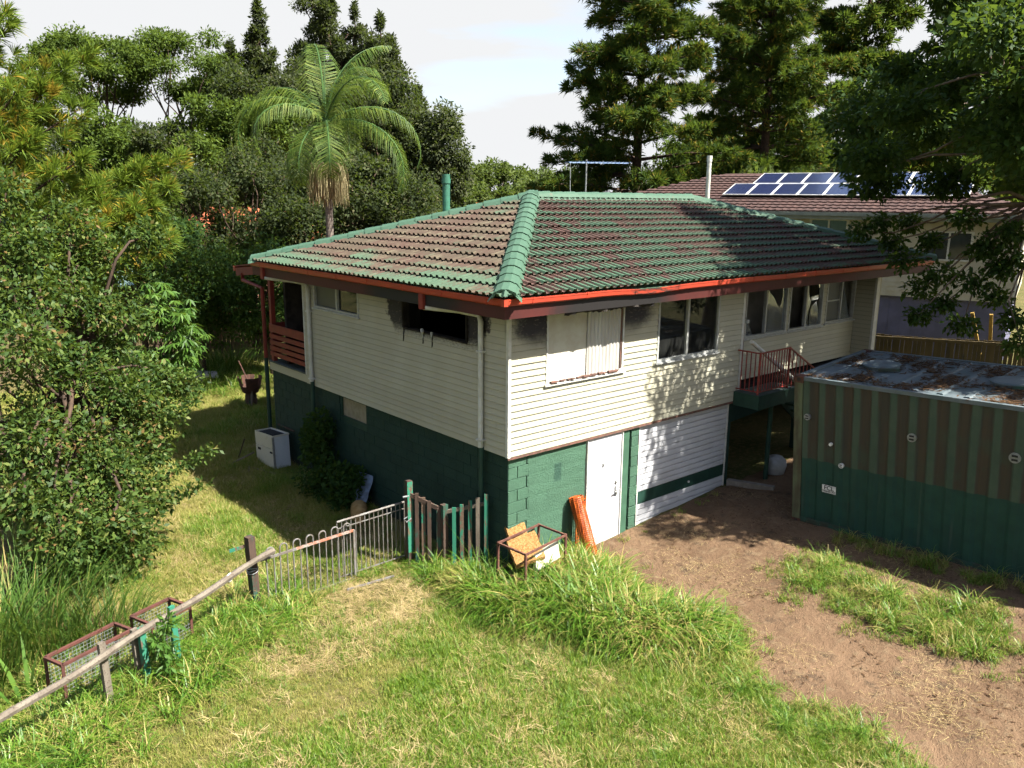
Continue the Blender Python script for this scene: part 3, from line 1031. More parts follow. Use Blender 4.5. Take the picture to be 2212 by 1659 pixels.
# eaves: soffit, fascia, gutter
b = MB()
b.box(-0.52, XR - 0.1, -0.52, 0.0, Z_S + 0.002, Z_S + 0.014)
b.box(-0.52, 0.0, 0.0, YB, Z_S + 0.002, Z_S + 0.014)
b.box(REC0, XE, 0.0, REC, Z_S + 0.002, Z_S + 0.014)
b.box(XE, XR - 0.1, 0.0, YB, Z_S + 0.002, Z_S + 0.014)
b.build("soffit", M["soffit"], house)
MB().box(0.12, XE, 0.12, 8.2, Z_S + 0.002, Z_S + 0.014).build("ceiling", M["charred_lining"], house)
MB().box(-0.545, XR - 0.075, -0.545, -0.52, Z_S - 0.02, 4.80).build("fascia_board", M["fascia"], house)
MB().box(-0.545, -0.52, -0.52, YB + 0.1, Z_S - 0.02, 4.80).build("fascia_board", M["fascia"], house)
def gutter(p0, p1, out):
    ex = (Vector(p1) - Vector(p0)).normalized()
    ov = Vector(out)
    n_ = max(2, int((Vector(p1) - Vector(p0)).length / 0.25))
    prof_ = [(0.0, 0.10), (0.0, 0.0), (0.045, -0.004), (0.066, 0.018), (0.071, 0.075), (0.076, 0.08), (0.076, 0.105), (0.068, 0.105), (0.063, 0.07), (0.058, 0.02), (0.008, 0.006), (0.008, 0.10)]
    vv, ff = [], []
    for i in range(n_ + 1):
        p = Vector(p0).lerp(Vector(p1), i / n_)
        sag = 0.0
        if abs(ov.y) > 0.5:
            sag = -0.035 * math.exp(-((p.x - 2.7) / 0.7) ** 2)
        sag += 0.006 * mnoise.noise(p * 0.8)
        for o_, z_ in prof_:
            vv.append(p + ov * o_ + Vector((0, 0, z_ + sag)))
    k_ = len(prof_)
    for i in range(n_):
        for j in range(k_):
            a, b_ = i * k_ + j, i * k_ + (j + 1) % k_
            ff.append((a, b_, b_ + k_, a + k_))
    ff.append(tuple(range(k_ - 1, -1, -1)))
    ff.append(tuple(n_ * k_ + j for j in range(k_)))
    q = MB().add(vv, ff).build("gutter", M["gutter"], house)
    L_ = (Vector(p1) - Vector(p0)).length
    s_ = 0.5
    while s_ < L_:
        p = Vector(p0) + ex * s_
        sag = -0.035 * math.exp(-((p.x - 2.7) / 0.7) ** 2) if abs(ov.y) > 0.5 else 0
        m_ = MB()
        for (oa, za), (ob, zb) in zip(prof_[1:6], prof_[2:7]):
            m_.bar(p + ov * (oa + 0.003) + Vector((0, 0, za + sag - 0.001)), p + ov * (ob + 0.003) + Vector((0, 0, zb + sag - 0.001)), 0.03, 0.006, tuple(ex.cross((ov * (ob - oa) + Vector((0, 0, zb - za))).normalized())))
        m_.build("gutter_bracket", M["gutter"], q)
        s_ += 1.15
    return q
gutter((-0.547, -0.547, 4.765), (XR - 0.05, -0.547, 4.765), (0, -1, 0))
gutter((-0.547, YB + 0.05, 4.765), (-0.547, -0.547, 4.765), (-1, 0, 0))
MB().box(-0.625, -0.547, -0.625, -0.547, 4.763, 4.868).build("gutter_corner", M["gutter"], house)
# charred rags of lining hanging over the boarded window
b = MB()
vv, ff = [], []
n_ = 46
for i in range(n_ + 1):
    x_ = 0.7 + 2.15 * i / n_
    hang = 0.03 + 0.07 * abs(mnoise.noise(Vector((x_ * 7, 3, 1)))) + 0.05 * max(0, mnoise.noise(Vector((x_ * 2, 9, 1))))
    vv += [(x_, -0.535, 4.60), (x_, -0.50 + 0.4 * mnoise.noise(Vector((x_ * 4, 5, 2))) * 0.2, 4.565 - hang)]
for i in range(n_):
    ff.append((2 * i, 2 * i + 2, 2 * i + 3, 2 * i + 1))
b.add(vv, ff)
b.build("charred_lining", M["charred_lining"], house)

# roof fittings
t = plain("green_pipe", (0.05, 0.20, 0.13), (0.04, 0.15, 0.10), 8, 0.6)
b = MB()
vx, vy = 2.905, 5.645
b.tube([(vx, vy, 5.6), (vx, vy, 6.62)], 0.085, 14)
b.tube([(vx, vy, 6.62), (vx, vy, 6.72)], 0.10, 14)
b.tube([(vx, vy, 6.72), (vx, vy, 6.82)], 0.085, 14)
b.build("vent_pipe", M["green_pipe"], roof_o)

# landing and stairs on the front
plain("landing_green", (0.014, 0.05, 0.034), (0.02, 0.065, 0.045), 5, 0.7)
land = thing("front_stair", (6.8, -0.3, ground_z(6.8, -0.3)), "dark green landing with thin red steel balustrade against the front wall", "stair")
MB().box(6.2, 7.62, -0.6, -0.03, 2.37, 2.415).build("landing_floor", M["deck_boards"], land)
MB().box(6.18, 7.62, -0.64, -0.6, 2.12, 2.41).build("landing_edge", M["landing_green"], land)
MB().box(6.16, 6.2, -0.64, -0.03, 2.12, 2.41).build("landing_edge", M["landing_green"], land)
MB().tube([(6.95, -0.45, 0.3), (6.95, -0.45, 2.36)], 0.05, 10).build("support_post", M["landing_green"], land)
b = MB()
b.bar((6.24, -0.02, 3.28), (6.24, -0.55, 3.28), 0.035, 0.025)
b.bar((6.24, -0.55, 3.28), (7.34, -0.55, 3.28), 0.035, 0.025)
b.bar((7.34, -0.55, 3.28), (9.6, -0.55, 2.05), 0.035, 0.025)
b.build("handrail", M["red_rail_steel"], land)
b = MB()
b.bar((6.24, -0.02, 2.47), (6.24, -0.55, 2.47), 0.025, 0.02)
b.bar((6.24, -0.55, 2.47), (7.34, -0.55, 2.47), 0.025, 0.02)
b.build("bottom_rail", M["red_rail_steel"], land)
bal = MB().box(-0.008, 0.008, -0.008, 0.008, 0, 0.81).mesh("baluster", M["red_rail_steel"])
for i in range(1, 5):
    link("baluster", bal, land, Matrix.Translation((6.24, -0.02 - 0.53 * i / 5, 2.47)))
for i in range(1, 11):
    link("baluster", bal, land, Matrix.Translation((6.24 + 1.1 * i / 11, -0.55, 2.47)))
for i in range(1, 15):
    k_ = i / 15
    link("baluster", bal, land, Matrix.Translation((7.34 + 2.26 * k_, -0.55, 2.47 - 1.23 * k_)))
for px, py in ((6.24, -0.55), (7.34, -0.55)):
    MB().box(px - 0.018, px + 0.018, py - 0.018, py + 0.018, 2.2, 3.3).build("rail_post", M["red_rail_steel"], land)
b = MB()
b.bar((7.36, -0.56, 3.15), (7.66, -0.57, 2.35), 0.012, 0.012)
b.build("loose_bar", M["red_rail_steel"], land)
for i in range(10):
    MB().box(7.65 + i * 0.25, 7.93 + i * 0.25, -0.58, -0.06, 2.2 - i * 0.19, 2.24 - i * 0.19).build("stair_tread", M["landing_green"], land)
for yy in (-0.6, -0.05):
    b = MB()
    b.bar((7.6, yy, 2.28), (10.1, yy, 0.4), 0.04, 0.2)
    b.build("stringer", M["landing_green"], land)
pp = MB().tube([(6.2, -0.34, 3.5), (8.05, -0.34, 2.42)], 0.045, 12)
pp.build("loose_pipe", M["white_pipe"])
tag(bpy.data.objects["loose_pipe"], "pale grey pipe leaning diagonally across the landing balustrade", "pipe")

# ------------------------------------------------------------------ ground, driveway
def inpoly(px, py, poly):
    r_, j = False, len(poly) - 1
    for i in range(len(poly)):
        xi, yi = poly[i]
        xj, yj = poly[j]
        if (yi > py) != (yj > py) and px < (xj - xi) * (py - yi) / (yj - yi) + xi:
            r_ = not r_
        j = i
    return r_
def polydist(px, py, poly):
    """signed distance, positive inside"""
    dmin = 1e9
    for i in range(len(poly)):
        ax, ay = poly[i]
        bx, by = poly[(i + 1) % len(poly)]
        dx, dy = bx - ax, by - ay
        t_ = max(0, min(1, ((px - ax) * dx + (py - ay) * dy) / (dx * dx + dy * dy + 1e-12)))
        dmin = min(dmin, math.hypot(px - ax - dx * t_, py - ay - dy * t_))
    return dmin if inpoly(px, py, poly) else -dmin
DIRT = [(2.05, 0.05), (2.01, -0.17), (1.84, -0.78), (1.45, -1.85), (1.38, -2.6), (1.75, -3.2), (1.18, -3.86), (0.63, -4.16), (0.5, -4.6), (0.46, -5.08), (0.78, -5.71), (0.65, -6.06), (0.4, -6.8), (-0.4, -9), (-1, -13), (9, -13), (9.5, -0.2), (6.4, 0.02)]
STRIP = [(3.70, -2.97), (4.42, -3.33), (4.06, -4.75), (4.44, -5.82), (3.6, -6.6), (3.0, -6.2), (2.83, -4.84), (3.05, -3.52)]
DRY = [(-3.19, 2.1), (-1.9, 1.6), (-1.1, 1.0), (-1.3, -0.08), (-2.1, -0.4), (-3.0, -0.6), (-4.3, -0.2), (-4.4, 0.6), (-3.66, 1.56)]
WEED = [(-0.55, 0.75), (-0.05, 0.35), (0.05, -0.02), (1.5, -0.02), (1.6, -0.67), (1.3, -1.8), (1.3, -2.6), (1.7, -3.2), (0.9, -3.9), (0.2, -3.7), (-0.45, -2.6), (-1.1, -1.2), (-1.25, -0.2), (-1.0, 0.6)]

t = MT("ground_soil", 0.95, 0.15)
n1 = t.noise(0.9, 5)
n2 = t.noise(9, 4)
n3 = t.noise(45, 3)
c = t.mix(n1.ss(0.35, 0.65), (0.085, 0.095, 0.022), (0.15, 0.125, 0.045))
c = t.mix(n2.ss(0.45, 0.7), c, (0.20, 0.16, 0.065))
c = t.mix(n3.ss(0.5, 0.7) * 0.6, c, (0.045, 0.05, 0.018))
t.col(c).bump(n2 + n3 * 0.6, 0.7, 0.05)
M["soil"] = t.mat
t = MT("driveway_dirt", 0.95, 0.15)
n1 = t.noise(0.8, 5, 'world', None, 0.6)
n2 = t.noise(7, 5)
n3 = t.noise(60, 3)
c = t.mix(n1.ss(0.35, 0.65), (0.225, 0.142, 0.084), (0.158, 0.097, 0.056))
c = t.mix(n2.ss(0.5, 0.72) * 0.7, c, (0.235, 0.168, 0.10))
c = t.mix(n3.ss(0.55, 0.7) * 0.6, c, (0.11, 0.07, 0.04))
c = t.mix(t.noise(25, 3, 'world', (1, 3, 1)).ss(0.64, 0.7) * 0.55, c, (0.40, 0.31, 0.17))
c = t.mix(t.noise(2.2, 5, 'world', None, 0.7).ss(0.56, 0.66) * 0.75, c, (0.085, 0.06, 0.038))
t.col(c).bump(n2 + n3 * 0.5, 1.0, 0.06)
M["dirt"] = t.mat

def gbump(x, y):
    return 0.035 * mnoise.noise(Vector((x * 0.6, y * 0.6, 0))) + 0.015 * mnoise.noise(Vector((x * 2.1, y * 2.1, 3)))
def gz(x, y):
    h = ground_z(x, y)
    k_ = sstep(-0.6, 0.6, max(-x, -y))           # keep the ground level along the walls
    return h + gbump(x, y) * k_ * (1 if x > -20 else 1)
xs = np.concatenate([[-1500, -300, -90, -45, -25], np.arange(-16, 22.01, 0.3), [26, 34, 50, 90, 300, 1500]])
ys = np.concatenate([[-1500, -300, -90, -40, -20], np.arange(-13, 24.01, 0.3), [28, 36, 50, 90, 300, 1500]])
vv = [(x_, y_, gz(x_, y_)) for y_ in ys for x_ in xs]
n_ = len(xs)
ff = [(j * n_ + i, j * n_ + i + 1, (j + 1) * n_ + i + 1, (j + 1) * n_ + i) for j in range(len(ys) - 1) for i in range(n_ - 1)]
g_me = np_mesh("ground", vv, ff, M["soil"], True)
tag(link("ground", g_me), kind="structure")
# the driveway: a skin of bare dirt over the ground, its edge wandering
st = 0.11
vid, vv, ff = {}, [], []
def dv(i, j):
    if (i, j) not in vid:
        x_, y_ = i * st, j * st
        vid[(i, j)] = len(vv)
        vv.append((x_, y_, 0))
    return vid[(i, j)]
dsd = {}
def dd(i, j):
    if (i, j) not in dsd:
        x_, y_ = i * st, j * st
        dsd[(i, j)] = polydist(x_, y_, DIRT) + 0.16 * mnoise.noise(Vector((x_ * 2.5, y_ * 2.5, 8)))
    return dsd[(i, j)]
for j in range(int(-9 / st), int(0.1 / st)):
    for i in range(int(-1 / st), int(9.5 / st)):
        if dd(i, j) > 0 or dd(i + 1, j) > 0 or dd(i, j + 1) > 0 or dd(i + 1, j + 1) > 0:
            ff.append((dv(i, j), dv(i + 1, j), dv(i + 1, j + 1), dv(i, j + 1)))
inv = {v_: k_ for k_, v_ in vid.items()}
for q in range(len(vv)):
    x_, y_, _ = vv[q]
    d_ = dd(*inv[q])
    edge = sstep(-0.12, 0.1, d_)
    rut = 0.05 * mnoise.noise(Vector((x_ * 1.1, y_ * 1.1, 5))) + 0.03 * mnoise.noise(Vector((x_ * 3.1, y_ * 3.1, 5))) + 0.008 * mnoise.noise(Vector((x_ * 9, y_ * 9, 5)))
    vv[q] = (x_, y_, gz(x_, y_) - 0.05 + edge * (0.075 + rut * 0.6 * sstep(0, -0.4, y_)))
tag(link("dirt_driveway", np_mesh("dirt_driveway", vv, ff, M["dirt"], True)), kind="structure")
def gtop(x, y):
    return gz(x, y) + (0.025 if polydist(x, y, DIRT) > 0 else 0)

# ------------------------------------------------------------------ shipping container
t = MT("container_side_paint", 0.7, 0.3)
lx, ly, lz = t.xyz('object')
streak = t.noise(5, 5, 'object', (1.6, 1, 0.12))
blot = t.noise(3, 5, 'object')
green = t.mix(blot.ss(0.35, 0.7), (0.070, 0.105, 0.068), (0.048, 0.085, 0.055))
rust = t.mix(streak.ss(0.35, 0.65), (0.046, 0.043, 0.030), (0.066, 0.050, 0.030))
rust = t.mix(blot.ss(0.6, 0.8) * 0.6, rust, (0.03, 0.07, 0.04))
upper = t.mix((ly + (streak - 0.5) * 0.05).ss(0.004, 0.024), green, rust)
upper = t.mix(t.noise(1.7, 4, 'object').ss(0.5, 0.7) * 0.55, upper, (0.045, 0.075, 0.048))
lower = t.mix(blot.ss(0.3, 0.7), (0.016, 0.072, 0.048), (0.012, 0.052, 0.036))
lower = t.mix(streak.ss(0.62, 0.75) * 0.4, lower, (0.09, 0.12, 0.085))
edge = (lz + (t.noise(2.0, 2, 'object', (1, 1, 0.2)) - 0.5) * 0.08).ss(1.36, 1.34)
t.col(t.mix(edge, upper, lower)).bump(t.noise(14, 4, 'object'), 0.25, 0.01)
M["cont_side"] = t.mat
t = MT("container_roof_paint", 0.6, 0.4)
bl = t.noise(2.2, 5, 'object')
c = t.mix(bl.ss(0.35, 0.65), (0.13, 0.16, 0.175), (0.085, 0.12, 0.13))
c = t.mix(t.noise(7, 4, 'object').ss(0.55, 0.75), c, (0.10, 0.08, 0.065))
t.col(c).bump(t.noise(20, 4, 'object'), 0.3, 0.01)
M["cont_roof"] = t.mat
plain("container_post_paint", (0.13, 0.16, 0.085), (0.075, 0.06, 0.035), 5, 0.75, 0.3, 0.3, 'object', (1, 1, 0.35))
plain("container_rail_paint", (0.025, 0.085, 0.06), (0.045, 0.05, 0.035), 5, 0.75, 0.3, 0.2, 'object')
plain("rusty_casting", (0.13, 0.055, 0.035), (0.06, 0.035, 0.03), 10, 0.85, 0.2, 0.4, 'object')
plain("leaf_litter", (0.075, 0.04, 0.022), (0.13, 0.075, 0.035), 12, 0.95, 0.1, 0.6)
plain("sign_white", (1.0, 1.0, 0.98), (0.70, 0.70, 0.68), 10, 0.6)
plain("sign_black", (0.015, 0.015, 0.017), None, 10, 0.6)
plain("galvanised", (0.34, 0.355, 0.36), (0.24, 0.25, 0.25), 14, 0.45, 0.5, metal=0.3)

CR = Matrix.Rotation(math.radians(-88.54), 4, 'Z') @ Matrix.Rotation(math.radians(-2.11), 4, 'Y') @ Matrix.Rotation(math.radians(3.63), 4, 'X')
CM = Matrix.Translation((5.49, -1.99, 0.29)) @ CR
CL_, CW_, CH_ = 6.06, 2.74, 2.9
cont = thing("shipping_container", (5.49, -1.99, 0.29), "green and rust streaked corrugated shipping container standing beside the dirt driveway", "container")
cont.matrix_world = CM
PW[cont.name] = CM
def cpart(b, name, mat, smooth=False, parent=None):
    return link(name, b.mesh(name, M[mat] if isinstance(mat, str) else mat, smooth), parent or cont, CM)
def corr(y_out, sgn, name):
    """corrugated long side; recesses 36 mm deep"""
    pts, x_, pitch = [], 0.17, 0.318
    pts.append((x_, 0.0))
    while x_ + pitch < CL_ - 0.17:
        for a, d_ in ((0.0, 0.0), (0.085, 0.0), (0.145, 0.036), (0.258, 0.036), (pitch, 0.0)):
            if a > 0:
                pts.append((x_ + a, d_))
        x_ += pitch
    pts.append((CL_ - 0.16, 0.0))
    b = MB()
    n_ = len(pts)
    b.add([(a, y_out + sgn * d_, 0.17) for a, d_ in pts] + [(a, y_out + sgn * d_, CH_ - 0.07) for a, d_ in pts],
          [((i, i + 1, n_ + i + 1, n_ + i) if sgn > 0 else (n_ + i, n_ + i + 1, i + 1, i)) for i in range(n_ - 1)])
    return cpart(b, name, "cont_side")
corr(0.0, 1, "side_panel")
corr(CW_, -1, "side_panel")
cpart(MB().box(0.02, 0.05, 0.12, CW_ - 0.12, 0.16, CH_ - 0.08), "end_panel", "cont_side")
cpart(MB().box(CL_ - 0.05, CL_ - 0.02, 0.12, CW_ - 0.12, 0.16, CH_ - 0.08), "end_panel", "cont_side")
for yy in (0.02, 0.95, 1.85):
    for q in range(2):
        pass
for xa in (0.0, CL_ - 0.16):
    for ya in (-0.012, CW_ - 0.14):
        cpart(MB().box(xa, xa + 0.16, ya, ya + 0.152, 0.12, CH_ - 0.12), "corner_post", "container_post_paint")
        for za in (0.0, CH_ - 0.12):
            b = MB().box(xa - 0.006, xa + 0.175, ya - 0.008, ya + 0.165, za, za + 0.122)
            cpart(b, "corner_casting", "rusty_casting")
            b = MB()
            xo = xa - 0.009 if xa == 0 else xa + 0.178
            b.tube([(xa + 0.085, ya - 0.012, za + 0.06), (xa + 0.085, ya + 0.02, za + 0.06)], 0.038, 10)
            cpart(b, "casting_hole", "sign_black")
for ya in (-0.01, CW_ - 0.07):
    cpart(MB().box(0.16, CL_ - 0.16, ya, ya + 0.08, 0.03, 0.175), "bottom_rail", "container_rail_paint")
    cpart(MB().box(0.16, CL_ - 0.16, ya, ya + 0.07, CH_ - 0.075, CH_ - 0.005), "top_rail", "cont_roof")
for xa in (0.02, CL_ - 0.10):
    cpart(MB().box(xa, xa + 0.08, 0.15, CW_ - 0.15, CH_ - 0.1, CH_ + 0.012), "top_rail", "cont_roof")
    cpart(MB().box(xa, xa + 0.08, 0.15, CW_ - 0.15, 0.02, 0.16), "bottom_rail", "container_rail_paint")
rp_ = cpart(MB().box(0.10, CL_ - 0.10, 0.06, CW_ - 0.07, CH_ - 0.05, CH_ - 0.028), "roof_panel", "cont_roof")
cpart(MB().box(0.16, CL_ - 0.16, 0.08, CW_ - 0.08, 0.08, 0.12), "floor", "container_rail_paint")
hx = [(0.93, 1.45), (3.15, 1.36), (5.2, 1.4)]
ribm = MB()
for i in range(14):
    x_ = 0.42 + i * 0.41
    cut = [(hy - 0.5, hy + 0.5) for hx_, hy in hx if abs(hx_ - x_) < 0.47]
    for a, c_ in segs(0.14, CW_ - 0.14, cut):
        b = MB()
        p = [(x_ - 0.06, CH_ - 0.028), (x_ - 0.035, CH_ - 0.004), (x_ + 0.035, CH_ - 0.004), (x_ + 0.06, CH_ - 0.028)]
        b.add([(px, a, pz) for px, pz in p] + [(px, c_, pz) for px, pz in p], [(0, 1, 2, 3), (7, 6, 5, 4), (0, 4, 5, 1), (1, 5, 6, 2), (2, 6, 7, 3)])
        link("roof_rib", b.mesh("roof_rib", M["cont_roof"]), rp_, CM)
for hx_, hy in hx:
    b = MB()
    b.tube([(hx_, hy, CH_ - 0.03), (hx_, hy, CH_ + 0.03)], 0.31, 28)
    b.tube([(hx_, hy, CH_ + 0.03), (hx_, hy, CH_ + 0.05), (hx_, hy, CH_ + 0.062)], [0.335, 0.335, 0.29], 28)
    h_ = cpart(b, "roof_hatch", "cont_roof")
    b = MB()
    b.bar((hx_ + 0.1, hy - 0.36, CH_ + 0.02), (hx_ + 0.42, hy - 0.2, CH_ + 0.02), 0.05, 0.05)
    link("hatch_latch", b.mesh("hatch_latch", M["container_rail_paint"]), h_, CM)
# vents and patches on the long side
for i, (u, w_, r_) in enumerate(((2.13, 2.11, 0.075), (3.67, 2.08, 0.085), (0.93, 1.35, 0.045), (0.72, 1.71, 0.03), (0.26, 2.15, 0.06))):
    b = MB()
    b.tube([(u, 0.03, w_), (u, -0.018, w_)], r_, 14)
    v_ = cpart(b, "side_vent", "sign_white" if r_ < 0.05 else "galvanised")
    if r_ > 0.04:
        b = MB()
        for s_ in (0.03, -0.03):
            b.bar((u - r_ * 0.5, -0.021, w_ + s_ * r_ / 0.08), (u + r_ * 0.5, -0.021, w_ + s_ * r_ / 0.08), 0.006, 0.03 * r_ / 0.08)
        link("vent_slot", b.mesh("vent_slot", M["sign_black"]), v_, CM)
sg_ = cpart(MB().box(0.59, 0.85, -0.014, -0.006, 0.775, 0.92), "sign_plate", "sign_white")
def text_mesh(txt, size, mat):
    cu = bpy.data.curves.new("lettering", 'FONT')
    cu.body = txt
    cu.size = size
    cu.align_x = 'CENTER'
    cu.extrude = 0.0006
    cu.offset = 0.022 * size
    tmp = bpy.data.objects.new("lettering_tmp", cu)
    COL.objects.link(tmp)
    dg = bpy.context.evaluated_depsgraph_get()
    me = bpy.data.meshes.new_from_object(tmp.evaluated_get(dg))
    bpy.data.objects.remove(tmp)
    me.materials.append(mat)
    return me
LM = Matrix(((1, 0, 0, 0), (0, 0, -1, 0), (0, 1, 0, 0), (0, 0, 0, 1)))
for txt, sz, zz in (("FCL", 0.115, 0.833), ("TRANSPORT", 0.044, 0.79)):
    link("lettering", text_mesh(txt, sz, M["sign_black"]), sg_, CM @ Matrix.Translation((0.72, -0.0155, zz)) @ LM)

# leaf litter lying on the container's roof
def litter(n, x0, x1, y0, y1, z_, name, seed):
    r_ = np.random.default_rng(seed)
    vv, ff = [], []
    for _ in range(n):
        for _try in range(20):
            x_, y_ = r_.uniform(x0, x1), r_.uniform(y0, y1)
            if mnoise.noise(Vector((x_ * 1.6 + seed, y_ * 1.6, 2))) + 0.25 * r_.normal() > 0.12:
                break
        a = r_.uniform(0, 6.28)
        l_, w_ = r_.uniform(0.03, 0.11), r_.uniform(0.006, 0.022)
        ca, sa = math.cos(a), math.sin(a)
        zz = z_ + r_.uniform(0, 0.028)
        tz = r_.uniform(-0.015, 0.02)
        k_ = len(vv)
        vv += [(x_ - ca * l_, y_ - sa * l_, zz), (x_ + sa * w_, y_ - ca * w_, zz + 0.004), (x_ + ca * l_, y_ + sa * l_, zz + tz), (x_ - sa * w_, y_ + ca * w_, zz + 0.006)]
        ff.append((k_, k_ + 1, k_ + 2, k_ + 3))
    return np_mesh(name, vv, ff, M["leaf_litter"])
o = link("leaf_litter", litter(3800, 0.12, CL_ - 0.2, 0.1, CW_ - 0.12, CH_ - 0.024, "leaf_litter", 3), None, CM)
tag(o, "brown leaf litter drifted between the ribs of the container roof", "leaves", None, "stuff")

# ------------------------------------------------------------------ fences and gates
t = MT("weathered_timber", 0.9, 0.2)
g1 = t.noise(5, 5, 'world', (1, 1, 0.25))
g2 = t.noise(40, 4, 'object', (1, 1, 1))
c = t.mix(g1.ss(0.35, 0.65), (0.215, 0.185, 0.145), (0.14, 0.115, 0.09))
c = t.mix(g2.ss(0.55, 0.7), c, (0.09, 0.065, 0.05))
t.col(c).bump(g2, 0.5, 0.01)
M["old_wood"] = t.mat
t = MT("flaking_green_timber", 0.85, 0.2)
g1 = t.noise(7, 5, 'world', (1, 1, 0.3), 0.7)
g2 = t.noise(50, 3)
c = t.mix(g2.ss(0.4, 0.7), (0.17, 0.115, 0.08), (0.10, 0.066, 0.047))
c = t.mix((g1 + (t.objrand() - 0.5) * 0.3).ss(0.42, 0.47), c, (0.035, 0.20, 0.125))
t.col(c).bump(g1, 0.5, 0.006)
M["green_wood"] = t.mat
t = MT("dark_timber", 0.85, 0.2)
g1 = t.noise(7, 5, 'world', (1, 1, 0.3), 0.7)
c = t.mix(g1.ss(0.35, 0.65), (0.095, 0.062, 0.046), (0.055, 0.038, 0.03))
c = t.mix((g1 * 1.0).ss(0.54, 0.58) * 0.8, c, (0.03, 0.11, 0.075))
t.col(c).bump(g1, 0.5, 0.006)
M["dark_wood"] = t.mat
plain("rust_paint_steel", (0.42, 0.15, 0.085), (0.36, 0.33, 0.30), 6, 0.6, 0.4)
plain("grey_steel", (0.22, 0.215, 0.205), (0.16, 0.135, 0.115), 9, 0.5, 0.5)
plain("red_brown_frame", (0.13, 0.046, 0.034), (0.085, 0.036, 0.028), 8, 0.75)
plain("white_cord", (0.75, 0.75, 0.72), None, 10, 0.7)

fence1 = thing("rail_fence", (-5.6, 0.6, 0), "weathered grey pole rail on short split posts along the overgrown edge", "fence")
b = MB()
a, c_ = Vector((-3.38, 1.56, 1.0)), Vector((-8.1, -0.6, 0.76))
pts, rad = [], []
for i in range(25):
    p = a.lerp(c_, i / 24)
    p += Vector((0, 0, 0.018 * math.sin(i * 0.7) + 0.01 * mnoise.noise(p * 2)))
    pts.append(p)
    rad.append(0.047 + 0.006 * mnoise.noise(p * 3.0))
b.tube(pts, rad, 6)
b.build("rail", M["old_wood"], fence1)
for (x_, y_, h_, mt_) in ((-6.13, 0.37, 1.0, "old_wood"), (-5.62, 0.56, 0.94, "green_wood"), (-5.17, 0.78, 0.99, "green_wood"), (-5.68, 0.66, 0.9, "old_wood")):
    b = MB()
    b.bar((x_ + 0.03, y_ - 0.03, -0.1), (x_, y_, h_), 0.095, 0.05, (0.42, -0.9, 0), 0.92)
    b.build("post", M[mt_], fence1)
tag(MB().tube([(-4.22 + 0.058 * math.cos(q), 1.175 + 0.03 * math.cos(q), 0.955 + 0.058 * math.sin(q)) for q in np.linspace(0, 6.28, 12)], 0.012, 6).build("cord_tie", M["white_cord"]),
    "white cord knotted round the weathered rail", "cord")

gp = thing("gate_post", (-3.63, 1.7, 0), "thick dark brown post with flaking green face at the low end of the gate", "post")
b = MB()
b.bar((-3.66, 1.66, -0.1), (-3.69, 1.69, 1.27), 0.115, 0.115, (0.2, -1, 0))
b.build("post", M["dark_wood"], gp)
b = MB()
for zz in (0.70, 0.735, 0.77):
    b.tube([(-3.68 + 0.085 * math.cos(q), 1.675 + 0.085 * math.sin(q), zz + 0.012 * math.sin(q * 2 + zz * 40)) for q in np.linspace(0, 6.28, 14)], 0.006, 5)
b.build("wire_tie", M["galvanised"], gp)
MB().bar((-3.74, 1.72, 1.12), (-3.98, 1.78, 1.08), 0.02, 0.05).build("green_bracket", M["green_wood"], gp)

def hoop_panel():
    root = thing("hooped_gate_panel", (-2.8, 1.6, 0), "grey hoop-topped steel gate panel with a rusty red rail", "gate")
    a, c_ = Vector((-3.56, 1.62, 0.87)), Vector((-1.92, 1.68, 0.90))
    MB().bar(a.lerp(c_, 0.36), c_, 0.03, 0.035).build("top_rail", M["rust_paint_steel"], root)
    MB().bar(a, a.lerp(c_, 0.36), 0.03, 0.035).build("top_rail", M["grey_steel"], root)
    MB().bar(a - Vector((0, 0, 0.8)), c_ - Vector((0, 0, 0.85)), 0.03, 0.03).build("bottom_rail", M["grey_steel"], root)
    MB().bar(c_ - Vector((0, 0, 0.88)), c_ + Vector((0, 0, 0.01)), 0.035, 0.035).build("end_stile", M["grey_steel"], root)
    for i in range(7):
        k0 = 0.055 + i * 0.138
        k1 = k0 + 0.074
        p0, p1 = a.lerp(c_, k0), a.lerp(c_, k1)
        d_ = (p1 - p0)
        m_ = (p0 + p1) / 2
        r_ = d_.length / 2
        h0 = 0.10
        arc = [m_ - d_ / 2 * math.cos(q) + Vector((0, 0, h0 + r_ * math.sin(q))) for q in np.linspace(0, math.pi, 9)]
        MB().tube([p0 - Vector((0, 0, 0.83))] + arc + [p1 - Vector((0, 0, 0.83))], 0.0115, 6).build("hoop", M["grey_steel"], root)
    return root
hoop_panel()
mp = thing("mesh_gate_panel", (-1.5, 1.75, 0), "taller grey barred steel panel wired to the green fence post", "gate")
a, c_ = Vector((-2.2, 1.73, 1.10)), Vector((-0.9, 1.72, 1.14))
MB().tube([a, c_], 0.019, 8).build("top_rail", M["grey_steel"], mp)
MB().bar(a + Vector((0, 0, -0.12)), c_ + Vector((0, 0, -0.12)), 0.012, 0.015).build("middle_rail", M["grey_steel"], mp)
MB().bar(a - Vector((0, 0, 0.98)), c_ - Vector((0, 0, 1.0)), 0.012, 0.02).build("bottom_rail", M["grey_steel"], mp)
MB().bar(a - Vector((0.05, 0.35, 1.05)), c_ - Vector((0.5, 0.42, 1.08)), 0.03, 0.03).build("loose_rail", M["grey_steel"], mp)
for i in range(16):
    p = a.lerp(c_, i / 15)
    MB().tube([p - Vector((0, 0, 1.0)), p], 0.0075, 5).build("bar", M["grey_steel"], mp)
pf = thing("picket_fence", (-0.6, 1.1, 0), "ruined picket fence with peeling green paint beside the house corner", "fence")
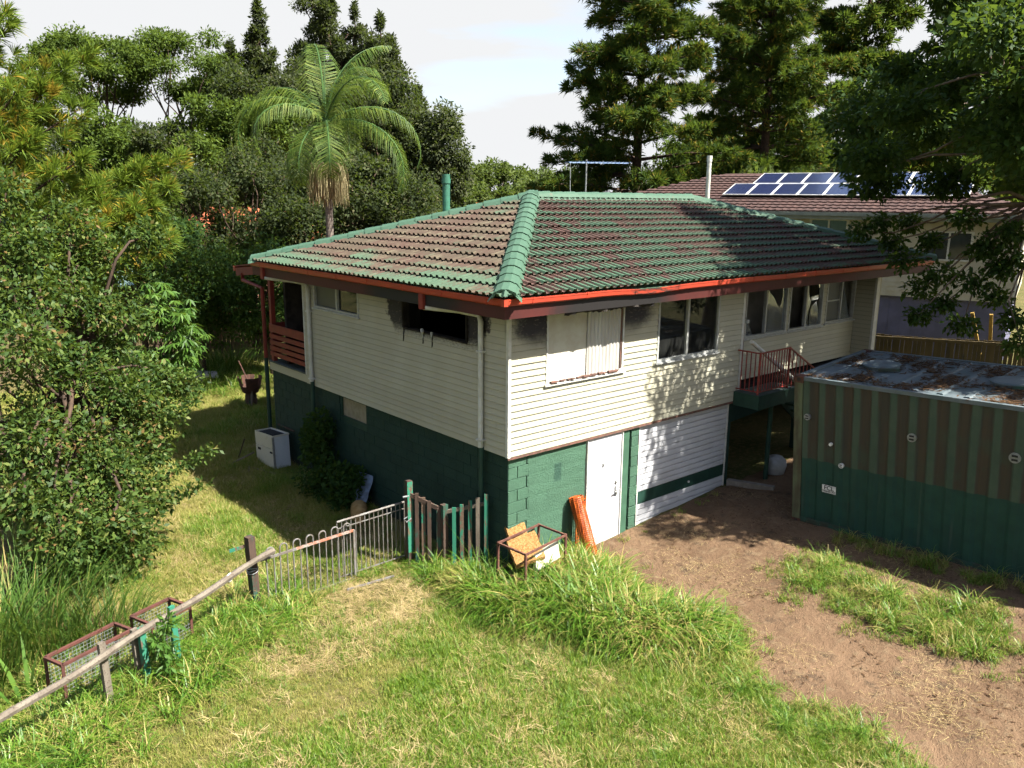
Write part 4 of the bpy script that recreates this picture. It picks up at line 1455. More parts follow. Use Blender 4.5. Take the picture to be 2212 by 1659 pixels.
MB().box(-0.985, -0.885, 1.47, 1.57, -0.1, 1.6).build("post", M["dark_wood"], pf)
MB().box(-0.99, -0.88, 1.464, 1.4695, 0.3, 1.585).build("painted_face", M["green_wood"], pf)
MB().box(-0.60, -0.5, 0.97, 1.07, -0.1, 1.22).build("post", M["dark_wood"], pf)
b = MB()
b.bar((-0.94, 1.5, 1.36), (-0.55, 1.02, 1.10), 0.04, 0.07)
b.build("rail", M["dark_wood"], pf)
b = MB()
b.bar((-0.55, 1.02, 1.08), (-0.06, 0.44, 1.3), 0.04, 0.06)
b.build("rail", M["old_wood"], pf)
for (x_, y_, h_, mk) in ((-0.85, 1.40, 1.39, "dark_wood"), (-0.78, 1.31, 1.32, "green_wood"), (-0.72, 1.22, 1.27, "dark_wood"), (-0.61, 1.10, 1.15, "dark_wood"),
                         (-0.45, 0.87, 1.2, "green_wood"), (-0.36, 0.77, 1.27, "green_wood"), (-0.27, 0.66, 1.34, "green_wood"), (-0.18, 0.56, 1.42, "old_wood"), (-0.09, 0.45, 1.48, "green_wood")):
    b = MB()
    lean = random.uniform(-0.03, 0.03)
    b.bar((x_ - 0.02, y_ - 0.03, -0.05), (x_ - 0.02 + lean, y_ - 0.03 + lean, h_), 0.065, 0.02, (0.64, 0.77, 0))
    b.build("picket", M[mk], pf)
MB().tube([(-1.06, 1.5, 1.33), (-0.96, 1.47, 1.34)], 0.018, 8).build("gate_hinge", M["galvanised"], pf)
b = MB()
b.tube([(-0.96, 1.47, 0.98), (-1.05, 1.5, 0.93), (-1.02, 1.46, 0.88), (-0.93, 1.45, 0.93)], 0.012, 6)
b.build("wire_tie", M["galvanised"], pf)

# wire cages among the weeds behind the rail
def cage(name, P, Q, h_, dep, label):
    root = thing(name, P, label, "cage", "wire cages behind the pole rail")
    P, Q = Vector(P), Vector(Q)
    d_ = (Q - P).normalized()
    nrm = Vector((-d_.y, d_.x, 0)) * dep
    H_ = Vector((0, 0, h_))
    b = MB()
    for s_ in (Vector((0, 0, 0)), nrm):
        for z_ in (Vector((0, 0, 0.03)), H_):
            b.bar(P + s_ + z_, Q + s_ + z_, 0.04, 0.035)
    for s_ in (P, Q):
        b.bar(s_ + H_, s_ + nrm + H_, 0.04, 0.035)
        b.bar(s_ + Vector((0, 0, 0)), s_ + H_, 0.035, 0.035)
        b.bar(s_ + nrm, s_ + nrm + H_, 0.035, 0.035)
    b.build("frame", M["red_brown_frame"], root)
    L_ = (Q - P).length
    w_ = MB()
    for s_ in (Vector((0, 0, 0)), nrm):
        n_ = int(L_ / 0.05)
        for i in range(1, n_):
            w_.bar(P + s_ + d_ * (L_ * i / n_), P + s_ + d_ * (L_ * i / n_) + H_, 0.004, 0.004)
        n_ = int(h_ / 0.05)
        for i in range(1, n_):
            w_.bar(P + s_ + Vector((0, 0, h_ * i / n_)), Q + s_ + Vector((0, 0, h_ * i / n_)), 0.004, 0.004)
    w_.build("wire_mesh", M["galvanised"], root)
    return root
cage("wire_cage", (-5.35, 1.05, 0), (-4.78, 1.25, 0), 0.66, 0.45, "red framed wire cage under the higher end of the pole rail")
cage("wire_cage", (-6.5, 0.75, 0), (-5.6, 1.1, 0), 0.66, 0.35, "longer red framed wire cage at the lower left behind the pole rail")

# ------------------------------------------------------------------ things in the front yard
fr = thing("rusty_steel_frame", (0.17, -0.43, 0), "rusty steel box frame standing in tall grass by the green wall", "frame")
c4 = [Vector((-0.36, -0.2, 0)), Vector((-0.31, -0.82, 0)), Vector((0.71, -0.66, 0)), Vector((0.66, -0.05, 0))]
plain("rusty_angle", (0.11, 0.045, 0.035), (0.17, 0.08, 0.055), 12, 0.85, 0.2, 0.3)
for p in c4:
    MB().bar(p, p + Vector((0, 0, 0.9)), 0.035, 0.035).build("leg", M["rusty_angle"], fr)
for z_ in (0.88, 0.42):
    for i in range(4):
        p, q = c4[i] + Vector((0, 0, z_)), c4[(i + 1) % 4] + Vector((0, 0, z_))
        d_ = (q - p).normalized() * 0.018
        MB().bar(p + d_, q - d_, 0.03, 0.03).build("rail", M["rusty_angle"], fr)
t = MT("crumbly_foam", 0.95, 0.1)
c = t.mix(t.noise(28, 4).ss(0.4, 0.62), (0.40, 0.225, 0.085), (0.26, 0.125, 0.04))
c = t.mix(t.noise(60, 2).ss(0.6, 0.68), c, (0.50, 0.34, 0.16))
t.col(c).bump(t.noise(45, 3), 1.0, 0.03)
M["foam"] = t.mat
def slab(name, corners, th, label, cat, mat, group=None, n=10):
    """an uneven slab over four corners"""
    A_, B_, C_, D_ = [Vector(q) for q in corners]
    nrm = (B_ - A_).cross(D_ - A_).normalized()
    b = MB()
    top, bot = [], []
    for j in range(n + 1):
        for i in range(n + 1):
            p = A_.lerp(B_, i / n).lerp(D_.lerp(C_, i / n), j / n)
            e = mnoise.noise(p * 7) * 0.018
            ed = 1 if i in (0, n) or j in (0, n) else 0
            p2 = p + Vector((mnoise.noise(p * 9), mnoise.noise(p * 11), 0)) * 0.02 * ed
            top.append(p2 + nrm * (th / 2 + e))
            bot.append(p2 - nrm * (th / 2))
    m_ = n + 1
    b.add(top, [(j * m_ + i, j * m_ + i + 1, (j + 1) * m_ + i + 1, (j + 1) * m_ + i) for j in range(n) for i in range(n)])
    b.add(bot, [((j + 1) * m_ + i, (j + 1) * m_ + i + 1, j * m_ + i + 1, j * m_ + i) for j in range(n) for i in range(n)])
    off = len(top)
    ring = [i for i in range(n)] + [j * m_ + n for j in range(n)] + [n * m_ + i for i in range(n, 0, -1)] + [j * m_ for j in range(n, 0, -1)]
    for q in range(len(ring)):
        a_, c2 = ring[q], ring[(q + 1) % len(ring)]
        b.f.append((a_, off + a_, off + c2, c2))
    return tag(b.build(name, mat), label, cat, group)
slab("foam_slab", [(-0.33, -0.62, 0.60), (0.22, -0.70, 0.64), (0.42, -0.2, 0.86), (-0.12, -0.12, 0.80)], 0.07, "large crumbling orange foam slab tilted inside the rusty steel frame", "foam", M["foam"])
slab("foam_slab", [(-0.1, -0.25, 0.70), (0.30, -0.22, 0.74), (0.42, 0.12, 0.98), (0.05, 0.12, 0.95)], 0.07, "smaller orange foam slab leaning out over the back of the rusty frame", "foam", M["foam"])
slab("foam_slab", [(0.1, -0.76, 0.40), (0.68, -0.68, 0.44), (0.66, -0.52, 0.44), (0.1, -0.6, 0.40)], 0.06, "thin strip of orange foam under the cream cushion in the rusty frame", "foam", M["foam"])
plain("cream_vinyl", (0.72, 0.70, 0.56), (0.62, 0.59, 0.45), 6, 0.5, 0.4)
slab("vinyl_cushion", [(0.02, -0.70, 0.45), (0.62, -0.61, 0.50), (0.62, -0.55, 0.78), (0.04, -0.62, 0.70)], 0.06, "cream vinyl cushion on its edge inside the rusty steel frame", "cushion", M["cream_vinyl"], n=6)
MB().bar((0.36, 0.06, 0.86), (0.32, -0.14, 0.80), 0.06, 0.04).build("cream_batten", M["cream_vinyl"])
tag(bpy.data.objects["cream_batten"], "short cream batten lying on the back foam slab", "batten")

# roll of orange barrier mesh leaning at the door
t = MT("orange_mesh", 0.5, 0.4)
c = t.mix(t.noise(14, 3).ss(0.4, 0.65), (0.62, 0.125, 0.012), (0.36, 0.06, 0.008))
t.col(c)
M["orange"] = t.mat
om = thing("barrier_mesh_roll", (1.56, -0.45, 0.05), "orange plastic barrier mesh roll leaning beside the white door", "mesh roll")
a, c_ = Vector((1.60, -0.46, 0.04)), Vector((1.50, -0.08, 1.2))
b = MB()
core = [(a.lerp(c_, k_)) for k_ in np.linspace(0, 1, 9)]
b.tube(core, [0.09 + 0.01 * math.sin(k_ * 2.2) for k_ in range(9)], 12)
b.build("inner_roll", M["orange"], om)
ax = (c_ - a).normalized()
e1 = ax.orthogonal().normalized()
e2 = ax.cross(e1)
b = MB()
for i in range(34):
    p = a.lerp(c_, (i + 0.5) / 34)
    ring = [p + (e1 * math.cos(q) + e2 * math.sin(q)) * (0.118 + 0.012 * mnoise.noise(p * 8 + Vector((q, 0, 0)))) for q in np.linspace(0, 2 * math.pi, 17)]
    b.tube(ring, 0.009, 4, False)
for k_ in range(14):
    q = k_ / 14 * 2 * math.pi
    b.tube([a.lerp(c_, s_) + (e1 * math.cos(q + s_ * 0.6) + e2 * math.sin(q + s_ * 0.6)) * 0.121 for s_ in np.linspace(0, 1, 10)], 0.007, 4, False)
b.build("mesh_web", M["orange"], om)
b = MB()
for i in range(16):
    z_ = 0.15 + i * 0.06
    b.bar((1.60, -0.012, z_), (1.84, -0.012, z_ + 0.02), 0.006, 0.014)
for i in range(5):
    b.bar((1.61 + i * 0.055, -0.014, 0.12), (1.61 + i * 0.055, -0.014, 1.13), 0.014, 0.006, (0, 1, 0))
b.build("loose_web", M["orange"], om)
b = MB()
for i in range(6):
    b.bar((1.62 + i * 0.05, -0.55 + 0.03 * i, 0.06 + 0.02 * (i % 2)), (1.78 + i * 0.045, -0.28, 0.09), 0.012, 0.006)
    b.bar((1.62 + i * 0.03, -0.5 + i * 0.05, 0.07), (2.0, -0.47 + i * 0.05, 0.08), 0.012, 0.006)
b.build("crumpled_web", M["orange"], om)

# concrete edge, pale drum under the landing
plain("concrete", (0.30, 0.27, 0.23), (0.22, 0.19, 0.16), 8, 0.9, 0.2, 0.4)
o = MB().bar((6.18, -0.02, 0.36), (6.5, -0.95, 0.38), 0.14, 0.22).build("concrete_edging", M["concrete"])
tag(o, "short concrete kerb running out from the garage end below the landing", "kerb")
plain("pale_plastic", (0.45, 0.47, 0.48), (0.36, 0.37, 0.37), 6, 0.6)
b = MB()
zz = ground_z(7.4, -0.4)
b.tube([(7.4, -0.4, zz + h_) for h_ in (-0.02, 0.05, 0.22, 0.34, 0.42, 0.46)], [0.15, 0.2, 0.24, 0.22, 0.14, 0.02], 18)
tag(b.build("round_tank", M["pale_plastic"], None, True), "pale rounded plastic tank in the dark under the landing", "tank")

# ------------------------------------------------------------------ things in the side yard
plain("enamel_white", (0.62, 0.60, 0.50), (0.30, 0.24, 0.15), 5, 0.45, 0.4, contrast=(0.6, 0.85))
plain("enamel_side", (0.60, 0.66, 0.72), (0.45, 0.47, 0.46), 5, 0.4, 0.45, contrast=(0.55, 0.85))
plain("dark_cavity", (0.015, 0.017, 0.022), None, 5, 0.9)
wm = thing("discarded_stove", (-0.35, 8.2, 0), "old white enamel stove dumped in the shaded side yard with its top off", "stove")
Rt = Matrix.Translation((-0.36, 8.24, 0)) @ Matrix.Rotation(math.radians(3), 4, 'Z') @ Matrix.Rotation(math.radians(-3), 4, 'X')
def wpart(b, nm, mk): return link(nm, b.mesh(nm, M[mk]), wm, Rt)
wpart(MB().box(-0.2, 0.2, -0.44, 0.44, 0.03, 0.80), "body", "enamel_side")
wpart(MB().box(-0.225, -0.2, -0.43, 0.43, 0.05, 0.50), "oven_door", "enamel_white")
wpart(MB().box(-0.222, -0.2, -0.43, 0.43, 0.515, 0.80), "control_panel", "enamel_white")
wpart(MB().box(-0.24, -0.225, 0.18, 0.30, 0.40, 0.45), "handle", "dark_cavity")
wpart(MB().box(-0.24, -0.222, -0.40, -0.30, 0.40, 0.44), "handle", "dark_cavity")
wpart(MB().box(-0.235, -0.19, -0.47, -0.435, 0.03, 0.80), "corner_trim", "galvanised")
b = MB()
b.box(-0.17, 0.17, -0.41, 0.41, 0.79, 0.803)
wpart(b, "open_top", "dark_cavity")
b = MB()
for q in ((-0.21, -0.2, -0.45, 0.45), (0.2, 0.21, -0.45, 0.45), (-0.2, 0.2, -0.45, -0.43), (-0.2, 0.2, 0.43, 0.45)):
    b.box(q[0], q[1], q[2], q[3], 0.79, 0.83)
wpart(b, "rim", "enamel_white")
for i, (p, q, w_) in enumerate((((-0.7, 8.9, 0.06), (-1.1, 8.0, 0.05), 0.05), ((-0.9, 9.1, 0.05), (-0.75, 9.0, 0.55), 0.05), ((-1.3, 8.8, 0.04), (-0.7, 8.6, 0.3), 0.04), ((-0.75, 7.6, 0.04), (-0.2, 7.2, 0.06), 0.06),
                                ((-0.9, 8.3, 0.04), (-0.72, 7.4, 0.08), 0.07), ((0.0, 8.7, 0.86), (-0.05, 7.75, 0.9), 0.05))):
    o = MB().bar(p, q, w_, 0.025).build("scrap_timber", M["dark_wood" if i % 2 else "old_wood"])
    tag(o, ["loose plank lying flat left of the dumped stove", "dark stick propped upright behind the dumped stove", "thin pale stick leaning in front of the dumped stove", "short board on the grass right of the dumped stove",
            "wide board at the foot of the dumped stove", "long batten resting across the top of the dumped stove"][i], "timber", "scrap timber round the stove")
# rusty brazier on the far lawn
plain("rust_dark", (0.06, 0.03, 0.022), (0.10, 0.045, 0.03), 10, 0.9)
bz = thing("rusty_brazier", (1.45, 13.8, 0), "rusty bowl-shaped brazier with cut-outs on a stump in the far lawn", "brazier")
b = MB()
rings = [(0.12, 0.42), (0.24, 0.52), (0.31, 0.72), (0.36, 0.98)]
n_ = 16
vv = []
for r_, z_ in rings:
    vv += [(1.45 + r_ * math.cos(q), 13.8 + r_ * math.sin(q), z_) for q in np.linspace(0, 2 * math.pi, n_, endpoint=False)]
ff = []
for i in range(3):
    for k_ in range(n_):
        if i == 2 and k_ % 4 == 1:
            continue
        ff.append((i * n_ + k_, i * n_ + (k_ + 1) % n_, (i + 1) * n_ + (k_ + 1) % n_, (i + 1) * n_ + k_))
b.add(vv, ff)
b.build("bowl", M["rust_dark"], bz)
MB().tube([(1.45, 13.8, 0.0), (1.45, 13.8, 0.45)], [0.2, 0.16], 10).build("stump", M["dark_wood"], bz)
MB().bar((1.35, 13.55, 0.0), (1.42, 13.6, 0.95), 0.06, 0.05).build("stake", M["old_wood"], bz)
MB().tube([(1.40, 13.9, 0.9), (1.25, 14.1, 1.45)], 0.02, 6).build("poker", M["rust_dark"], bz)
plain("grey_sheet", (0.42, 0.42, 0.42), (0.30, 0.30, 0.31), 4, 0.6)
slab("sheet_scrap", [(0.2, 17.3, 0.25), (1.2, 17.2, 0.3), (1.4, 18.6, 0.45), (0.3, 18.7, 0.35)], 0.05, "crumpled pale grey sheet lying on the far lawn", "sheet", M["grey_sheet"], n=8)
slab("sheet_scrap", [(0.5, 17.6, 0.42), (1.7, 17.0, 0.36), (1.9, 17.7, 0.42), (0.9, 18.3, 0.52)], 0.03, "smaller grey sheet overlapping the crumpled one on the far lawn", "sheet", M["grey_sheet"], n=8)
plain("blue_enamel", (0.20, 0.27, 0.40), (0.12, 0.15, 0.20), 8, 0.5)
o = slab("metal_tray", [(-0.45, 4.25, 0.15), (-0.3, 4.15, 0.1), (0.0, 4.25, 0.72), (-0.1, 4.85, 0.74)], 0.03, "blue-grey metal tray half buried in creeper against the dark green wall", "tray", M["blue_enamel"], n=6)
plain("straw_bag", (0.45, 0.30, 0.13), (0.33, 0.2, 0.08), 9, 0.9, 0.1, 0.4)
b = MB()
b.tube([(-0.75, 3.55, 0.1), (-0.65, 3.75, 0.2), (-0.5, 4.0, 0.24), (-0.38, 4.2, 0.18)], [0.05, 0.16, 0.17, 0.05], 10)
tag(b.build("straw_sack", M["straw_bag"], None, True), "limp straw-coloured sack on the ground below the blue tray", "sack")
plain("scrap_orange", (0.75, 0.22, 0.03), (0.7, 0.5, 0.05), 20, 0.6)
o = MB().bar((-4.02, 0.83, 0.05), (-3.86, 0.95, 0.1), 0.05, 0.04).build("plastic_scrap", M["scrap_orange"])
tag(o, "small orange and yellow plastic scrap in the dry grass by the gate post", "scrap")

# roof-top things that are not part of the roof
an = thing("television_antenna", (6.9, 5.2, 5.9), "long television antenna on two thin masts behind the roof ridge", "antenna")
MB().tube([(6.9, 5.2, 5.85), (6.9, 5.2, 7.27)], 0.02, 8).build("mast", M["galvanised"], an)
MB().tube([(6.37, 5.2, 5.85), (6.34, 5.2, 7.19)], 0.012, 8).build("mast", M["galvanised"], an)
plain("antenna_blue", (0.18, 0.28, 0.50), (0.25, 0.33, 0.45), 10, 0.5)
MB().bar((6.3, 5.2, 7.18), (8.45, 5.2, 7.235), 0.025, 0.03).build("boom", M["antenna_blue"], an)
for i in range(14):
    k_ = i / 13
    p = Vector((6.4, 5.2, 7.2)).lerp(Vector((8.43, 5.2, 7.25)), k_)
    l_ = 0.34 - 0.2 * k_
    MB().bar(p - Vector((0.25 * l_, l_, 0)), p + Vector((0.25 * l_, l_, 0)), 0.014, 0.014).build("element", M["antenna_blue"], an)
fl = thing("white_flue", (11.27, 4.7, 5.9), "slim white flue pipe standing behind the far end of the roof ridge", "flue")
MB().tube([(11.27, 4.7, 5.7), (11.26, 4.7, 7.36)], 0.062, 12).build("pipe", M["white_pipe"], fl)
MB().tube([(11.26, 4.7, 7.36), (11.26, 4.7, 7.52)], 0.075, 12).build("cap", M["white_pipe"], fl)

# ------------------------------------------------------------------ paling fence on the boundary
t = MT("paling_timber", 0.9, 0.2)
c = t.mix(t.objrand(), (0.17, 0.13, 0.065), (0.12, 0.095, 0.05))
c = t.mix(t.noise(6, 5, 'world', (1, 1, 0.2)).ss(0.5, 0.7), c, (0.09, 0.075, 0.045))
t.col(c)
M["paling"] = t.mat
pl = thing("paling_fence", (15.3, 1.0, 0.85), "brown timber paling fence with a top rail between the container and the next house", "fence")
P0, P1 = Vector((13.9, 4.8, 0)), Vector((17.4, -8.5, 0))
d_ = (P1 - P0).normalized()
nr = Vector((d_.y, -d_.x, 0))
L_ = (P1 - P0).length
pm = MB().box(-0.049, 0.049, -0.008, 0.008, 0, 1.78).mesh("paling", M["paling"])
s_ = 0.0
rz = math.atan2(d_.y, d_.x)
while s_ < L_:
    p = P0 + d_ * s_
    link("paling", pm, pl, Matrix.Translation((p.x, p.y, ground_z(p.x, p.y) - 0.02 + random.uniform(-0.012, 0.012))) @ Matrix.Rotation(rz, 4, 'Z') @ Matrix.Rotation(random.uniform(-0.008, 0.008), 4, 'Y'))
    s_ += 0.106
for h_ in (1.58, 0.35):
    a, c_ = P0 + Vector((0, 0, ground_z(P0.x, P0.y) + h_)), P1 + Vector((0, 0, ground_z(P1.x, P1.y) + h_))
    off = Vector((-abs(nr.x), -nr.y if nr.x > 0 else nr.y, 0)) * 0.035
    MB().bar(a + off, c_ + off, 0.04, 0.08).build("rail", M["paling"], pl)
plain("yellow_timber", (0.42, 0.27, 0.045), (0.32, 0.2, 0.04), 6, 0.8)

# ------------------------------------------------------------------ the house next door
plain("brown_roof_tile", (0.082, 0.042, 0.034), (0.06, 0.033, 0.028), 3, 0.85, 0.25, 0.3)
plain("neighbour_board", (0.60, 0.56, 0.42), (0.52, 0.48, 0.35), 3, 0.7)
plain("bluegrey_wall", (0.16, 0.16, 0.25), (0.13, 0.13, 0.20), 2, 0.85)
plain("dark_glass", (0.05, 0.06, 0.06), None, 3, 0.1, 0.6)
t = MT("solar_cell", 0.18, 0.6)
lx, ly, lz = t.xyz('object')
gx = ((lx * 6.5).m('FRACT') - 0.5).m('ABSOLUTE').gt(0.46)
gy = ((ly * 6.5).m('FRACT') - 0.5).m('ABSOLUTE').gt(0.46)
t.col(t.mix(gx.max(gy), (0.012, 0.018, 0.06), (0.06, 0.075, 0.14)))
M["solar"] = t.mat
nb = thing("neighbour_house", (19.9, 2.5, 1.1), "two-storey cream house with a brown tiled roof and solar panels beyond the paling fence", "house")
NP = Vector((19.63, 3.44, 0))
ND = Vector((0.288, -0.958, 0)).normalized()
NN = Vector((ND.y, -ND.x, 0))          # towards the camera
NM = Matrix(((ND.x, NN.x, 0, NP.x), (ND.y, NN.y, 0, NP.y), (0, 0, 1, 0), (0, 0, 0, 1)))   # local x along the wall, y outwards (left-handed pair is avoided below)
def nbox(b, s0, s1, n0, n1, z0, z1):
    return b.box(s0, s1, n0, n1, z0, z1, NM)
def npart(b, name, mat, parent=None):
    me = b.mesh(name, M[mat])
    me.flip_normals()
    return link(name, me, parent or nb)
S0, S1, DEP = -11.4, 3.93, 8.6
NW1, NW2 = (1.25, 2.55, 4.5, 5.4), (-2.5, -1.28, 4.95, 5.72)
lw = npart(nbox(MB(), S0 + 0.1, S1 - 0.1, -DEP + 0.1, -0.1, 0.6, 3.2), "lower_wall", "bluegrey_wall")
b = MB()
for i in range(40):
    s_ = S0 + 0.3 + i * 0.38
    nbox(b, s_, s_ + 0.012, -0.1, -0.092, 0.7, 3.19)
npart(b, "wall_batten", "bluegrey_wall", lw)
uw = npart(nbox(MB(), S0, S1, -DEP, -0.004, 3.2, 5.72), "upper_wall", "neighbour_board")
e = 0.158
def nboard(s0, s1, z0, side=False):
    b = MB()
    if not side:
        q = [(0, 0), (0.024, 0), (0.006, e + 0.005), (0, e + 0.005)]
        p = [NM @ Vector((s0, a, z0 + c_)) for a, c_ in q] + [NM @ Vector((s1, a, z0 + c_)) for a, c_ in q]
    else:
        q = [(0, 0), (0.024, 0), (0.006, e + 0.005), (0, e + 0.005)]
        p = [NM @ Vector((S1 + a, -DEP, z0 + c_)) for a, c_ in q] + [NM @ Vector((S1 + a, -0.0, z0 + c_)) for a, c_ in q]
    b.add(p, [(0, 1, 2, 3), (7, 6, 5, 4), (0, 4, 5, 1), (1, 5, 6, 2), (2, 6, 7, 3)])
    link("weatherboard", b.mesh("weatherboard", M["neighbour_board"]), uw)
for i in range(16):
    z_ = 3.2 + i * e
    cuts = [(h[0], h[1]) for h in (NW1, NW2) if h[2] - 0.06 < z_ + e / 2 < h[3]]
    for a, c_ in segs(S0, S1, cuts):
        nboard(a, c_, z_)
    nboard(0, 0, z_, True)
for (s0, s1, z0, z1) in (NW1, NW2):
    b = MB()
    nbox(b, s0 - 0.05, s0 + 0.03, -0.05, 0.04, z0, z1)
    nbox(b, s1 - 0.03, s1 + 0.05, -0.05, 0.04, z0, z1)
    nbox(b, (s0 + s1) / 2 - 0.03, (s0 + s1) / 2 + 0.03, -0.05, 0.035, z0, z1)
    nbox(b, s0 + 0.03, s1 - 0.03, -0.05, 0.04, z1 - 0.05, z1)
    nbox(b, s0 - 0.08, s1 + 0.08, -0.05, 0.07, z0 - 0.05, z0)
    w = npart(b, "window", "white_trim")
    for a, c_ in ((s0 + 0.03, (s0 + s1) / 2 - 0.03), ((s0 + s1) / 2 + 0.03, s1 - 0.03)):
        npart(nbox(MB(), a, c_, -0.002, 0.01, z0, z1 - 0.05), "pane", "dark_glass", w)
npart(nbox(MB(), S1 - 0.05, S1 + 0.04, -0.06, 0.035, 3.2, 5.72), "corner_strip", "white_trim")
npart(nbox(MB(), -2.86, -2.76, -0.01, 0.05, 3.2, 5.7), "corner_strip", "neighbour_board")
npart(nbox(MB(), S0 - 0.6, S1 + 0.6, 0.0, 0.58, 5.73, 5.76), "soffit", "neighbour_board")
plain("sage_gutter", (0.30, 0.33, 0.28), (0.24, 0.27, 0.23), 5, 0.5)
npart(nbox(MB(), S0 - 0.62, S1 + 0.62, 0.585, 0.69, 5.84, 5.96), "gutter", "sage_gutter")
npart(nbox(MB(), S0 - 0.62, S1 + 0.62, 0.55, 0.584, 5.72, 5.93), "fascia_board", "sage_gutter")
npart(nbox(MB(), S1 + 0.0, S1 + 0.62, -DEP, 0.0, 5.73, 5.76), "soffit", "neighbour_board")
SL = 0.30
HV = (DEP + 1.2) / 2
def npt(s, v, lift=0.0):
    return NM @ Vector((s, 0.6 - v, 5.95 + SL * v + lift))
b = MB()
R0, R1 = S0 - 0.6 + HV, S1 + 0.6 - HV
A_, B_, C_, D_ = npt(S0 - 0.6, 0), npt(S1 + 0.6, 0), npt(R1, HV), npt(R0, HV)
E_, F_ = NM @ Vector((S1 + 0.6, 0.6 - 2 * HV, 5.95)), NM @ Vector((S0 - 0.6, 0.6 - 2 * HV, 5.95))
b.add([A_, B_, C_, D_, E_, F_], [(0, 1, 2, 3), (1, 4, 2), (4, 5, 3, 2), (5, 0, 3)])
nroof = link("roof", b.mesh("roof", M["brown_roof_tile"]), nb)
# rows of curved tiles, finer than can be told apart one by one
b = MB()
row, col_ = 0.33, 0.26
nv = int(HV / row)
for j in range(nv):
    v0 = j * row
    sa, sb = S0 - 0.6 + v0 + 0.1, S1 + 0.6 - v0 - 0.1
    n_ = int((sb - sa) / (col_ / 4))
    vv = []
    for i in range(n_ + 1):
        s_ = sa + (sb - sa) * i / n_
        w_ = 0.022 * (1 - abs(math.sin(math.pi * s_ / col_)))
        vv += [npt(s_, v0, 0.015 + w_ - 0.04), npt(s_, v0, 0.055 + w_), npt(s_, v0 + row + 0.03, 0.012 + w_)]
    k_ = len(b.v)
    b.v += [tuple(p) for p in vv]
    for i in range(n_):
        q = k_ + i * 3
        b.f += [(q, q + 3, q + 4, q + 1), (q + 1, q + 4, q + 5, q + 2)]
tag(link("roof_tiles", b.mesh("roof_tiles", M["brown_roof_tile"]), nroof), kind="stuff")
# solar panels
sp_ = thing("solar_panel_array", npt(-3.0, 2.6), "two rows of blue solar panels on the brown tiled roof next door", "solar panels")
PW_, PH_ = 0.90, 1.48
EX = ND
EY = (npt(0, 1) - npt(0, 0)).normalized()
EZ = EX.cross(EY) * -1 if EX.cross(EY).z < 0 else EX.cross(EY)
for row_, s_start in ((1.41, -6.05), (2.86, -5.35)):
    for i in range(9):
        if row_ > 2 and i == 8:
            continue
        P = npt(s_start + i * 0.925, row_, 0.14)
        m_ = Matrix(((EX.x, EY.x, EZ.x, P.x), (EX.y, EY.y, EZ.y, P.y), (EX.z, EY.z, EZ.z, P.z), (0, 0, 0, 1)))
        fr_ = MB()
        fr_.box(0, 0.035, 0, PH_, 0, 0.035).box(PW_ - 0.035, PW_, 0, PH_, 0, 0.035).box(0.035, PW_ - 0.035, 0, 0.035, 0, 0.035).box(0.035, PW_ - 0.035, PH_ - 0.035, PH_, 0, 0.035)
        if i == 0 and row_ < 2:
            fr_me = fr_.mesh("panel_frame", M["white_trim"])
            ce_me = MB().box(0.035, PW_ - 0.035, 0.035, PH_ - 0.035, 0.005, 0.028).mesh("cell_sheet", M["solar"])
        p_ = link("panel_frame", fr_me, sp_, m_)
        link("cell_sheet", ce_me, p_, m_)
# timber and tank seen over the paling fence
for i, (p, q, lab) in enumerate((((17.3, -1.05, 1.0), (16.9, -0.55, 3.25), "yellow timber leaning to the left behind the paling fence"), ((17.6, -1.0, 1.0), (17.35, -0.9, 3.2), "yellow timber beside the leaning one behind the paling fence"),
                                 ((17.9, -2.4, 1.0), (17.9, -2.4, 3.42), "upright yellow timber post behind the paling fence"))):
    tag(MB().bar(p, q, 0.24 if i == 2 else 0.12, 0.09, (0.3, -0.95, 0)).build("timber_post", M["yellow_timber"]), lab, "post", "yellow timbers over the fence")
b = MB()
b.tube([(18.2, -3.2, 2.75), (18.25, -3.3, 2.78), (18.3, -3.9, 2.78), (18.35, -4.0, 2.75)], [0.1, 0.28, 0.28, 0.1], 14)
tag(b.build("white_tank", M["white_trim"], None, True), "white rounded tank end showing over the paling fence", "tank")

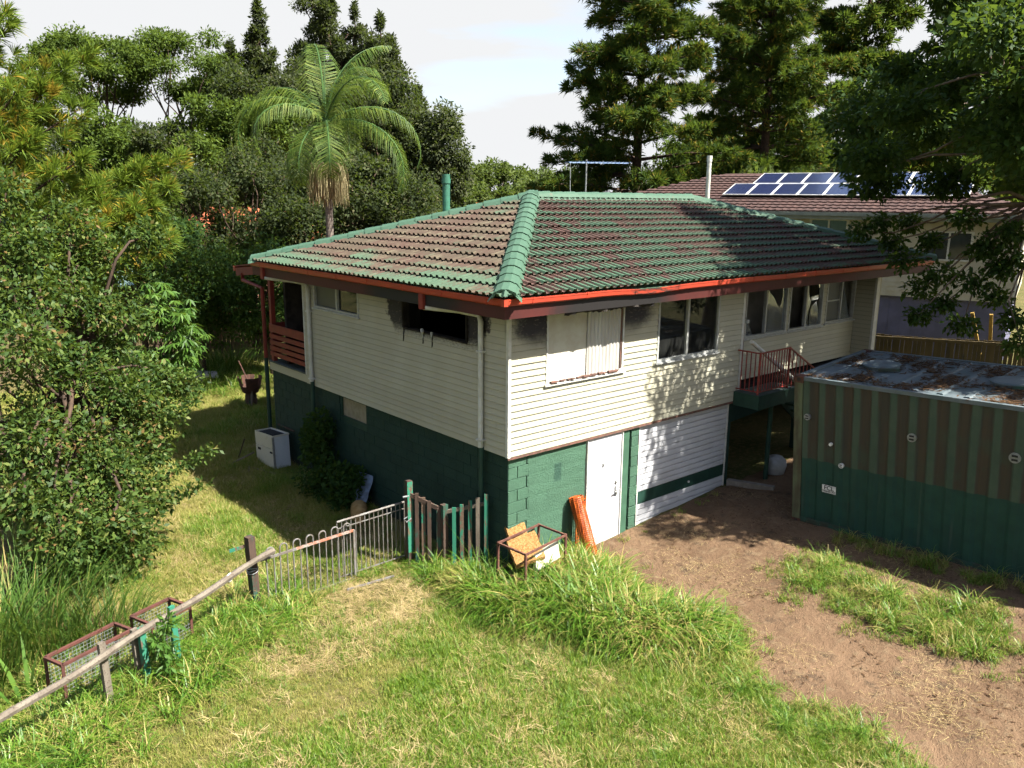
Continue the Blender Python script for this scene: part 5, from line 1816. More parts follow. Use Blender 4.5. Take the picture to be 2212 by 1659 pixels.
# ------------------------------------------------------------------ houses far behind the trees, rear fence
plain("terracotta_roof", (0.42, 0.13, 0.06), (0.33, 0.10, 0.05), 2, 0.85, 0.2, 0.3)
plain("teal_roof", (0.22, 0.34, 0.34), (0.18, 0.28, 0.28), 2, 0.6)
plain("brick_wall", (0.28, 0.14, 0.09), (0.22, 0.11, 0.07), 6, 0.9)
def far_house(name, x, y, w, d_, h, rh, rmat, wmat, label, rz=0.0):
    root = thing(name, (x, y, 0), label, "house")
    m_ = Matrix.Translation((x, y, 0)) @ Matrix.Rotation(rz, 4, 'Z')
    link("wall", MB().box(-w / 2, w / 2, -d_ / 2, d_ / 2, 0, h).mesh("wall", M[wmat]), root, m_)
    b = MB()
    o_ = 0.6
    rw = max(w / 2 - d_ / 2, 0.3)
    b.add([(-w / 2 - o_, -d_ / 2 - o_, h), (w / 2 + o_, -d_ / 2 - o_, h), (w / 2 + o_, d_ / 2 + o_, h), (-w / 2 - o_, d_ / 2 + o_, h), (-rw, 0, h + rh), (rw, 0, h + rh)],
          [(0, 1, 5, 4), (1, 2, 5), (2, 3, 4, 5), (3, 0, 4), (3, 2, 1, 0)])
    link("roof", b.mesh("roof", M[rmat]), root, m_)
    for sx in (-1, 1):
        w_ = link("window", MB().box(sx * w / 4 - 0.8, sx * w / 4 + 0.8, -d_ / 2 - 0.03, -d_ / 2, h - 1.6, h - 0.5).mesh("window", M["white_trim"]), root, m_)
        link("pane", MB().box(sx * w / 4 - 0.72, sx * w / 4 + 0.72, -d_ / 2 - 0.04, -d_ / 2 - 0.031, h - 1.52, h - 0.58).mesh("pane", M["dark_glass"]), w_, m_)
    return root
far_house("far_house", 8.0, 29.5, 11, 7, 3.9, 1.9, "terracotta_roof", "brick_wall", "house with an orange terracotta roof glimpsed through the dark trees", 0.3)
far_house("far_shed", 1.5, 28.0, 7, 5, 2.8, 0.7, "teal_roof", "brick_wall", "low building with a pale teal roof behind the trees at the end of the lawn", 0.2)
far_house("far_house", 30.5, 41.0, 8, 7, 4.6, 1.7, "terracotta_roof", "brick_wall", "red roofed house far off in the gap left of the antenna", 0.5)
rf = thing("paling_fence", (0, 22.5, 0), "shaded paling fence under the trees at the end of the lawn", "fence")
pm2 = MB().box(-0.07, 0.07, -0.01, 0.01, 0, 1.65).mesh("paling", M["paling"])
for i in range(86):
    x_ = -6.5 + i * 0.16
    link("paling", pm2, rf, Matrix.Translation((x_, 22.5 + 0.02 * math.sin(i), random.uniform(-0.04, 0.02))))
for z_ in (0.4, 1.3):
    MB().box(-6.6, 7.3, 22.53, 22.57, z_, z_ + 0.08).build("rail", M["paling"], rf)

# ------------------------------------------------------------------ foliage
def leaf_mat(name, stops, rough=0.45, spec=0.4, trans=0.35, tint=(0.35, 0.5, 0.05), odd=None, patch=1.1):
    t = MT(name, rough, spec)
    f_ = t.island() + (t.noise(patch, 3) - 0.5) * 1.1
    c = t.ramp(f_.m('MINIMUM', 1.0).m('MAXIMUM', 0.0), stops)
    if odd:
        c = t.mix(t.noise(odd[0], 2).ss(odd[1], odd[1] + 0.06), c, odd[2])
    t.col(c).translucent(trans, tint)
    M[name] = t.mat
leaf_mat("shrub_leaf", [(0, (0.0255, 0.0595, 0.0119)), (0.45, (0.0527, 0.0978, 0.0187)), (0.8, (0.0935, 0.1445, 0.0255)), (0.97, (0.1445, 0.1700, 0.0425)), (1, (0.1870, 0.1190, 0.0425))], 0.55, 0.15, 0.25)
leaf_mat("mango_leaf", [(0, (0.05, 0.125, 0.018)), (0.6, (0.085, 0.19, 0.025)), (1, (0.14, 0.25, 0.04))], 0.55, 0.25, 0.35)
leaf_mat("dark_leaf", [(0, (0.0153, 0.0425, 0.0102)), (0.5, (0.0306, 0.0723, 0.0153)), (0.88, (0.0510, 0.1062, 0.0204)), (1, (0.0935, 0.1445, 0.0298))], 0.6, 0.12, 0.3)
leaf_mat("olive_leaf", [(0, (0.0238, 0.0357, 0.0153)), (0.5, (0.0425, 0.0595, 0.0238)), (0.9, (0.0723, 0.0892, 0.0357)), (1, (0.1105, 0.1020, 0.0510))], 0.7, 0.08, 0.25)
leaf_mat("gum_leaf", [(0, (0.0432, 0.0765, 0.0144)), (0.5, (0.0765, 0.1260, 0.0198)), (1, (0.1170, 0.1710, 0.0315))], 0.65, 0.1, 0.3)
leaf_mat("conifer_leaf", [(0, (0.0382, 0.0510, 0.0255)), (0.6, (0.0680, 0.0833, 0.0408)), (1, (0.1020, 0.1105, 0.0553))], 0.75, 0.06, 0.2)
leaf_mat("far_leaf", [(0, (0.0550, 0.0850, 0.0250)), (0.5, (0.0900, 0.1250, 0.0350)), (1, (0.1300, 0.1650, 0.0500))], 0.7, 0.08, 0.3)
leaf_mat("yellow_leaf", [(0, (0.45, 0.36, 0.02)), (1, (0.6, 0.5, 0.04))], 0.6, 0.3, 0.3)
leaf_mat("pine_needle", [(0, (0.0209, 0.0522, 0.0114)), (0.5, (0.0456, 0.0902, 0.0152)), (0.9, (0.0855, 0.1330, 0.0209)), (1, (0.2850, 0.1805, 0.0285))], 0.65, 0.1, 0.25, odd=(0.9, 0.66, (0.30, 0.20, 0.03)))
leaf_mat("near_needle", [(0, (0.0800, 0.1450, 0.0180)), (0.5, (0.1400, 0.2200, 0.0220)), (0.92, (0.2100, 0.2700, 0.0300)), (1, (0.4200, 0.2700, 0.0300))], 0.6, 0.15, 0.35, odd=(1.3, 0.60, (0.36, 0.25, 0.03)))
leaf_mat("palm_leaf", [(0, (0.045, 0.095, 0.014)), (0.5, (0.09, 0.155, 0.022)), (1, (0.20, 0.25, 0.045))], 0.6, 0.2, 0.35)
leaf_mat("reed_leaf", [(0, (0.04, 0.10, 0.014)), (0.6, (0.075, 0.16, 0.02)), (0.9, (0.14, 0.21, 0.03)), (1, (0.36, 0.29, 0.10))], 0.6, 0.2, 0.35)
leaf_mat("creeper_leaf", [(0, (0.0160, 0.0480, 0.0112)), (0.6, (0.0280, 0.0720, 0.0160)), (1, (0.0480, 0.1040, 0.0240))], 0.65, 0.1, 0.3)
plain("bark_brown", (0.10, 0.065, 0.045), (0.06, 0.042, 0.032), 6, 0.95, 0.15, 0.6)
plain("bark_pale", (0.26, 0.20, 0.15), (0.15, 0.11, 0.085), 5, 0.9, 0.15, 0.5)
t = MT("palm_trunk", 0.9, 0.2)
x, y, z = t.xyz()
rg = ((z * 9.0 + t.noise(3, 2) * 0.6).m('FRACT')).ss(0.75, 0.95)
t.col(t.mix(rg, (0.22, 0.185, 0.155), (0.12, 0.10, 0.085)))
M["palm_trunk"] = t.mat
plain("palm_flower", (0.50, 0.44, 0.24), (0.38, 0.32, 0.16), 12, 0.85)
plain("crownshaft", (0.07, 0.15, 0.03), (0.05, 0.11, 0.03), 4, 0.5)

def unit(a):
    return a / np.maximum(np.linalg.norm(a, axis=1, keepdims=True), 1e-9)
def leaves(P, D, L, Wd, r_, fold=0.15, curl=0.0):
    """diamond leaves at points P pointing along D; arrays in, (verts, quads) out"""
    n = len(P)
    D = unit(D)
    up_ = np.tile(np.array([0, 0, 1.0]), (n, 1)) + r_.normal(0, 0.6, (n, 3))
    sd_ = unit(np.cross(D, up_))
    nm = np.cross(sd_, D)
    L = np.asarray(L).reshape(-1, 1) * np.ones((n, 1))
    Wd = np.asarray(Wd).reshape(-1, 1) * np.ones((n, 1))
    a = P
    m1 = P + D * L * 0.45 + sd_ * Wd * 0.5 + nm * Wd * fold
    tip = P + D * L - nm * L * curl
    m2 = P + D * L * 0.45 - sd_ * Wd * 0.5 + nm * Wd * fold
    v = np.stack([a, m1, tip, m2], 1).reshape(-1, 3)
    f = np.arange(4 * n).reshape(-1, 4)
    return v, f
def clump_pts(cl, n, r_, shell=0.45):
    """n points in each ellipsoid (cx, cy, cz, rx, ry, rz), denser outwards; also the outward direction"""
    cl = np.asarray(cl, float)
    k = len(cl)
    d = unit(r_.normal(0, 1, (k * n, 3)))
    rad = r_.uniform(0, 1, (k * n, 1)) ** shell
    c_ = np.repeat(cl[:, :3], n, 0)
    R_ = np.repeat(cl[:, 3:6], n, 0)
    lump = 1 + 0.25 * np.sin(d[:, :1] * 5 + c_[:, :1] * 3) * np.cos(d[:, 1:2] * 4 + c_[:, 1:2] * 3)
    return c_ + d * rad * R_ * lump, d
def gen_clumps(c, R_, n, cr, seed, flat=0.75, cone=0.0, inner=0.25):
    r_ = np.random.default_rng(seed)
    out = []
    for _ in range(4000):
        if len(out) >= n:
            break
        d = r_.normal(0, 1, 3)
        d /= np.linalg.norm(d)
        k = r_.uniform(inner, 1.0) ** 0.5
        p = d * k
        if cone:
            w_ = 1 - cone * (p[2] + 1) / 2
            p[0] *= w_
            p[1] *= w_
        q = np.array(c) + p * (np.array(R_) - cr * 0.6)
        if all(np.linalg.norm((q - o[:3]) / np.array([1, 1, flat])) > cr * 0.75 for o in out):
            s_ = cr * r_.uniform(0.7, 1.25)
            if cone:
                s_ *= max(0.45, 1 - cone * 0.6 * (p[2] + 1) / 2)
            out.append(np.array([*q, s_, s_, s_ * flat]))
    return out
def crown(name, cl, n, L, Wd, mat, seed, parent, droop=0.25, shell=0.45, spread=0.9, curl=0.0):
    r_ = np.random.default_rng(seed)
    P, d = clump_pts(cl, n, r_, shell)
    D = d * 0.5 + r_.normal(0, spread * 0.55, P.shape)
    D[:, 2] -= droop
    k = r_.uniform(0.65, 1.3, len(P))
    v, f = leaves(P, D, L * k, Wd * k, r_, 0.12, curl)
    return link(name, np_mesh(name, v, f, M[mat]), parent)
def limb_tubes(b, start, ends, r0, r1, seed, sag=0.15, n=6):
    r_ = random.Random(seed)
    for e_ in ends:
        s_ = Vector(start(e_)) if callable(start) else Vector(start)
        e_ = Vector(e_[:3])
        pts, rad = [], []
        L_ = (e_ - s_).length
        w1 = Vector((r_.uniform(-1, 1), r_.uniform(-1, 1), r_.uniform(-1, 1))) * L_ * 0.09
        for i in range(n + 1):
            k = i / n
            p = s_.lerp(e_, k)
            p.z += L_ * sag * math.sin(math.pi * k) * 0.5
            p += w1 * math.sin(math.pi * k * 2)
            pts.append(p)
            rad.append(r0 + (r1 - r0) * k ** 0.7)
        b.tube(pts, rad, 5, False)
def trunk_tube(b, base, top, r0, r1, seed, wob=0.12, n=7):
    r_ = random.Random(seed)
    base, top = Vector(base), Vector(top)
    pts, rad = [], []
    off = Vector((0, 0, 0))
    for i in range(n + 1):
        k = i / n
        off += Vector((r_.uniform(-1, 1), r_.uniform(-1, 1), 0)) * wob
        pts.append(base.lerp(top, k) + (off * k * (1 - k) * 2))
        rad.append((r0 + (r1 - r0) * k) * (1.25 if i == 0 else 1))
    b.tube(pts, rad, 8, False)
    return pts
def broadleaf(name, label, cl, base, fork, nleaf, L, Wd, mat, bark, tr, seed, group=None, cat="tree", nl=14, droop=0.25, shell=0.45, limb_r=0.35, sag=0.15):
    root = thing(name, base, label, cat, group)
    crown("crown", cl, nleaf, L, Wd, mat, seed, root, droop, shell)
    b = MB()
    pts = trunk_tube(b, (base[0], base[1], base[2] - 0.2), fork, tr, tr * 0.7, seed)
    step = max(1, len(cl) // nl)
    def st(e_):
        k = min(len(pts) - 1, max(2, int(len(pts) * (0.55 + 0.45 * random.Random(int(abs(e_[0] * 97 + e_[2] * 31))).random()))))
        return pts[k]
    limb_tubes(b, st, [c_ for c_ in cl[::step]], tr * limb_r, 0.02, seed, sag)
    b.build("trunk", M[bark], root, True)
    return root

# ---- the big shrub on the left
A_pts = [(-5.29, 6.57, 5.51), (-4.45, 7.29, 5.8), (-3.82, 7.21, 5.1), (-5.53, 5.81, 4.57), (-4.69, 6.44, 4.53), (-3.76, 6.86, 4.07), (-5.78, 5.05, 3.55), (-4.87, 5.56, 3.35), (-3.87, 5.95, 2.99), (-3.6, 6.06, 2.19), (-6.01, 4.3, 2.62),
         (-5.14, 4.82, 2.33), (-4.3, 5.2, 1.81), (-6.22, 3.8, 1.9), (-5.5, 4.1, 1.48), (-4.8, 4.4, 1.0), (-4.35, 4.75, 1.12), (-5.9, 3.75, 0.9), (-5.25, 3.9, 0.7), (-4.75, 4.2, 0.6)]
rr = np.random.default_rng(3)
cl = []
for p in A_pts:
    s_ = rr.uniform(0.5, 0.74)
    cl.append((*p, s_, s_, s_ * 0.85))
for _ in range(46):
    p = np.array(A_pts[rr.integers(len(A_pts))]) + rr.normal(0, 0.5, 3) + np.array([-0.35, 0.5, 0.0])
    s_ = rr.uniform(0.3, 0.6)
    cl.append((p[0], p[1], max(0.4, p[2]), s_, s_, s_ * 0.8))
root = broadleaf("glossy_shrub", "tall dense glossy-leaved shrub filling the left side of the lawn", cl, (-5.2, 6.0, 0), (-5.0, 6.2, 3.2), 720, 0.105, 0.052, "shrub_leaf", "bark_brown", 0.14, 11, None, "shrub", 66, 0.15, 0.42)
# twigs reaching out over the lawn
tw = []
for p, q in (((-4.3, 5.0, 1.2), (-3.2, 4.35, 1.9)), ((-4.2, 5.6, 2.0), (-3.1, 5.3, 2.6)), ((-4.4, 4.7, 0.9), (-3.5, 4.2, 1.35))):
    for k in np.linspace(0.25, 1, 9):
        a = np.array(p) * (1 - k) + np.array(q) * k
        tw.append((*a, 0.16, 0.16, 0.12))
crown("crown_twigs", tw, 34, 0.10, 0.045, "shrub_leaf", 12, root, 0.0, 0.6)

# ---- bright mango-like tree beyond it
cl = gen_clumps((-1.75, 11.1, 3.1), (0.85, 0.85, 1.5), 15, 0.42, 21, 0.8)
r_ = np.random.default_rng(22)
root = thing("mango_tree", (-2.1, 11.4, 0), "bright green mango tree with drooping long leaves at the far edge of the shrub", "tree")
vs_l, off = [], 0
P, D = [], []
for c_ in cl:
    for _ in range(16):
        d = r_.normal(0, 1, 3); d /= np.linalg.norm(d)
        ctr = np.array(c_[:3]) + d * c_[3] * r_.uniform(0.6, 1.0)
        for k in range(13):
            a = k / 13 * 6.283 + r_.uniform(0, 0.4)
            P.append(ctr)
            D.append([math.cos(a), math.sin(a), r_.uniform(-0.9, -0.1)])
v, f = leaves(np.array(P), np.array(D), r_.uniform(0.2, 0.32, len(P)), 0.055, r_, 0.1, 0.25)
link("crown", np_mesh("crown", v, f, M["mango_leaf"]), root)
b = MB()
pts = trunk_tube(b, (-2.1, 11.4, -0.1), (-1.9, 11.2, 3.2), 0.09, 0.05, 4)
limb_tubes(b, pts[4], [c_ for c_ in cl], 0.035, 0.012, 5)
b.build("trunk", M["bark_brown"], root, True)

# ---- near pine at the left edge: long needles in tufts
def needles(P, D, n, L, wd, r_, cone=0.9):
    """n needles round every tuft point P along D"""
    k = len(P)
    D = np.repeat(unit(D), n, 0)
    Q = np.repeat(P, n, 0)
    d = unit(D + r_.normal(0, cone * 0.62, D.shape))
    sd_ = unit(np.cross(d, r_.normal(0, 1, d.shape)))
    Ls = r_.uniform(0.7, 1.15, (k * n, 1)) * L
    mid = Q + d * Ls * 0.55
    tip = Q + d * Ls + np.array([0, 0, -0.12]) * Ls
    v = np.stack([Q - sd_ * wd * 0.5, Q + sd_ * wd * 0.5, mid + sd_ * wd * 0.42 , tip, mid - sd_ * wd * 0.42], 1)
    v = np.stack([Q, mid + sd_ * wd * 0.5, tip, mid - sd_ * wd * 0.5], 1).reshape(-1, 3)
    return v, np.arange(4 * k * n).reshape(-1, 4)
def pine(name, label, base, top, branches, tufts, n, L, wd, mat, tr, seed, group=None, bark="bark_brown"):
    """branches: list of (start, end); tufts along the outer part with side twigs"""
    r_ = np.random.default_rng(seed)
    root = thing(name, base, label, "tree", group)
    b = MB()
    trunk_tube(b, base, top, tr, tr * 0.25, seed, 0.05, 10)
    P, D = [], []
    for (s_, e_) in branches:
        s_, e_ = np.array(s_, float), np.array(e_, float)
        ax_ = e_ - s_
        L_ = np.linalg.norm(ax_)
        axn = ax_ / L_
        b.tube([Vector(s_), Vector(s_ + ax_ * 0.5 + np.array([0, 0, L_ * 0.03])), Vector(e_)], [0.012 + 0.016 * L_, 0.01 + 0.009 * L_, 0.01], 5, False)
        for _ in range(max(3, int(tufts * L_))):
            k = r_.uniform(0.2, 1.0) ** 0.8
            sd_ = r_.normal(0, 1, 3)
            sd_ -= axn * sd_.dot(axn)
            sd_ /= np.linalg.norm(sd_)
            sd_[2] *= 0.6
            w_ = (1.15 - k) * 0.55 * min(L_, 2.6) * r_.uniform(0.1, 1)
            p = s_ + ax_ * k + sd_ * w_ + np.array([0, 0, 0.05])
            P.append(p)
            D.append(axn * 0.6 + sd_ * 0.7 + np.array([0, 0, 0.55]))
    v, f = needles(np.array(P), np.array(D), n, L, wd, r_)
    link("crown", np_mesh("crown", v, f, M[mat]), root)
    b.build("trunk", M[bark], root, True)
    return root
tb = (-5.4, 12.4, 0.0)
targets = [(-2.08, 10.94, 6.73), (-1.02, 10.84, 7.1), (-2.1, 10.06, 6.01), (-3.28, 10.72, 7.1), (-4.16, 11.2, 7.49), (-4.36, 11.2, 8.42), (-3.23, 12.3, 9.03), (-2.4, 12.6, 9.5), (-2.84, 12.06, 8.3), (-4.42, 11.14, 9.9), (-1.91, 9.6, 5.3), (-3.18, 9.7, 5.53),
           (-1.48, 10.3, 6.42), (-2.6, 10.3, 5.0), (-1.5, 10.7, 5.6), (-3.6, 11.9, 8.6), (-4.7, 11.0, 6.6), (-3.0, 11.6, 6.3)]
br = [((tb[0] + 0.1, tb[1] - 0.1, max(2.0, z_ - 1.6 - 0.12 * abs(x_ - tb[0]))), (x_, y_, z_)) for x_, y_, z_ in targets]
pine("long_needled_pine", "yellow-green pine with long needle tufts reaching in from the left edge", tb, (-5.3, 12.4, 12.5), br, 13, 46, 0.36, 0.022, "near_needle", 0.2, 31)

# ---- pines behind the house on the right
def big_pine(name, label, base, top, lean, rmax, levels, seed, tufts=11, n=13, L=0.42, wd=0.045, low=0.22, group=None):
    r_ = np.random.default_rng(seed)
    br = []
    H = top - base[2]
    for j in range(levels):
        k = low + (0.98 - low) * j / (levels - 1)
        z_ = base[2] + H * k
        prof = (1 - k) ** 0.42 * 1.08 + 0.05
        for _ in range(r_.integers(6, 9)):
            a = r_.uniform(0, 6.283)
            R_ = rmax * prof * r_.uniform(0.55, 1.15)
            br.append(((base[0] + lean * k, base[1], z_), (base[0] + lean * k + math.cos(a) * R_, base[1] + math.sin(a) * R_, z_ + R_ * r_.uniform(-0.12, 0.25))))
    return pine(name, label, base, (base[0] + lean, base[1], top), br, tufts, n, L, wd, "pine_needle", 0.32, seed, group)
G3 = "pines behind the house"
big_pine("tall_pine", "tallest dark pine standing alone behind the ridge antenna", (24.6, 19.1, 1.0), 21.0, 0.3, 5.1, 21, 41, 13, 19, 0.46, 0.048, 0.16, G3)
big_pine("tall_pine", "broad yellow-flecked pine behind the white flue and the brown roof", (32.0, 16.4, 1.0), 21.0, -0.4, 5.3, 21, 42, 13, 19, 0.46, 0.048, 0.16, G3)
big_pine("tall_pine", "pale distant pine showing between the broad pine and the dark leafy tree", (44.5, 18.0, 1.0), 21.5, 0.5, 6.6, 18, 43, 11, 12, 0.55, 0.085, 0.25, G3)
big_pine("tall_pine", "pine mostly hidden behind the dark leafy tree on the right", (42.0, 9.5, 1.0), 19.5, 0.5, 5.0, 16, 44, 10, 12, 0.55, 0.085, 0.25, G3)

# ---- the dark tree over the container
BIG = [(14.45, -0.8, 9.96), (14.86, -5.79, 9.8), (13.13, -0.06, 7.86), (10.59, -8.06, 8.57), (13.33, -5.12, 12.03), (11.32, -4.42, 7.92), (13.18, -4.93, 7.82), (12.73, -9.21, 11.25), (9.99, -1.94, 10.67), (7.47, -4.17, 8.08), (11.16, -3.86, 6.98), (15.08, -7.16, 9.46), (11.05, -5.04, 11.07), (15.02, -6.45, 11.99), (10.19, -3.37, 11.58), (11.26, -2.21, 11.29), (9.67, -6.1, 9.24), (9.94, -2.02, 8.69), (11.3, -1.8, 10.11), (11.51, -3.74, 9.79), (12.46, -7.52, 10.23), (7.72, -2.22, 8.02), (8.03, -6.61, 6.88), (15.35, -7.59, 10.66), (12.57, -4.42, 6.96), (15.24, -5.48, 8.93), (15.76, -2.29, 8.11), (11.27, -3.81, 10.62), (11.96, -0.85, 8.09), (8.78, -3.49, 7.69), (12.01, -7.12, 11.56), (14.48, -2.5, 9.78), (12.87, -7.36, 8.42), (9.49, -3.5, 10.47), (11.48, -1.65, 6.77), (9.99, -1.73, 11.62), (12.83, -3.51, 13.1), (9.42, -5.06, 7.45), (7.73, -4.27, 7.28), (10.32, -1.06, 9.06), (13.75, -5.98, 8.69), (13.66, -4.9, 9.43), (11.01, -0.1, 8.79), (10.21, -0.63, 6.75), (9.56, -8.75, 9.15), (10.26, -7.61, 9.26), (13.16, -3.57, 7.98), (13.47, -1.99, 9.28), (10.82, -8.42, 12.29), (11.41, -3.13, 9.11), (10.84, -5.12, 9.46), (10.78, -6.48, 7.05), (16.3, -3.81, 10.61), (14.01, -2.78, 7.9), (12.29, -2.55, 7.7), (13.61, -5.01, 10.29), (6.74, -6.44, 7.49), (9.15, -8.92, 10.74), (12.35, -6.46, 10.59), (13.92, -6.25, 9.53), (13.69, -3.47, 12.03), (14.98, -4.02, 7.12), (14.1, -3.58, 9.97), (9.12, -4.73, 9.69), (14.34, -5.94, 11.17), (10.14, -9.28, 11.08), (6.31, -4.31, 8.89), (10.48, -1.76, 12.33), (8.25, -5.55, 9.21), (14.37, -5.81, 7.15), (8.1, -3.32, 9.36), (13.45, -8.2, 9.63), (13.88, -8.89, 10.91), (8.54, -3.88, 10.03), (13.71, -7.38, 11.06), (10.97, -8.49, 9.59), (8.91, -1.09, 7.19), (6.86, -5.44, 8.9), (12.25, -0.79, 11.9), (14.8, -4.01, 8.54), (12.87, -1.5, 7.92), (8.22, -7.37, 9.05), (13.23, -7.0, 12.75), (14.96, -4.75, 12.0), (10.41, 0.05, 8.11), (10.13, -4.57, 10.46), (13.81, -0.22, 9.18), (13.39, -7.82, 12.07), (15.89, -6.59, 10.61), (11.65, -8.43, 11.13), (15.67, -5.25, 10.77), (12.69, -3.65, 9.27), (15.61, -5.45, 11.53), (13.81, -2.64, 6.9), (9.76, -5.2, 12.15), (8.39, -5.45, 10.19), (9.18, -5.9, 11.71), (7.78, -4.65, 10.51), (10.98, -5.69, 12.49), (9.13, -6.5, 12.85), (10.75, -7.96, 10.92), (7.61, -5.07, 11.61), (8.23, -7.45, 10.34), (10.9, -6.98, 11.4), (10.02, -9.44, 12.29), (9.66, -3.73, 12.02), (8.76, -8.22, 13.04), (8.56, -3.88, 11.2), (9.81, -7.64, 11.7), (10.97, -6.7, 10.76), (9.31, -2.66, 11.24), (6.64, -7.52, 10.05), (8.71, -2.31, 10.15), (10.53, -3.19, 10.57), (10.66, -6.03, 11.1), (7.12, -6.85, 10.39), (8.9, -6.74, 10.89), (10.91, -2.93, 9.8), (10.74, -9.5, 11.73), (10.98, -4.49, 12.26), (11.55, -11.85, 11.12), (11.18, -10.76, 11.39), (9.28, -11.16, 12.73), (10.8, -12.45, 11.03), (9.48, -10.07, 11.29), (8.9, -11.7, 12.04), (9.23, -12.51, 10.71), (8.67, -8.32, 11.49), (9.1, -10.28, 9.96), (8.57, -9.62, 10.15), (10.3, -11.49, 12.99), (10.69, -10.35, 9.5), (11.62, -13.72, 12.67), (9.74, -10.43, 10.39), (10.0, -12.09, 11.23), (10.67, -7.18, 9.73), (8.79, -9.52, 11.65), (11.27, -12.82, 11.94), (10.03, -8.11, 10.33), (11.33, -11.48, 12.79), (8.37, -11.49, 9.58), (8.6, -11.16, 10.12), (9.95, -13.1, 12.63), (10.01, -9.14, 9.75), (10.57, -12.24, 11.73), (11.39, -10.23, 12.81)]
BIGLOW = [(10.74, -1.22, 5.04), (10.62, -1.7, 4.46), (10.81, -2.03, 4.79), (10.86, -0.8, 5.44), (11.45, -0.91, 5.85), (10.82, -2.36, 6.0), (10.42, -2.82, 4.67), (10.53, -3.26, 4.41), (10.23, -2.39, 4.2), (10.2, -3.77, 4.01), (10.78, -3.51, 5.18), (10.66, -2.82, 5.34), (10.51, -0.65, 5.86), (10.16, -0.41, 5.65), (10.92, -1.65, 5.47), (10.57, -3.26, 4.98), (9.91, -4.05, 3.61), (9.94, -2.92, 3.84), (9.88, -2.03, 3.94), (10.69, -3.06, 5.54), (10.45, -3.46, 5.75)]
NMAIN = 95
rr = np.random.default_rng(8)
cl = [(*p, s_, s_, s_ * 0.55) for p, s_ in zip(BIG, rr.uniform(0.65, 0.95, len(BIG)))] + [(*p, s_, s_, s_ * 0.7) for p, s_ in zip(BIGLOW, rr.uniform(0.26, 0.42, len(BIGLOW)))]
root = thing("dark_leafy_tree", (14.2, -6.6, 0.9), "big dark leafy tree hanging over the container on the right", "tree")
nE = NMAIN
crown("crown", cl[:NMAIN], 1050, 0.15, 0.078, "dark_leaf", 51, root, 0.2, 0.5)
crown("hanging_sprays", cl[len(BIG):], 260, 0.13, 0.07, "dark_leaf", 53, root, 0.35, 0.55)
crown("upper_crown", [(*q[:3], q[3] * 0.72, q[4] * 0.72, q[5] * 0.8) for q in cl[nE:len(BIG)]], 420, 0.15, 0.078, "dark_leaf", 52, root, 0.2, 0.5)
b = MB()
fork = Vector((13.4, -5.6, 5.6))
pts = trunk_tube(b, (14.2, -6.6, 0.5), fork, 0.32, 0.24, 6)
mains = [Vector(q) for q in ((11.6, -3.2, 7.6), (10.2, -4.6, 9.0), (12.6, -2.2, 8.6), (13.0, -4.5, 10.2), (9.6, -6.6, 9.8), (12.4, -7.2, 9.8), (12.0, -3.4, 6.3))]
limb_tubes(b, fork, mains, 0.16, 0.07, 7, 0.2, 8)
for c_ in cl:
    e_ = Vector(c_[:3])
    m_ = min(mains, key=lambda q: (q - e_).length + (0.8 if q.z > e_.z + 2.5 else 0))
    limb_tubes(b, m_, [e_], 0.05, 0.012, int(e_.x * 100), 0.1, 5)
b.build("trunk", M["bark_pale"], root, True)

# ---- trees in the background
def simple(kind, name, label, x, y, z, R_, h, seed, group, **kw):
    if kind == "gum":
        cl = gen_clumps((x, y, z + h * 0.25), (R_, R_, h * 0.75), kw.get("n", 26), 0.85, seed, 0.55, 0, 0.5)
        return broadleaf(name, label, cl, (x + kw.get("bx", 0), y, 0), (x + kw.get("bx", 0) * 0.4, y, z - h * 0.9), 620, 0.19, 0.085, "gum_leaf", "bark_brown", 0.2, seed, group, "tree", 13, 0.15, 0.6, 0.28, 0.1)
    if kind == "dark":
        cl = gen_clumps((x, y, z), (R_, R_, h), kw.get("n", 26), 0.7, seed, 0.8, 0, 0.2)
        return broadleaf(name, label, cl, (x, y, 0), (x, y, z - h * 0.3), kw.get("nl", 420), kw.get("L", 0.15), kw.get("W", 0.07), kw.get("mat", "olive_leaf"), "bark_brown", 0.12, seed, group, "tree", 20, 0.2, 0.45)
    if kind == "con":
        cl = gen_clumps((x, y, z), (R_, R_, h), kw.get("n", 34), 0.66, seed, 0.9, kw.get("cone", 0.6), 0.15)
        cl.append(np.array([x, y, z + h * 0.93, 0.2, 0.2, 0.5]))
        return broadleaf(name, label, cl, (x, y, 0), (x, y, z + h * 0.7), kw.get("nl", 420), 0.22, 0.085, "conifer_leaf", "bark_brown", 0.16, seed, group, "tree", 20, -0.15, 0.55)
    if kind == "far":
        cl = gen_clumps((x, y, z), (R_, R_, h), kw.get("n", 22), 0.9, seed, 0.75, 0, 0.25)
        return broadleaf(name, label, cl, (x, y, 0), (x, y, z - h * 0.4), kw.get("nl", 330), kw.get("L", 0.3), 0.17, kw.get("mat", "far_leaf"), "bark_brown", 0.16, seed, group, "tree", 10, 0.1, 0.5)
GB = "trees behind the house and lawn"
simple("gum", "umbrella_gum", "umbrella-topped gum with bare limbs left of centre in the skyline", 4.02, 38.26, 11.9, 3.5, 2.9, 61, GB, n=34, bx=1.5)
simple("gum", "umbrella_gum", "second umbrella-topped gum nearer the pointed conifer", 8.46, 37.37, 12.4, 3.3, 3.0, 62, GB, n=32, bx=-1.5)
simple("gum", "umbrella_gum", "lower gum whose crown hides behind the left palm frond", 9.3, 30.0, 8.7, 2.7, 2.4, 63, GB, n=26)
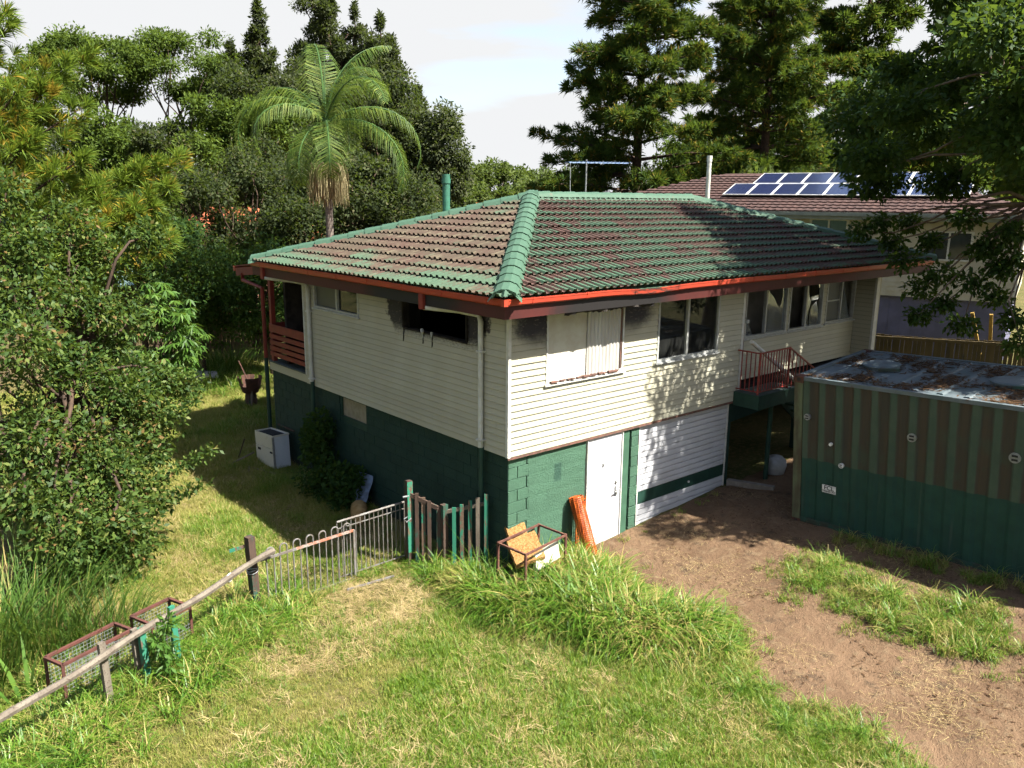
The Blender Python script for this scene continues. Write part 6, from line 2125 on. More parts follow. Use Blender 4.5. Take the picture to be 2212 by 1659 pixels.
D_ = [(2.91, 21.6, 5.2, 1.9, 2.7, "scrubby dark tree right of the mango tree"), (4.86, 21.0, 5.7, 2.2, 3.3, "tall scrubby tree left of the palm trunk"), (5.4, 17.9, 5.3, 1.7, 2.5, "olive tree just left of the palm flowers"),
      (7.2, 17.4, 5.9, 2.0, 2.3, "olive tree just right of the palm trunk"), (8.9, 17.0, 5.5, 1.8, 2.0, "olive tree behind the green vent pipe"), (1.6, 18.0, 3.5, 1.7, 2.3, "dark tree shading the rear paling fence"),
      (3.4, 16.4, 3.2, 1.7, 2.0, "dark tree filling the gap behind the red porch post"), (9.99, 23.87, 7.6, 2.1, 2.3, "olive crown behind the palm fronds"), (0.5, 20.8, 4.8, 1.8, 2.3, "dark scrub tree left of the mango tree"),
      (14.4, 25.8, 8.4, 1.9, 2.6, "olive crown at the tip of the right palm frond"), (6.4, 22.5, 6.6, 2.0, 2.6, "olive crown directly behind the palm"), (11.6, 21.0, 5.6, 2.0, 2.2, "low olive tree beyond the vent pipe"),
      (13.5, 22.5, 5.2, 1.9, 2.0, "low olive tree left of the red roofed house"), (-1.2, 23.5, 4.2, 2.0, 2.6, "dark scrub tree behind the near pine")]
for i, (x_, y_, z_, R_, h_, lab) in enumerate(D_):
    simple("dark", "scrub_tree", lab, x_, y_, z_, R_, h_, 70 + i, GB, n=26, nl=430, mat="olive_leaf" if i not in (5, 6, 8) else "dark_leaf")
C_ = [(12.08, 35.62, 12.3, 1.9, 4.3, "pointed conifer rising above the left skyline"), (10.38, 35.37, 11.0, 1.7, 3.1, "short conifer left of the pointed one"), (15.79, 35.51, 13.2, 3.3, 6.0, "tallest conifer directly above the palm crown"),
      (16.66, 33.13, 12.0, 2.5, 4.6, "conifer just right of the tallest one"), (17.14, 31.23, 11.6, 2.2, 4.3, "rightmost conifer beside the open sky"), (17.83, 28.67, 9.4, 1.0, 2.4, "small conifer sprig below the rightmost conifer"), (14.0, 34.0, 10.5, 2.3, 3.8, "conifer filling the gap left of the palm crown")]
for i, (x_, y_, z_, R_, h_, lab) in enumerate(C_):
    simple("con", "skyline_conifer", lab, x_, y_, z_, R_, h_, 90 + i, GB, n=(84 if h_ > 5 else 56) if h_ > 3.5 else 28, cone=0.72 if i == 0 else 0.5)
F_ = [(33.26, 50.1, 7.6, 3.4, 3.8, "hazy tree at the left end of the far tree line"), (36.71, 49.7, 7.2, 3.4, 3.4, "second hazy tree of the far tree line"), (41.12, 49.9, 7.0, 3.6, 3.1, "middle hazy tree of the far tree line"), (45.43, 50.3, 6.9, 3.6, 3.0, "hazy tree right of the middle of the far tree line"),
      (49.21, 49.7, 6.9, 3.7, 3.0, "hazy tree at the right end of the far tree line"), (25.1, 36.4, 6.0, 2.2, 2.6, "lighter tree behind the yellow blossom tree"), (29.1, 37.5, 5.6, 2.8, 2.6, "lighter tree in front of the far tree line by the red roof"), (33.5, 37.5, 5.5, 2.8, 2.6, "lighter tree left of the tallest pine"),
      (20.5, 31.5, 5.2, 2.2, 2.6, "light tree right of the green vent pipe"), (41.9, 29.5, 8.6, 2.6, 3.6, "light tree in the gap between two pines"), (42.1, 25.5, 7.6, 2.6, 3.0, "light tree behind the white flue"), (47.6, 24.6, 8.0, 3.0, 3.2, "light tree above the solar panels"),
      (52.8, 20.3, 9.0, 3.6, 3.6, "light tree seen through the dark tree, left"), (54.7, 15.5, 9.4, 3.6, 3.8, "light tree seen through the dark tree, middle"), (54.6, 10.5, 9.8, 3.6, 4.2, "light tree seen through the dark tree, right"),
      (-0.5, 33.0, 5.5, 3.0, 3.0, "light tree below the umbrella gums at far left"), (2.8, 29.5, 4.8, 2.8, 2.8, "light tree left of the teal roofed building"), (37.0, 40.0, 5.8, 3.0, 2.8, "lighter tree at the foot of the tallest pine"), (30.0, 24.0, 4.8, 2.6, 2.6, "low leafy tree under the tallest pine"), (27.5, 13.8, 6.2, 1.6, 2.0, "low leafy tree at the left end of the brown roof")]
for i, (x_, y_, z_, R_, h_, lab) in enumerate(F_):
    simple("far", "distant_tree", lab, x_, y_, z_, R_, h_, 110 + i, GB, n=24, L=0.3 if i not in (5, 6, 7, 8) else 0.24, mat="far_leaf" if i < 9 or i > 14 else "gum_leaf")
K_ = [("gum_leaf", -0.7, 36.6, 8.3, 2.1, 3.6, "tree filling the skyline at the extreme left"), ("olive_leaf", 1.2, 33.3, 7.6, 2.2, 3.2, "tree under the first umbrella gum"), ("gum_leaf", 3.2, 32.2, 7.8, 2.2, 3.3, "tree between the two umbrella gums, low"),
      ("olive_leaf", 4.9, 30.3, 7.0, 2.2, 3.0, "tree under the second umbrella gum"), ("gum_leaf", 6.9, 30.0, 7.7, 2.2, 3.6, "tree left of the palm at the height of its fronds"), ("olive_leaf", 9.0, 31.6, 8.9, 2.1, 4.0, "tall tree behind the leftmost frond tip"),
      ("conifer_leaf", 11.8, 31.0, 9.4, 2.1, 4.2, "grey-green tree behind the left side of the palm crown"), ("olive_leaf", 13.0, 30.0, 9.1, 2.1, 4.0, "grey-green tree directly behind the palm crown"), ("conifer_leaf", 14.8, 28.3, 9.5, 2.1, 4.1, "grey-green tree behind the right side of the palm crown"),
      ("olive_leaf", 15.6, 26.4, 8.9, 2.0, 3.7, "grey-green tree below the rightmost conifer"), ("conifer_leaf", 16.3, 24.6, 8.3, 1.6, 2.9, "grey-green tree at the right edge of the skyline mass")]
for i, (mt_, x_, y_, z_, R_, h_, lab) in enumerate(K_):
    simple("dark", "canopy_tree", lab, x_, y_, z_, R_ * 1.1, h_, 200 + i, GB, n=40, nl=360, L=0.2, W=0.09, mat=mt_)
big_pine("tall_pine", "pine filling the gap behind the broad pine and the white flue", (39.0, 22.5, 1.0), 19.0, 0.3, 5.0, 16, 45, 10, 14, 0.55, 0.07, 0.2, G3)
simple("far", "yellow_blossom_tree", "small tree covered in bright yellow blossom beyond the vent pipe", 23.04, 34.48, 7.6, 0.75, 1.6, 140, GB, n=8, nl=160, L=0.16, mat="yellow_leaf")

# ---- the palm
pr = thing("king_palm", (3.74, 12.7, 0), "tall king palm with arching fronds and a cream flower skirt behind the roof", "palm")
MB().tube([(3.74, 12.7, -0.1), (3.74, 12.7, 3), (3.74, 12.71, 5.5), (3.75, 12.72, 7.2)], [0.17, 0.125, 0.11, 0.11], 14, False).build("trunk", M["palm_trunk"], pr, True)
MB().tube([(3.75, 12.72, 7.2), (3.75, 12.73, 7.45), (3.76, 12.74, 8.0), (3.76, 12.75, 8.5)], [0.115, 0.16, 0.13, 0.07], 14, False).build("crownshaft", M["crownshaft"], pr, True)
b = MB()
r_ = random.Random(4)
for i in range(460):
    a = r_.uniform(0, 6.283)
    R_ = r_.uniform(0.12, 0.66)
    p0 = Vector((3.75, 12.72, 7.2 + r_.uniform(-0.08, 0.06)))
    p1 = p0 + Vector((math.cos(a) * R_ * 0.8, math.sin(a) * R_ * 0.8, r_.uniform(-0.12, 0.06)))
    p2 = p1 + Vector((math.cos(a) * R_ * 0.15, math.sin(a) * R_ * 0.15, -r_.uniform(0.3, 0.55)))
    p3 = p2 + Vector((r_.uniform(-0.03, 0.03), r_.uniform(-0.03, 0.03), -r_.uniform(0.25, 0.65)))
    b.tube([p0, p1, p2, p3], [0.008, 0.010, 0.010, 0.006], 3, False)
b.build("flower_skirt", M["palm_flower"], pr)
fr_specs = [  # azimuth (degrees, 0 = to the right of the view), elevation at the base, length, droop
    (176, 46, 2.7, 3.1), (152, 58, 2.5, 2.7), (6, 34, 2.8, 2.9), (-16, 12, 2.7, 2.6), (60, 76, 2.3, 2.0), (110, 80, 2.3, 1.3), (-75, 5, 1.9, 2.6), (-112, -10, 1.8, 2.2), (-40, 62, 2.4, 2.6), (25, 82, 2.3, 1.6), (-150, 40, 2.2, 3.2), (85, 45, 2.4, 3.0), (195, -15, 1.6, 2.2)]
vR = Vector((rt.x, rt.y, 0)).normalized()
vF = Vector((fw.x, fw.y, 0)).normalized()
for i, (az, el, L_, dr) in enumerate(fr_specs):
    a, e_ = math.radians(az), math.radians(el)
    hd = vR * math.cos(a) + vF * math.sin(a)
    pts = []
    p = Vector((3.76, 12.75, 8.4))
    ang = e_
    N = 26
    for k in range(N + 1):
        pts.append(p.copy())
        p = p + (hd * math.cos(ang) + Vector((0, 0, math.sin(ang)))) * (L_ * 1.42 / N)
        ang -= math.radians(dr * 52 / N) * (0.5 + 1.1 * k / N)
    b = MB()
    b.tube(pts[::2], [0.03 * (1 - 0.8 * k / (N / 2)) + 0.006 for k in range(N // 2 + 1)], 5, False)
    fr_o = b.build("frond", M["crownshaft"], pr)
    vv, ff = [], []
    rr_ = random.Random(i)
    for k in range(3, N * 3 + 1):
        q = k / (N * 3)
        i0 = min(N - 1, int(q * N))
        base = pts[i0].lerp(pts[i0 + 1], q * N - i0)
        tg = (pts[i0 + 1] - pts[i0]).normalized()
        side = tg.cross(Vector((0, 0, 1)))
        side = side.normalized() if side.length > 0.05 else hd.cross(Vector((0, 0, 1)))
        ll = 0.95 * math.sin(math.pi * min(1, 0.12 + q * 0.86)) ** 0.6 * rr_.uniform(0.85, 1.1)
        for sg in (-1, 1):
            d1 = (side * sg * 0.85 + tg * 0.42 + Vector((0, 0, rr_.uniform(-0.25, 0.02)))).normalized()
            d2 = (d1 * 0.55 + Vector((0, 0, -rr_.uniform(0.55, 0.95)))).normalized()
            m_ = base + d1 * ll * 0.5
            t_ = m_ + d2 * ll * 0.55
            wv = tg * 0.015
            n0 = len(vv)
            vv += [base - wv * 0.5, base + wv * 0.5, m_ + wv, m_ - wv, t_]
            ff += [(n0, n0 + 1, n0 + 2, n0 + 3), (n0 + 3, n0 + 2, n0 + 4, n0 + 4)]
    b = MB()
    b.v = [tuple(q) for q in vv]
    b.f = [tuple(dict.fromkeys(q)) for q in ff]
    link("leaflets", b.mesh("leaflets", M["palm_leaf"]), fr_o)
b = MB()
b.tube([(3.76, 12.75, 8.4), (3.78, 12.76, 9.5), (3.82, 12.78, 10.35)], [0.04, 0.022, 0.006], 6, False)
b.build("spear_leaf", M["crownshaft"], pr)

# ---- creeper on the dark green wall and over the tray
cl = [(-0.22, 6.0, 1.45, 0.25, 0.42, 0.4), (-0.25, 6.2, 1.0, 0.3, 0.5, 0.5), (-0.28, 5.9, 0.55, 0.4, 0.6, 0.5), (-0.3, 5.3, 0.4, 0.45, 0.6, 0.42), (-0.35, 4.8, 0.42, 0.42, 0.5, 0.45), (-0.45, 4.6, 0.3, 0.4, 0.4, 0.35), (-0.2, 6.6, 0.9, 0.2, 0.3, 0.5), (-0.5, 5.6, 0.25, 0.45, 0.6, 0.3), (-0.2, 4.7, 0.62, 0.2, 0.35, 0.22)]
root = thing("wall_creeper", (-0.2, 5.6, 0), "dark green creeper heaped against the shaded green side wall", "creeper")
crown("foliage", cl, 520, 0.10, 0.075, "creeper_leaf", 151, root, 0.1, 0.4)
b = MB()
limb_tubes(b, Vector((-0.12, 5.9, 0)), [Vector(c_[:3]) for c_ in cl], 0.015, 0.006, 3, 0.1)
b.build("stem", M["bark_brown"], root)

# ---- reeds and palm seedlings at the lower left
def reeds(name, label, base, n, H, spread, wd, mat, seed, arch=0.6, cat="plant"):
    r_ = random.Random(seed)
    root = thing(name, base, label, cat)
    b = MB()
    for i in range(n):
        a = r_.uniform(0, 6.283)
        rad = spread * math.sqrt(r_.random())
        p = Vector((base[0] + math.cos(a) * rad, base[1] + math.sin(a) * rad, gz(base[0], base[1]) - 0.02))
        a2 = a + r_.uniform(-0.9, 0.9)
        hd = Vector((math.cos(a2), math.sin(a2), 0))
        L_ = H * r_.uniform(0.55, 1.15)
        ang = math.radians(r_.uniform(62, 88))
        w_ = wd * r_.uniform(0.7, 1.3)
        sd_ = Vector((-hd.y, hd.x, 0))
        n0 = len(b.v)
        K = 5
        for k in range(K + 1):
            ww = w_ * (0.6 + 0.8 * k / K * 2 if k < K / 2 else 1.4 * (1 - k / K) * 2) * 0.6
            ww = max(ww, 0.0008)
            b.v += [tuple(p - sd_ * ww * 0.5), tuple(p + sd_ * ww * 0.5)]
            p = p + (hd * math.cos(ang) + Vector((0, 0, math.sin(ang)))) * (L_ / K)
            ang -= arch * r_.uniform(0.5, 1.3) * (0.25 + 0.4 * k / K)
        for k in range(K):
            q = n0 + 2 * k
            b.f.append((q, q + 1, q + 3, q + 2))
    b.build("leaves", M[mat], root)
    return root
reeds("arching_reeds", "tall arching green reeds in the lower left corner behind the rail", (-6.55, 2.6, 0), 430, 1.75, 0.75, 0.022, "reed_leaf", 161)
reeds("arching_reeds", "shorter reeds between the reed clump and the wire cage", (-5.75, 2.1, 0), 260, 1.1, 0.55, 0.018, "reed_leaf", 162)
reeds("arching_reeds", "reeds at the very left edge of the picture", (-7.35, 2.2, 0), 360, 1.5, 0.6, 0.022, "reed_leaf", 163)
reeds("strap_leaf_plant", "plant with a few broad strap leaves among the reeds", (-6.9, 1.25, 0), 9, 1.0, 0.18, 0.085, "mango_leaf", 164, 0.35)
reeds("palm_seedling", "small palm seedling below the pole rail at lower left", (-6.75, 0.55, 0), 46, 0.7, 0.08, 0.014, "reed_leaf", 165, 0.9)
reeds("palm_seedling", "small palm seedling in the bottom left corner", (-6.75, -0.55, 0), 60, 0.6, 0.1, 0.014, "reed_leaf", 166, 0.9)
cl = [(-5.35, 0.45, 0.55, 0.16, 0.16, 0.16), (-5.45, 0.4, 0.75, 0.15, 0.15, 0.14), (-5.3, 0.5, 0.9, 0.1, 0.1, 0.1), (-5.4, 0.42, 0.35, 0.16, 0.16, 0.16)]
root = thing("weed_seedling", (-5.4, 0.42, 0), "bright green leafy weed growing against the middle rail post", "plant")
crown("foliage", cl, 60, 0.13, 0.04, "mango_leaf", 167, root, 0.2, 0.6)
b = MB()
b.tube([(-5.4, 0.42, 0), (-5.38, 0.44, 0.9)], 0.01, 5)
b.build("stem", M["crownshaft"], root)
reeds("lush_grass_clump", "lush grass clump in sun at the end of the lawn", (1.4, 17.2, 0), 420, 1.0, 1.0, 0.03, "reed_leaf", 168, 0.8)
reeds("lush_grass_clump", "long grass under the trees left of the porch", (2.6, 18.8, 0), 420, 1.2, 1.3, 0.03, "reed_leaf", 169, 0.8)
reeds("lush_grass_clump", "grass clump behind the crumpled grey sheet", (0.2, 19.6, 0), 360, 1.0, 1.2, 0.03, "reed_leaf", 170, 0.8)
reeds("fence_grass_tuft", "bright grass tuft against the paling fence behind the container", (14.9, -1.0, ground_z(14.9, -1)), 150, 0.9, 0.5, 0.02, "reed_leaf", 171, 0.6)

# ------------------------------------------------------------------ grass, scattered as instances
leaf_mat("grass_blade", [(0, (0.0969, 0.2109, 0.0137)), (0.5, (0.1653, 0.2850, 0.0205)), (0.85, (0.2508, 0.3363, 0.0399)), (1, (0.5016, 0.4104, 0.1368))], 0.5, 0.3, 0.35)
leaf_mat("pale_grass", [(0, (0.1824, 0.2394, 0.0342)), (0.5, (0.2964, 0.3021, 0.0627)), (1, (0.5130, 0.4218, 0.1482))], 0.6, 0.25, 0.3)
leaf_mat("straw", [(0, (0.27, 0.20, 0.085)), (0.5, (0.42, 0.32, 0.14)), (1, (0.55, 0.44, 0.22))], 0.7, 0.25, 0.2, (0.5, 0.4, 0.15))
leaf_mat("weed_blade", [(0, (0.0627, 0.1710, 0.0137)), (0.55, (0.1311, 0.2679, 0.0205)), (0.85, (0.2166, 0.3192, 0.0399)), (1, (0.4560, 0.3648, 0.1254))], 0.45, 0.35, 0.35)
def blade_clump(name, n, rad, H, wd, mat, seed, arch=0.8, lie=0.0, K=2):
    r_ = random.Random(seed)
    b = MB()
    for i in range(n):
        a = r_.uniform(0, 6.283)
        q = rad * math.sqrt(r_.random())
        p = Vector((math.cos(a) * q, math.sin(a) * q, 0.0 if not lie else r_.uniform(0.003, 0.03)))
        a2 = r_.uniform(0, 6.283)
        hd = Vector((math.cos(a2), math.sin(a2), 0))
        sd_ = Vector((-hd.y, hd.x, 0))
        L_ = H * r_.uniform(0.5, 1.2)
        ang = math.radians(r_.uniform(45, 88)) if not lie else math.radians(r_.uniform(-4, 12))
        w_ = wd * r_.uniform(0.7, 1.3)
        n0 = len(b.v)
        for k in range(K + 1):
            ww = w_ * (1 - (k / K) ** 2) + 0.0004
            b.v += [tuple(p - sd_ * ww * 0.5), tuple(p + sd_ * ww * 0.5)]
            p = p + (hd * math.cos(ang) + Vector((0, 0, math.sin(ang)))) * (L_ / K)
            ang -= arch * r_.uniform(0.4, 1.2) * (0.6 if not lie else 0.1)
        for k in range(K):
            q_ = n0 + 2 * k
            b.f.append((q_, q_ + 1, q_ + 3, q_ + 2))
    return bpy.data.objects.new(name, b.mesh(name, M[mat]))
def scatter(name, label, cat, protos, pts, rots, scl):
    me = bpy.data.meshes.new(name)
    pts = np.asarray(pts, np.float32)
    n = len(pts)
    me.vertices.add(n)
    me.vertices.foreach_set("co", pts.ravel())
    at = me.attributes.new("rot", 'FLOAT_VECTOR', 'POINT')
    at.data.foreach_set("vector", np.asarray(rots, np.float32).ravel())
    at = me.attributes.new("scl", 'FLOAT', 'POINT')
    at.data.foreach_set("value", np.asarray(scl, np.float32))
    at = me.attributes.new("idx", 'INT', 'POINT')
    at.data.foreach_set("value", rng.integers(0, len(protos), n).astype(np.int32))
    o = link(name, me)
    ng = bpy.data.node_groups.new(name, 'GeometryNodeTree')
    ng.interface.new_socket("Geometry", in_out='INPUT', socket_type='NodeSocketGeometry')
    ng.interface.new_socket("Geometry", in_out='OUTPUT', socket_type='NodeSocketGeometry')
    nd, lk = ng.nodes, ng.links
    gi, go = nd.new("NodeGroupInput"), nd.new("NodeGroupOutput")
    ip = nd.new("GeometryNodeInstanceOnPoints")
    jn = nd.new("GeometryNodeJoinGeometry")
    for p in protos[::-1]:
        oi = nd.new("GeometryNodeObjectInfo")
        oi.inputs["Object"].default_value = p
        oi.inputs["As Instance"].default_value = True
        lk.new(oi.outputs["Geometry"], jn.inputs[0])
    def attr(nm, ty):
        a = nd.new("GeometryNodeInputNamedAttribute")
        a.data_type = ty
        a.inputs["Name"].default_value = nm
        return a.outputs["Attribute"]
    lk.new(gi.outputs[0], ip.inputs["Points"])
    lk.new(jn.outputs[0], ip.inputs["Instance"])
    ip.inputs["Pick Instance"].default_value = True
    lk.new(attr("idx", 'INT'), ip.inputs["Instance Index"])
    er = nd.new("FunctionNodeEulerToRotation")
    lk.new(attr("rot", 'FLOAT_VECTOR'), er.inputs[0])
    lk.new(er.outputs[0], ip.inputs["Rotation"])
    lk.new(attr("scl", 'FLOAT'), ip.inputs["Scale"])
    lk.new(ip.outputs[0], go.inputs[0])
    md = o.modifiers.new("scatter", 'NODES')
    md.node_group = ng
    return tag(o, label, cat, None, "stuff")
def ninp(P, poly):
    x_, y_ = P[:, 0], P[:, 1]
    r_ = np.zeros(len(P), bool)
    j = len(poly) - 1
    for i in range(len(poly)):
        xi, yi = poly[i]
        xj, yj = poly[j]
        c_ = ((yi > y_) != (yj > y_)) & (x_ < (xj - xi) * (y_ - yi) / (yj - yi + 1e-12) + xi)
        r_ ^= c_
        j = i
    return r_
def nfield(P, s, k):
    return np.array([mnoise.noise(Vector((p[0] * s, p[1] * s, k))) for p in P])
def place(P, grow, lift=0.0):
    return [(p[0], p[1], gtop(p[0], p[1]) + lift) for p in P]
def rots(n, tilt=0.15):
    return np.stack([rng.normal(0, tilt, n), rng.normal(0, tilt, n), rng.uniform(0, 6.283, n)], 1)
HOUSE_BOX = [(-0.02, -0.02), (12, -0.02), (12, 9), (-0.02, 9)]
def uni(n, x0, x1, y0, y1):
    return np.stack([rng.uniform(x0, x1, n), rng.uniform(y0, y1, n)], 1)
def in_view(P, mg=0.06):
    """keep what can lie in or near the picture"""
    d = np.stack([P[:, 0] - CAM.x, P[:, 1] - CAM.y, np.full(len(P), -CAM.z)], 1)
    zc = d @ np.array(fw)
    u = d @ np.array(rt) / zc
    v = d @ np.array(up) / zc
    lim = 18.0 / cd.lens
    return (zc > 0) & (np.abs(u) < lim + 0.12) & (v > -lim * 0.75 - 0.14)
lawn = [blade_clump("lawn_clump", 26, 0.095, 0.13, 0.0078, "grass_blade", s_, 0.9) for s_ in (1, 2, 3)]
lawn += [blade_clump("lawn_clump_pale", 24, 0.095, 0.11, 0.0075, "pale_grass", s_, 1.0) for s_ in (4, 5)]
P = np.concatenate([uni(52000, -9, 3, -8, 4), uni(26000, -6, 3, 4, 11), uni(15000, -6, 4, 11, 20)])
P = P[in_view(P)]
keep = ~ninp(P, DIRT) & ~ninp(P, HOUSE_BOX)
P = P[keep]
g1_ = nfield(P, 0.55, 1.0) + 0.5 * nfield(P, 1.7, 4.0)
dry = ninp(P, DRY)
ok = (g1_ > -0.85) & ~(dry & (rng.random(len(P)) < 0.5))
P, g1_ = P[ok], g1_[ok]
green_mask = g1_ + rng.normal(0, 0.22, len(P)) + 0.38 * (P[:, 1] < -1.2) - 0.25 * (P[:, 1] > 2.5) > 0.05
sc_ = np.clip(0.75 + 0.55 * g1_ + rng.normal(0, 0.16, len(P)), 0.4, 1.5)
far_ = np.clip((P[:, 1] - 4) / 8, 0, 1)
sc_ = sc_ * (1 + 0.7 * far_)
scatter("lawn_grass", "green lawn grass over the front and side yard", "grass", lawn[:3], place(P[green_mask], 0), rots(int(green_mask.sum()), 0.2), sc_[green_mask])
scatter("pale_lawn_grass", "yellowing cut grass over the front and side yard", "grass", lawn[3:], place(P[~green_mask], 0), rots(int((~green_mask).sum()), 0.25), sc_[~green_mask])
# cut straw
straws = [blade_clump("straw_clump", 15, 0.13, 0.16, 0.0055, "straw", s_, 0.3, 1.0) for s_ in (11, 12, 13)]
P = uni(30000, -7, 2.2, -7, 12)
P = P[in_view(P) & ~ninp(P, HOUSE_BOX) & ~ninp(P, DIRT)]
g1_ = nfield(P, 0.5, 9.0) + 0.4 * nfield(P, 1.9, 6.0)
ok = ninp(P, DRY) | (g1_ + rng.normal(0, 0.25, len(P)) > 0.02 + 0.22 * (P[:, 1] < -2.5))
P = P[ok & (rng.random(len(P)) < 0.8)]
scatter("dry_clippings", "dry straw-coloured clippings lying over the lawn", "straw", straws, place(P, 0, 0.02 * 1), rots(len(P), 0.25), rng.uniform(0.6, 1.3, len(P)))
P = uni(9000, 0.3, 6, -9, 0)
P = P[in_view(P) & ninp(P, DIRT)]
g1_ = nfield(P, 0.9, 2.0) + 0.5 * nfield(P, 2.6, 7.0)
P = P[(g1_ + rng.normal(0, 0.22, len(P)) > 0.32)]
few = [blade_clump("loose_straw", 4, 0.16, 0.12, 0.0038, "straw", s_, 0.3, 1.0) for s_ in (14, 15, 16)]
scatter("driveway_straw", "loose straw strewn over the dirt driveway", "straw", few, place(P, 0, 0.006), rots(len(P), 0.08), rng.uniform(0.5, 1.3, len(P)))
# dead leaves and crumbs of bark on the dirt, thickest beside the container
r2 = np.random.default_rng(77)
vv, ff = [], []
PL = uni(9000, 0.8, 6.2, -8.5, -0.1)
PL = PL[in_view(PL) & ninp(PL, DIRT)]
gg = nfield(PL, 1.3, 12.0) + 0.5 * nfield(PL, 4.0, 13.0)
PL = PL[gg + r2.normal(0, 0.3, len(PL)) + 0.35 * (PL[:, 0] > 4.2) > 0.42]
for p in PL:
    a = r2.uniform(0, 6.28)
    l_, w_ = r2.uniform(0.012, 0.045), r2.uniform(0.004, 0.014)
    ca, sa = math.cos(a), math.sin(a)
    zz = gtop(p[0], p[1]) + r2.uniform(0.002, 0.012)
    k_ = len(vv)
    vv += [(p[0] - ca * l_, p[1] - sa * l_, zz), (p[0] + sa * w_, p[1] - ca * w_, zz + 0.004), (p[0] + ca * l_, p[1] + sa * l_, zz + r2.uniform(0, 0.015)), (p[0] - sa * w_, p[1] + ca * w_, zz + 0.004)]
    ff.append((k_, k_ + 1, k_ + 2, k_ + 3))
tag(link("driveway_litter", np_mesh("driveway_litter", vv, ff, M["leaf_litter"])), "dead leaves and bark crumbs scattered over the dirt driveway", "leaves", None, "stuff")
# small stray tufts where the grass gives way to bare dirt
PE = uni(5200, 0.2, 5.6, -8.5, -0.2)
PE = PE[in_view(PE)]
de = np.array([polydist(p[0], p[1], DIRT) for p in PE])
ds = np.array([polydist(p[0], p[1], STRIP) for p in PE])
PE = PE[(de > -0.1) & (((de < 0.45) & (rng.random(len(PE)) < 0.5 * np.exp(-np.maximum(de, 0) * 5))) | ((ds > -0.55) & (rng.random(len(PE)) < 0.55 * np.exp(-np.maximum(-ds, 0) * 5))))]
scatter("stray_tufts", "stray low tufts along the ragged edges of the dirt", "grass", lawn, place(PE, 0), rots(len(PE), 0.25), rng.uniform(0.4, 1.15, len(PE)))
# tall weeds along the driveway edge, fence line and wall foot
tall = [blade_clump("weed_clump", 42, 0.12, 0.52, 0.013, "weed_blade", s_, 0.95, 0.0, 4) for s_ in (21, 22, 23, 24)]
tall += [blade_clump("weed_clump_dry", 34, 0.12, 0.42, 0.010, "pale_grass", s_, 1.1, 0.0, 4) for s_ in (25, 26, 27)]
P1 = uni(2600, -1.6, 2.1, -4.5, 1.3)
d1 = np.array([polydist(p[0], p[1], WEED) for p in P1])
P1 = P1[(d1 + rng.normal(0, 0.12, len(P1)) > 0.0) & ~ninp(P1, HOUSE_BOX)]
P1 = P1[rng.random(len(P1)) < 0.8]
d1 = np.array([polydist(p[0], p[1], WEED) for p in P1])
s1 = (1.6 + 0.8 * nfield(P1, 1.1, 3.0) + rng.normal(0, 0.2, len(P1))) * np.clip(0.45 + d1 * 1.0, 0.4, 1.15)
P2 = uni(330, 2.6, 4.6, -6.6, -2.8)
P2 = P2[np.array([polydist(p[0], p[1], STRIP) for p in P2]) + rng.normal(0, 0.1, len(P2)) > 0.05]
s2 = 0.7 + 0.3 * nfield(P2, 0.9, 3.0) + rng.normal(0, 0.12, len(P2))
k_ = rng.random(760)
P3 = np.stack([-3.2 - 4.6 * k_, 1.72 - 2.15 * k_], 1) + rng.normal(0, 0.33, (760, 2))
s3 = rng.uniform(0.4, 1.25, len(P3))
P4 = np.stack([rng.uniform(-0.75, -0.05, 150), rng.uniform(3.0, 8.9, 150)], 1)
s4 = rng.uniform(0.25, 0.7, len(P4))
P5 = np.stack([rng.uniform(5.0, 6.2, 160), rng.uniform(-7.5, -3.0, 160)], 1)
P5 = P5[P5[:, 0] < 5.44]
s5 = rng.uniform(0.35, 0.85, len(P5))
P6 = uni(260, -0.3, 1.0, -6.9, -3.6)
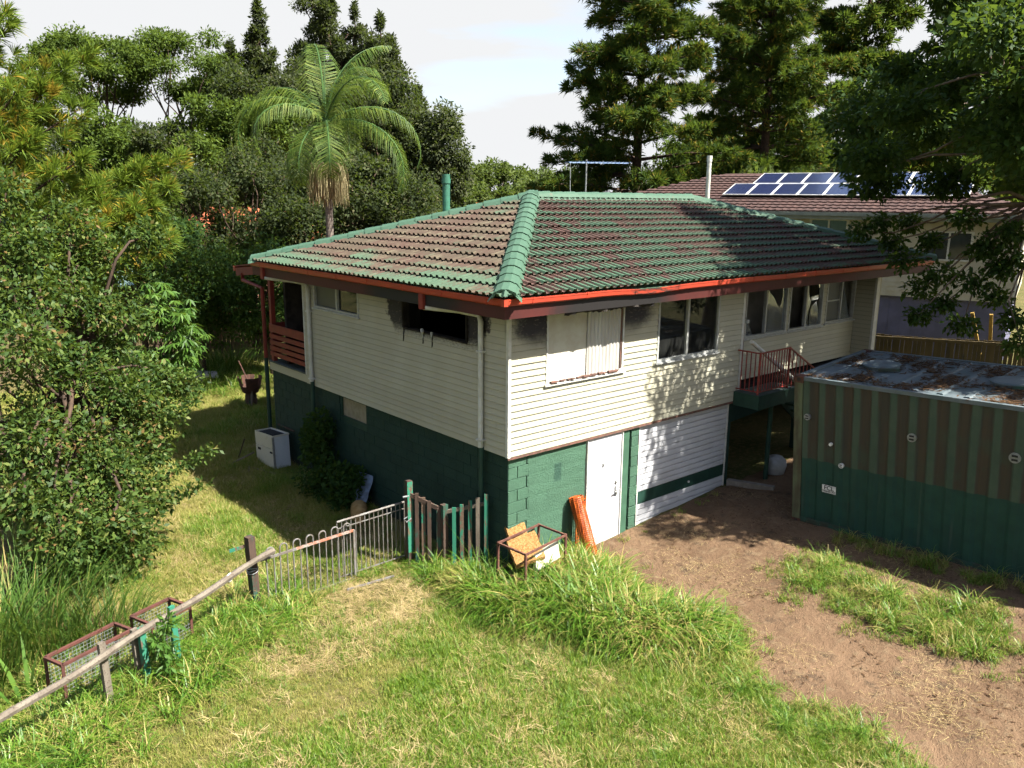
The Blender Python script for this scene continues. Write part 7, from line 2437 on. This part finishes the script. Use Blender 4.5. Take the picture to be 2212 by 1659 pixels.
P6 = P6[np.abs(np.array([polydist(p[0], p[1], DIRT) for p in P6]) + 0.1) < 0.32]
s6 = rng.uniform(0.35, 0.75, len(P6))
P7 = np.stack([rng.uniform(-1.2, 3.5, 500), rng.uniform(15.5, 22.3, 500)], 1)
s7 = rng.uniform(0.7, 1.5, len(P7))
P8 = uni(2600, -8, 1.5, -7, 4)
P8 = P8[in_view(P8) & ~ninp(P8, DIRT) & ~ninp(P8, HOUSE_BOX)]
g8 = nfield(P8, 0.8, 21.0) + 0.5 * nfield(P8, 2.3, 22.0)
P8 = P8[g8 + rng.normal(0, 0.15, len(P8)) > 0.30]
s8 = rng.uniform(0.22, 0.48, len(P8))
P9 = np.stack([rng.uniform(-3.5, -0.6, 130), rng.uniform(1.45, 1.95, 130)], 1)
s9 = rng.uniform(0.25, 0.65, len(P9))
P10 = np.concatenate([np.stack([rng.uniform(-1.0, -0.1, 90), rng.uniform(0.1, 1.3, 90)], 1), np.stack([rng.uniform(-6.9, -4.6, 160), rng.uniform(0.3, 1.7, 160)], 1)])
P10 = P10[~ninp(P10, HOUSE_BOX)]
s10 = rng.uniform(0.5, 1.25, len(P10))
PP = np.concatenate([P10, P1, P2, P3, P4, P5, P6, P7, P8, P9])
ss_ = np.clip(np.concatenate([s10, s1, s2, s3, s4, s5, s6, s7, s8, s9]), 0.2, 1.8)
scatter("tall_weeds", "tall rank weeds along the driveway edge, fence line and wall foot", "weeds", tall, place(PP, 0, -0.01), rots(len(PP), 0.16), ss_)
# flowering grass stalks by the pickets
stalk = blade_clump("seed_stalk", 5, 0.1, 1.0, 0.008, "weed_blade", 31, 0.25, 0.0, 4)
PS = np.concatenate([uni(26, -0.5, 0.4, -0.1, 0.6), uni(18, 0.3, 1.5, -0.8, -0.1)])
PS = PS[~ninp(PS, HOUSE_BOX)]
scatter("seeding_grass_stalks", "tall thin seeding stalks standing above the weeds", "grass", [stalk], place(PS, 0), rots(len(PS), 0.12), rng.uniform(0.6, 1.15, len(PS)))
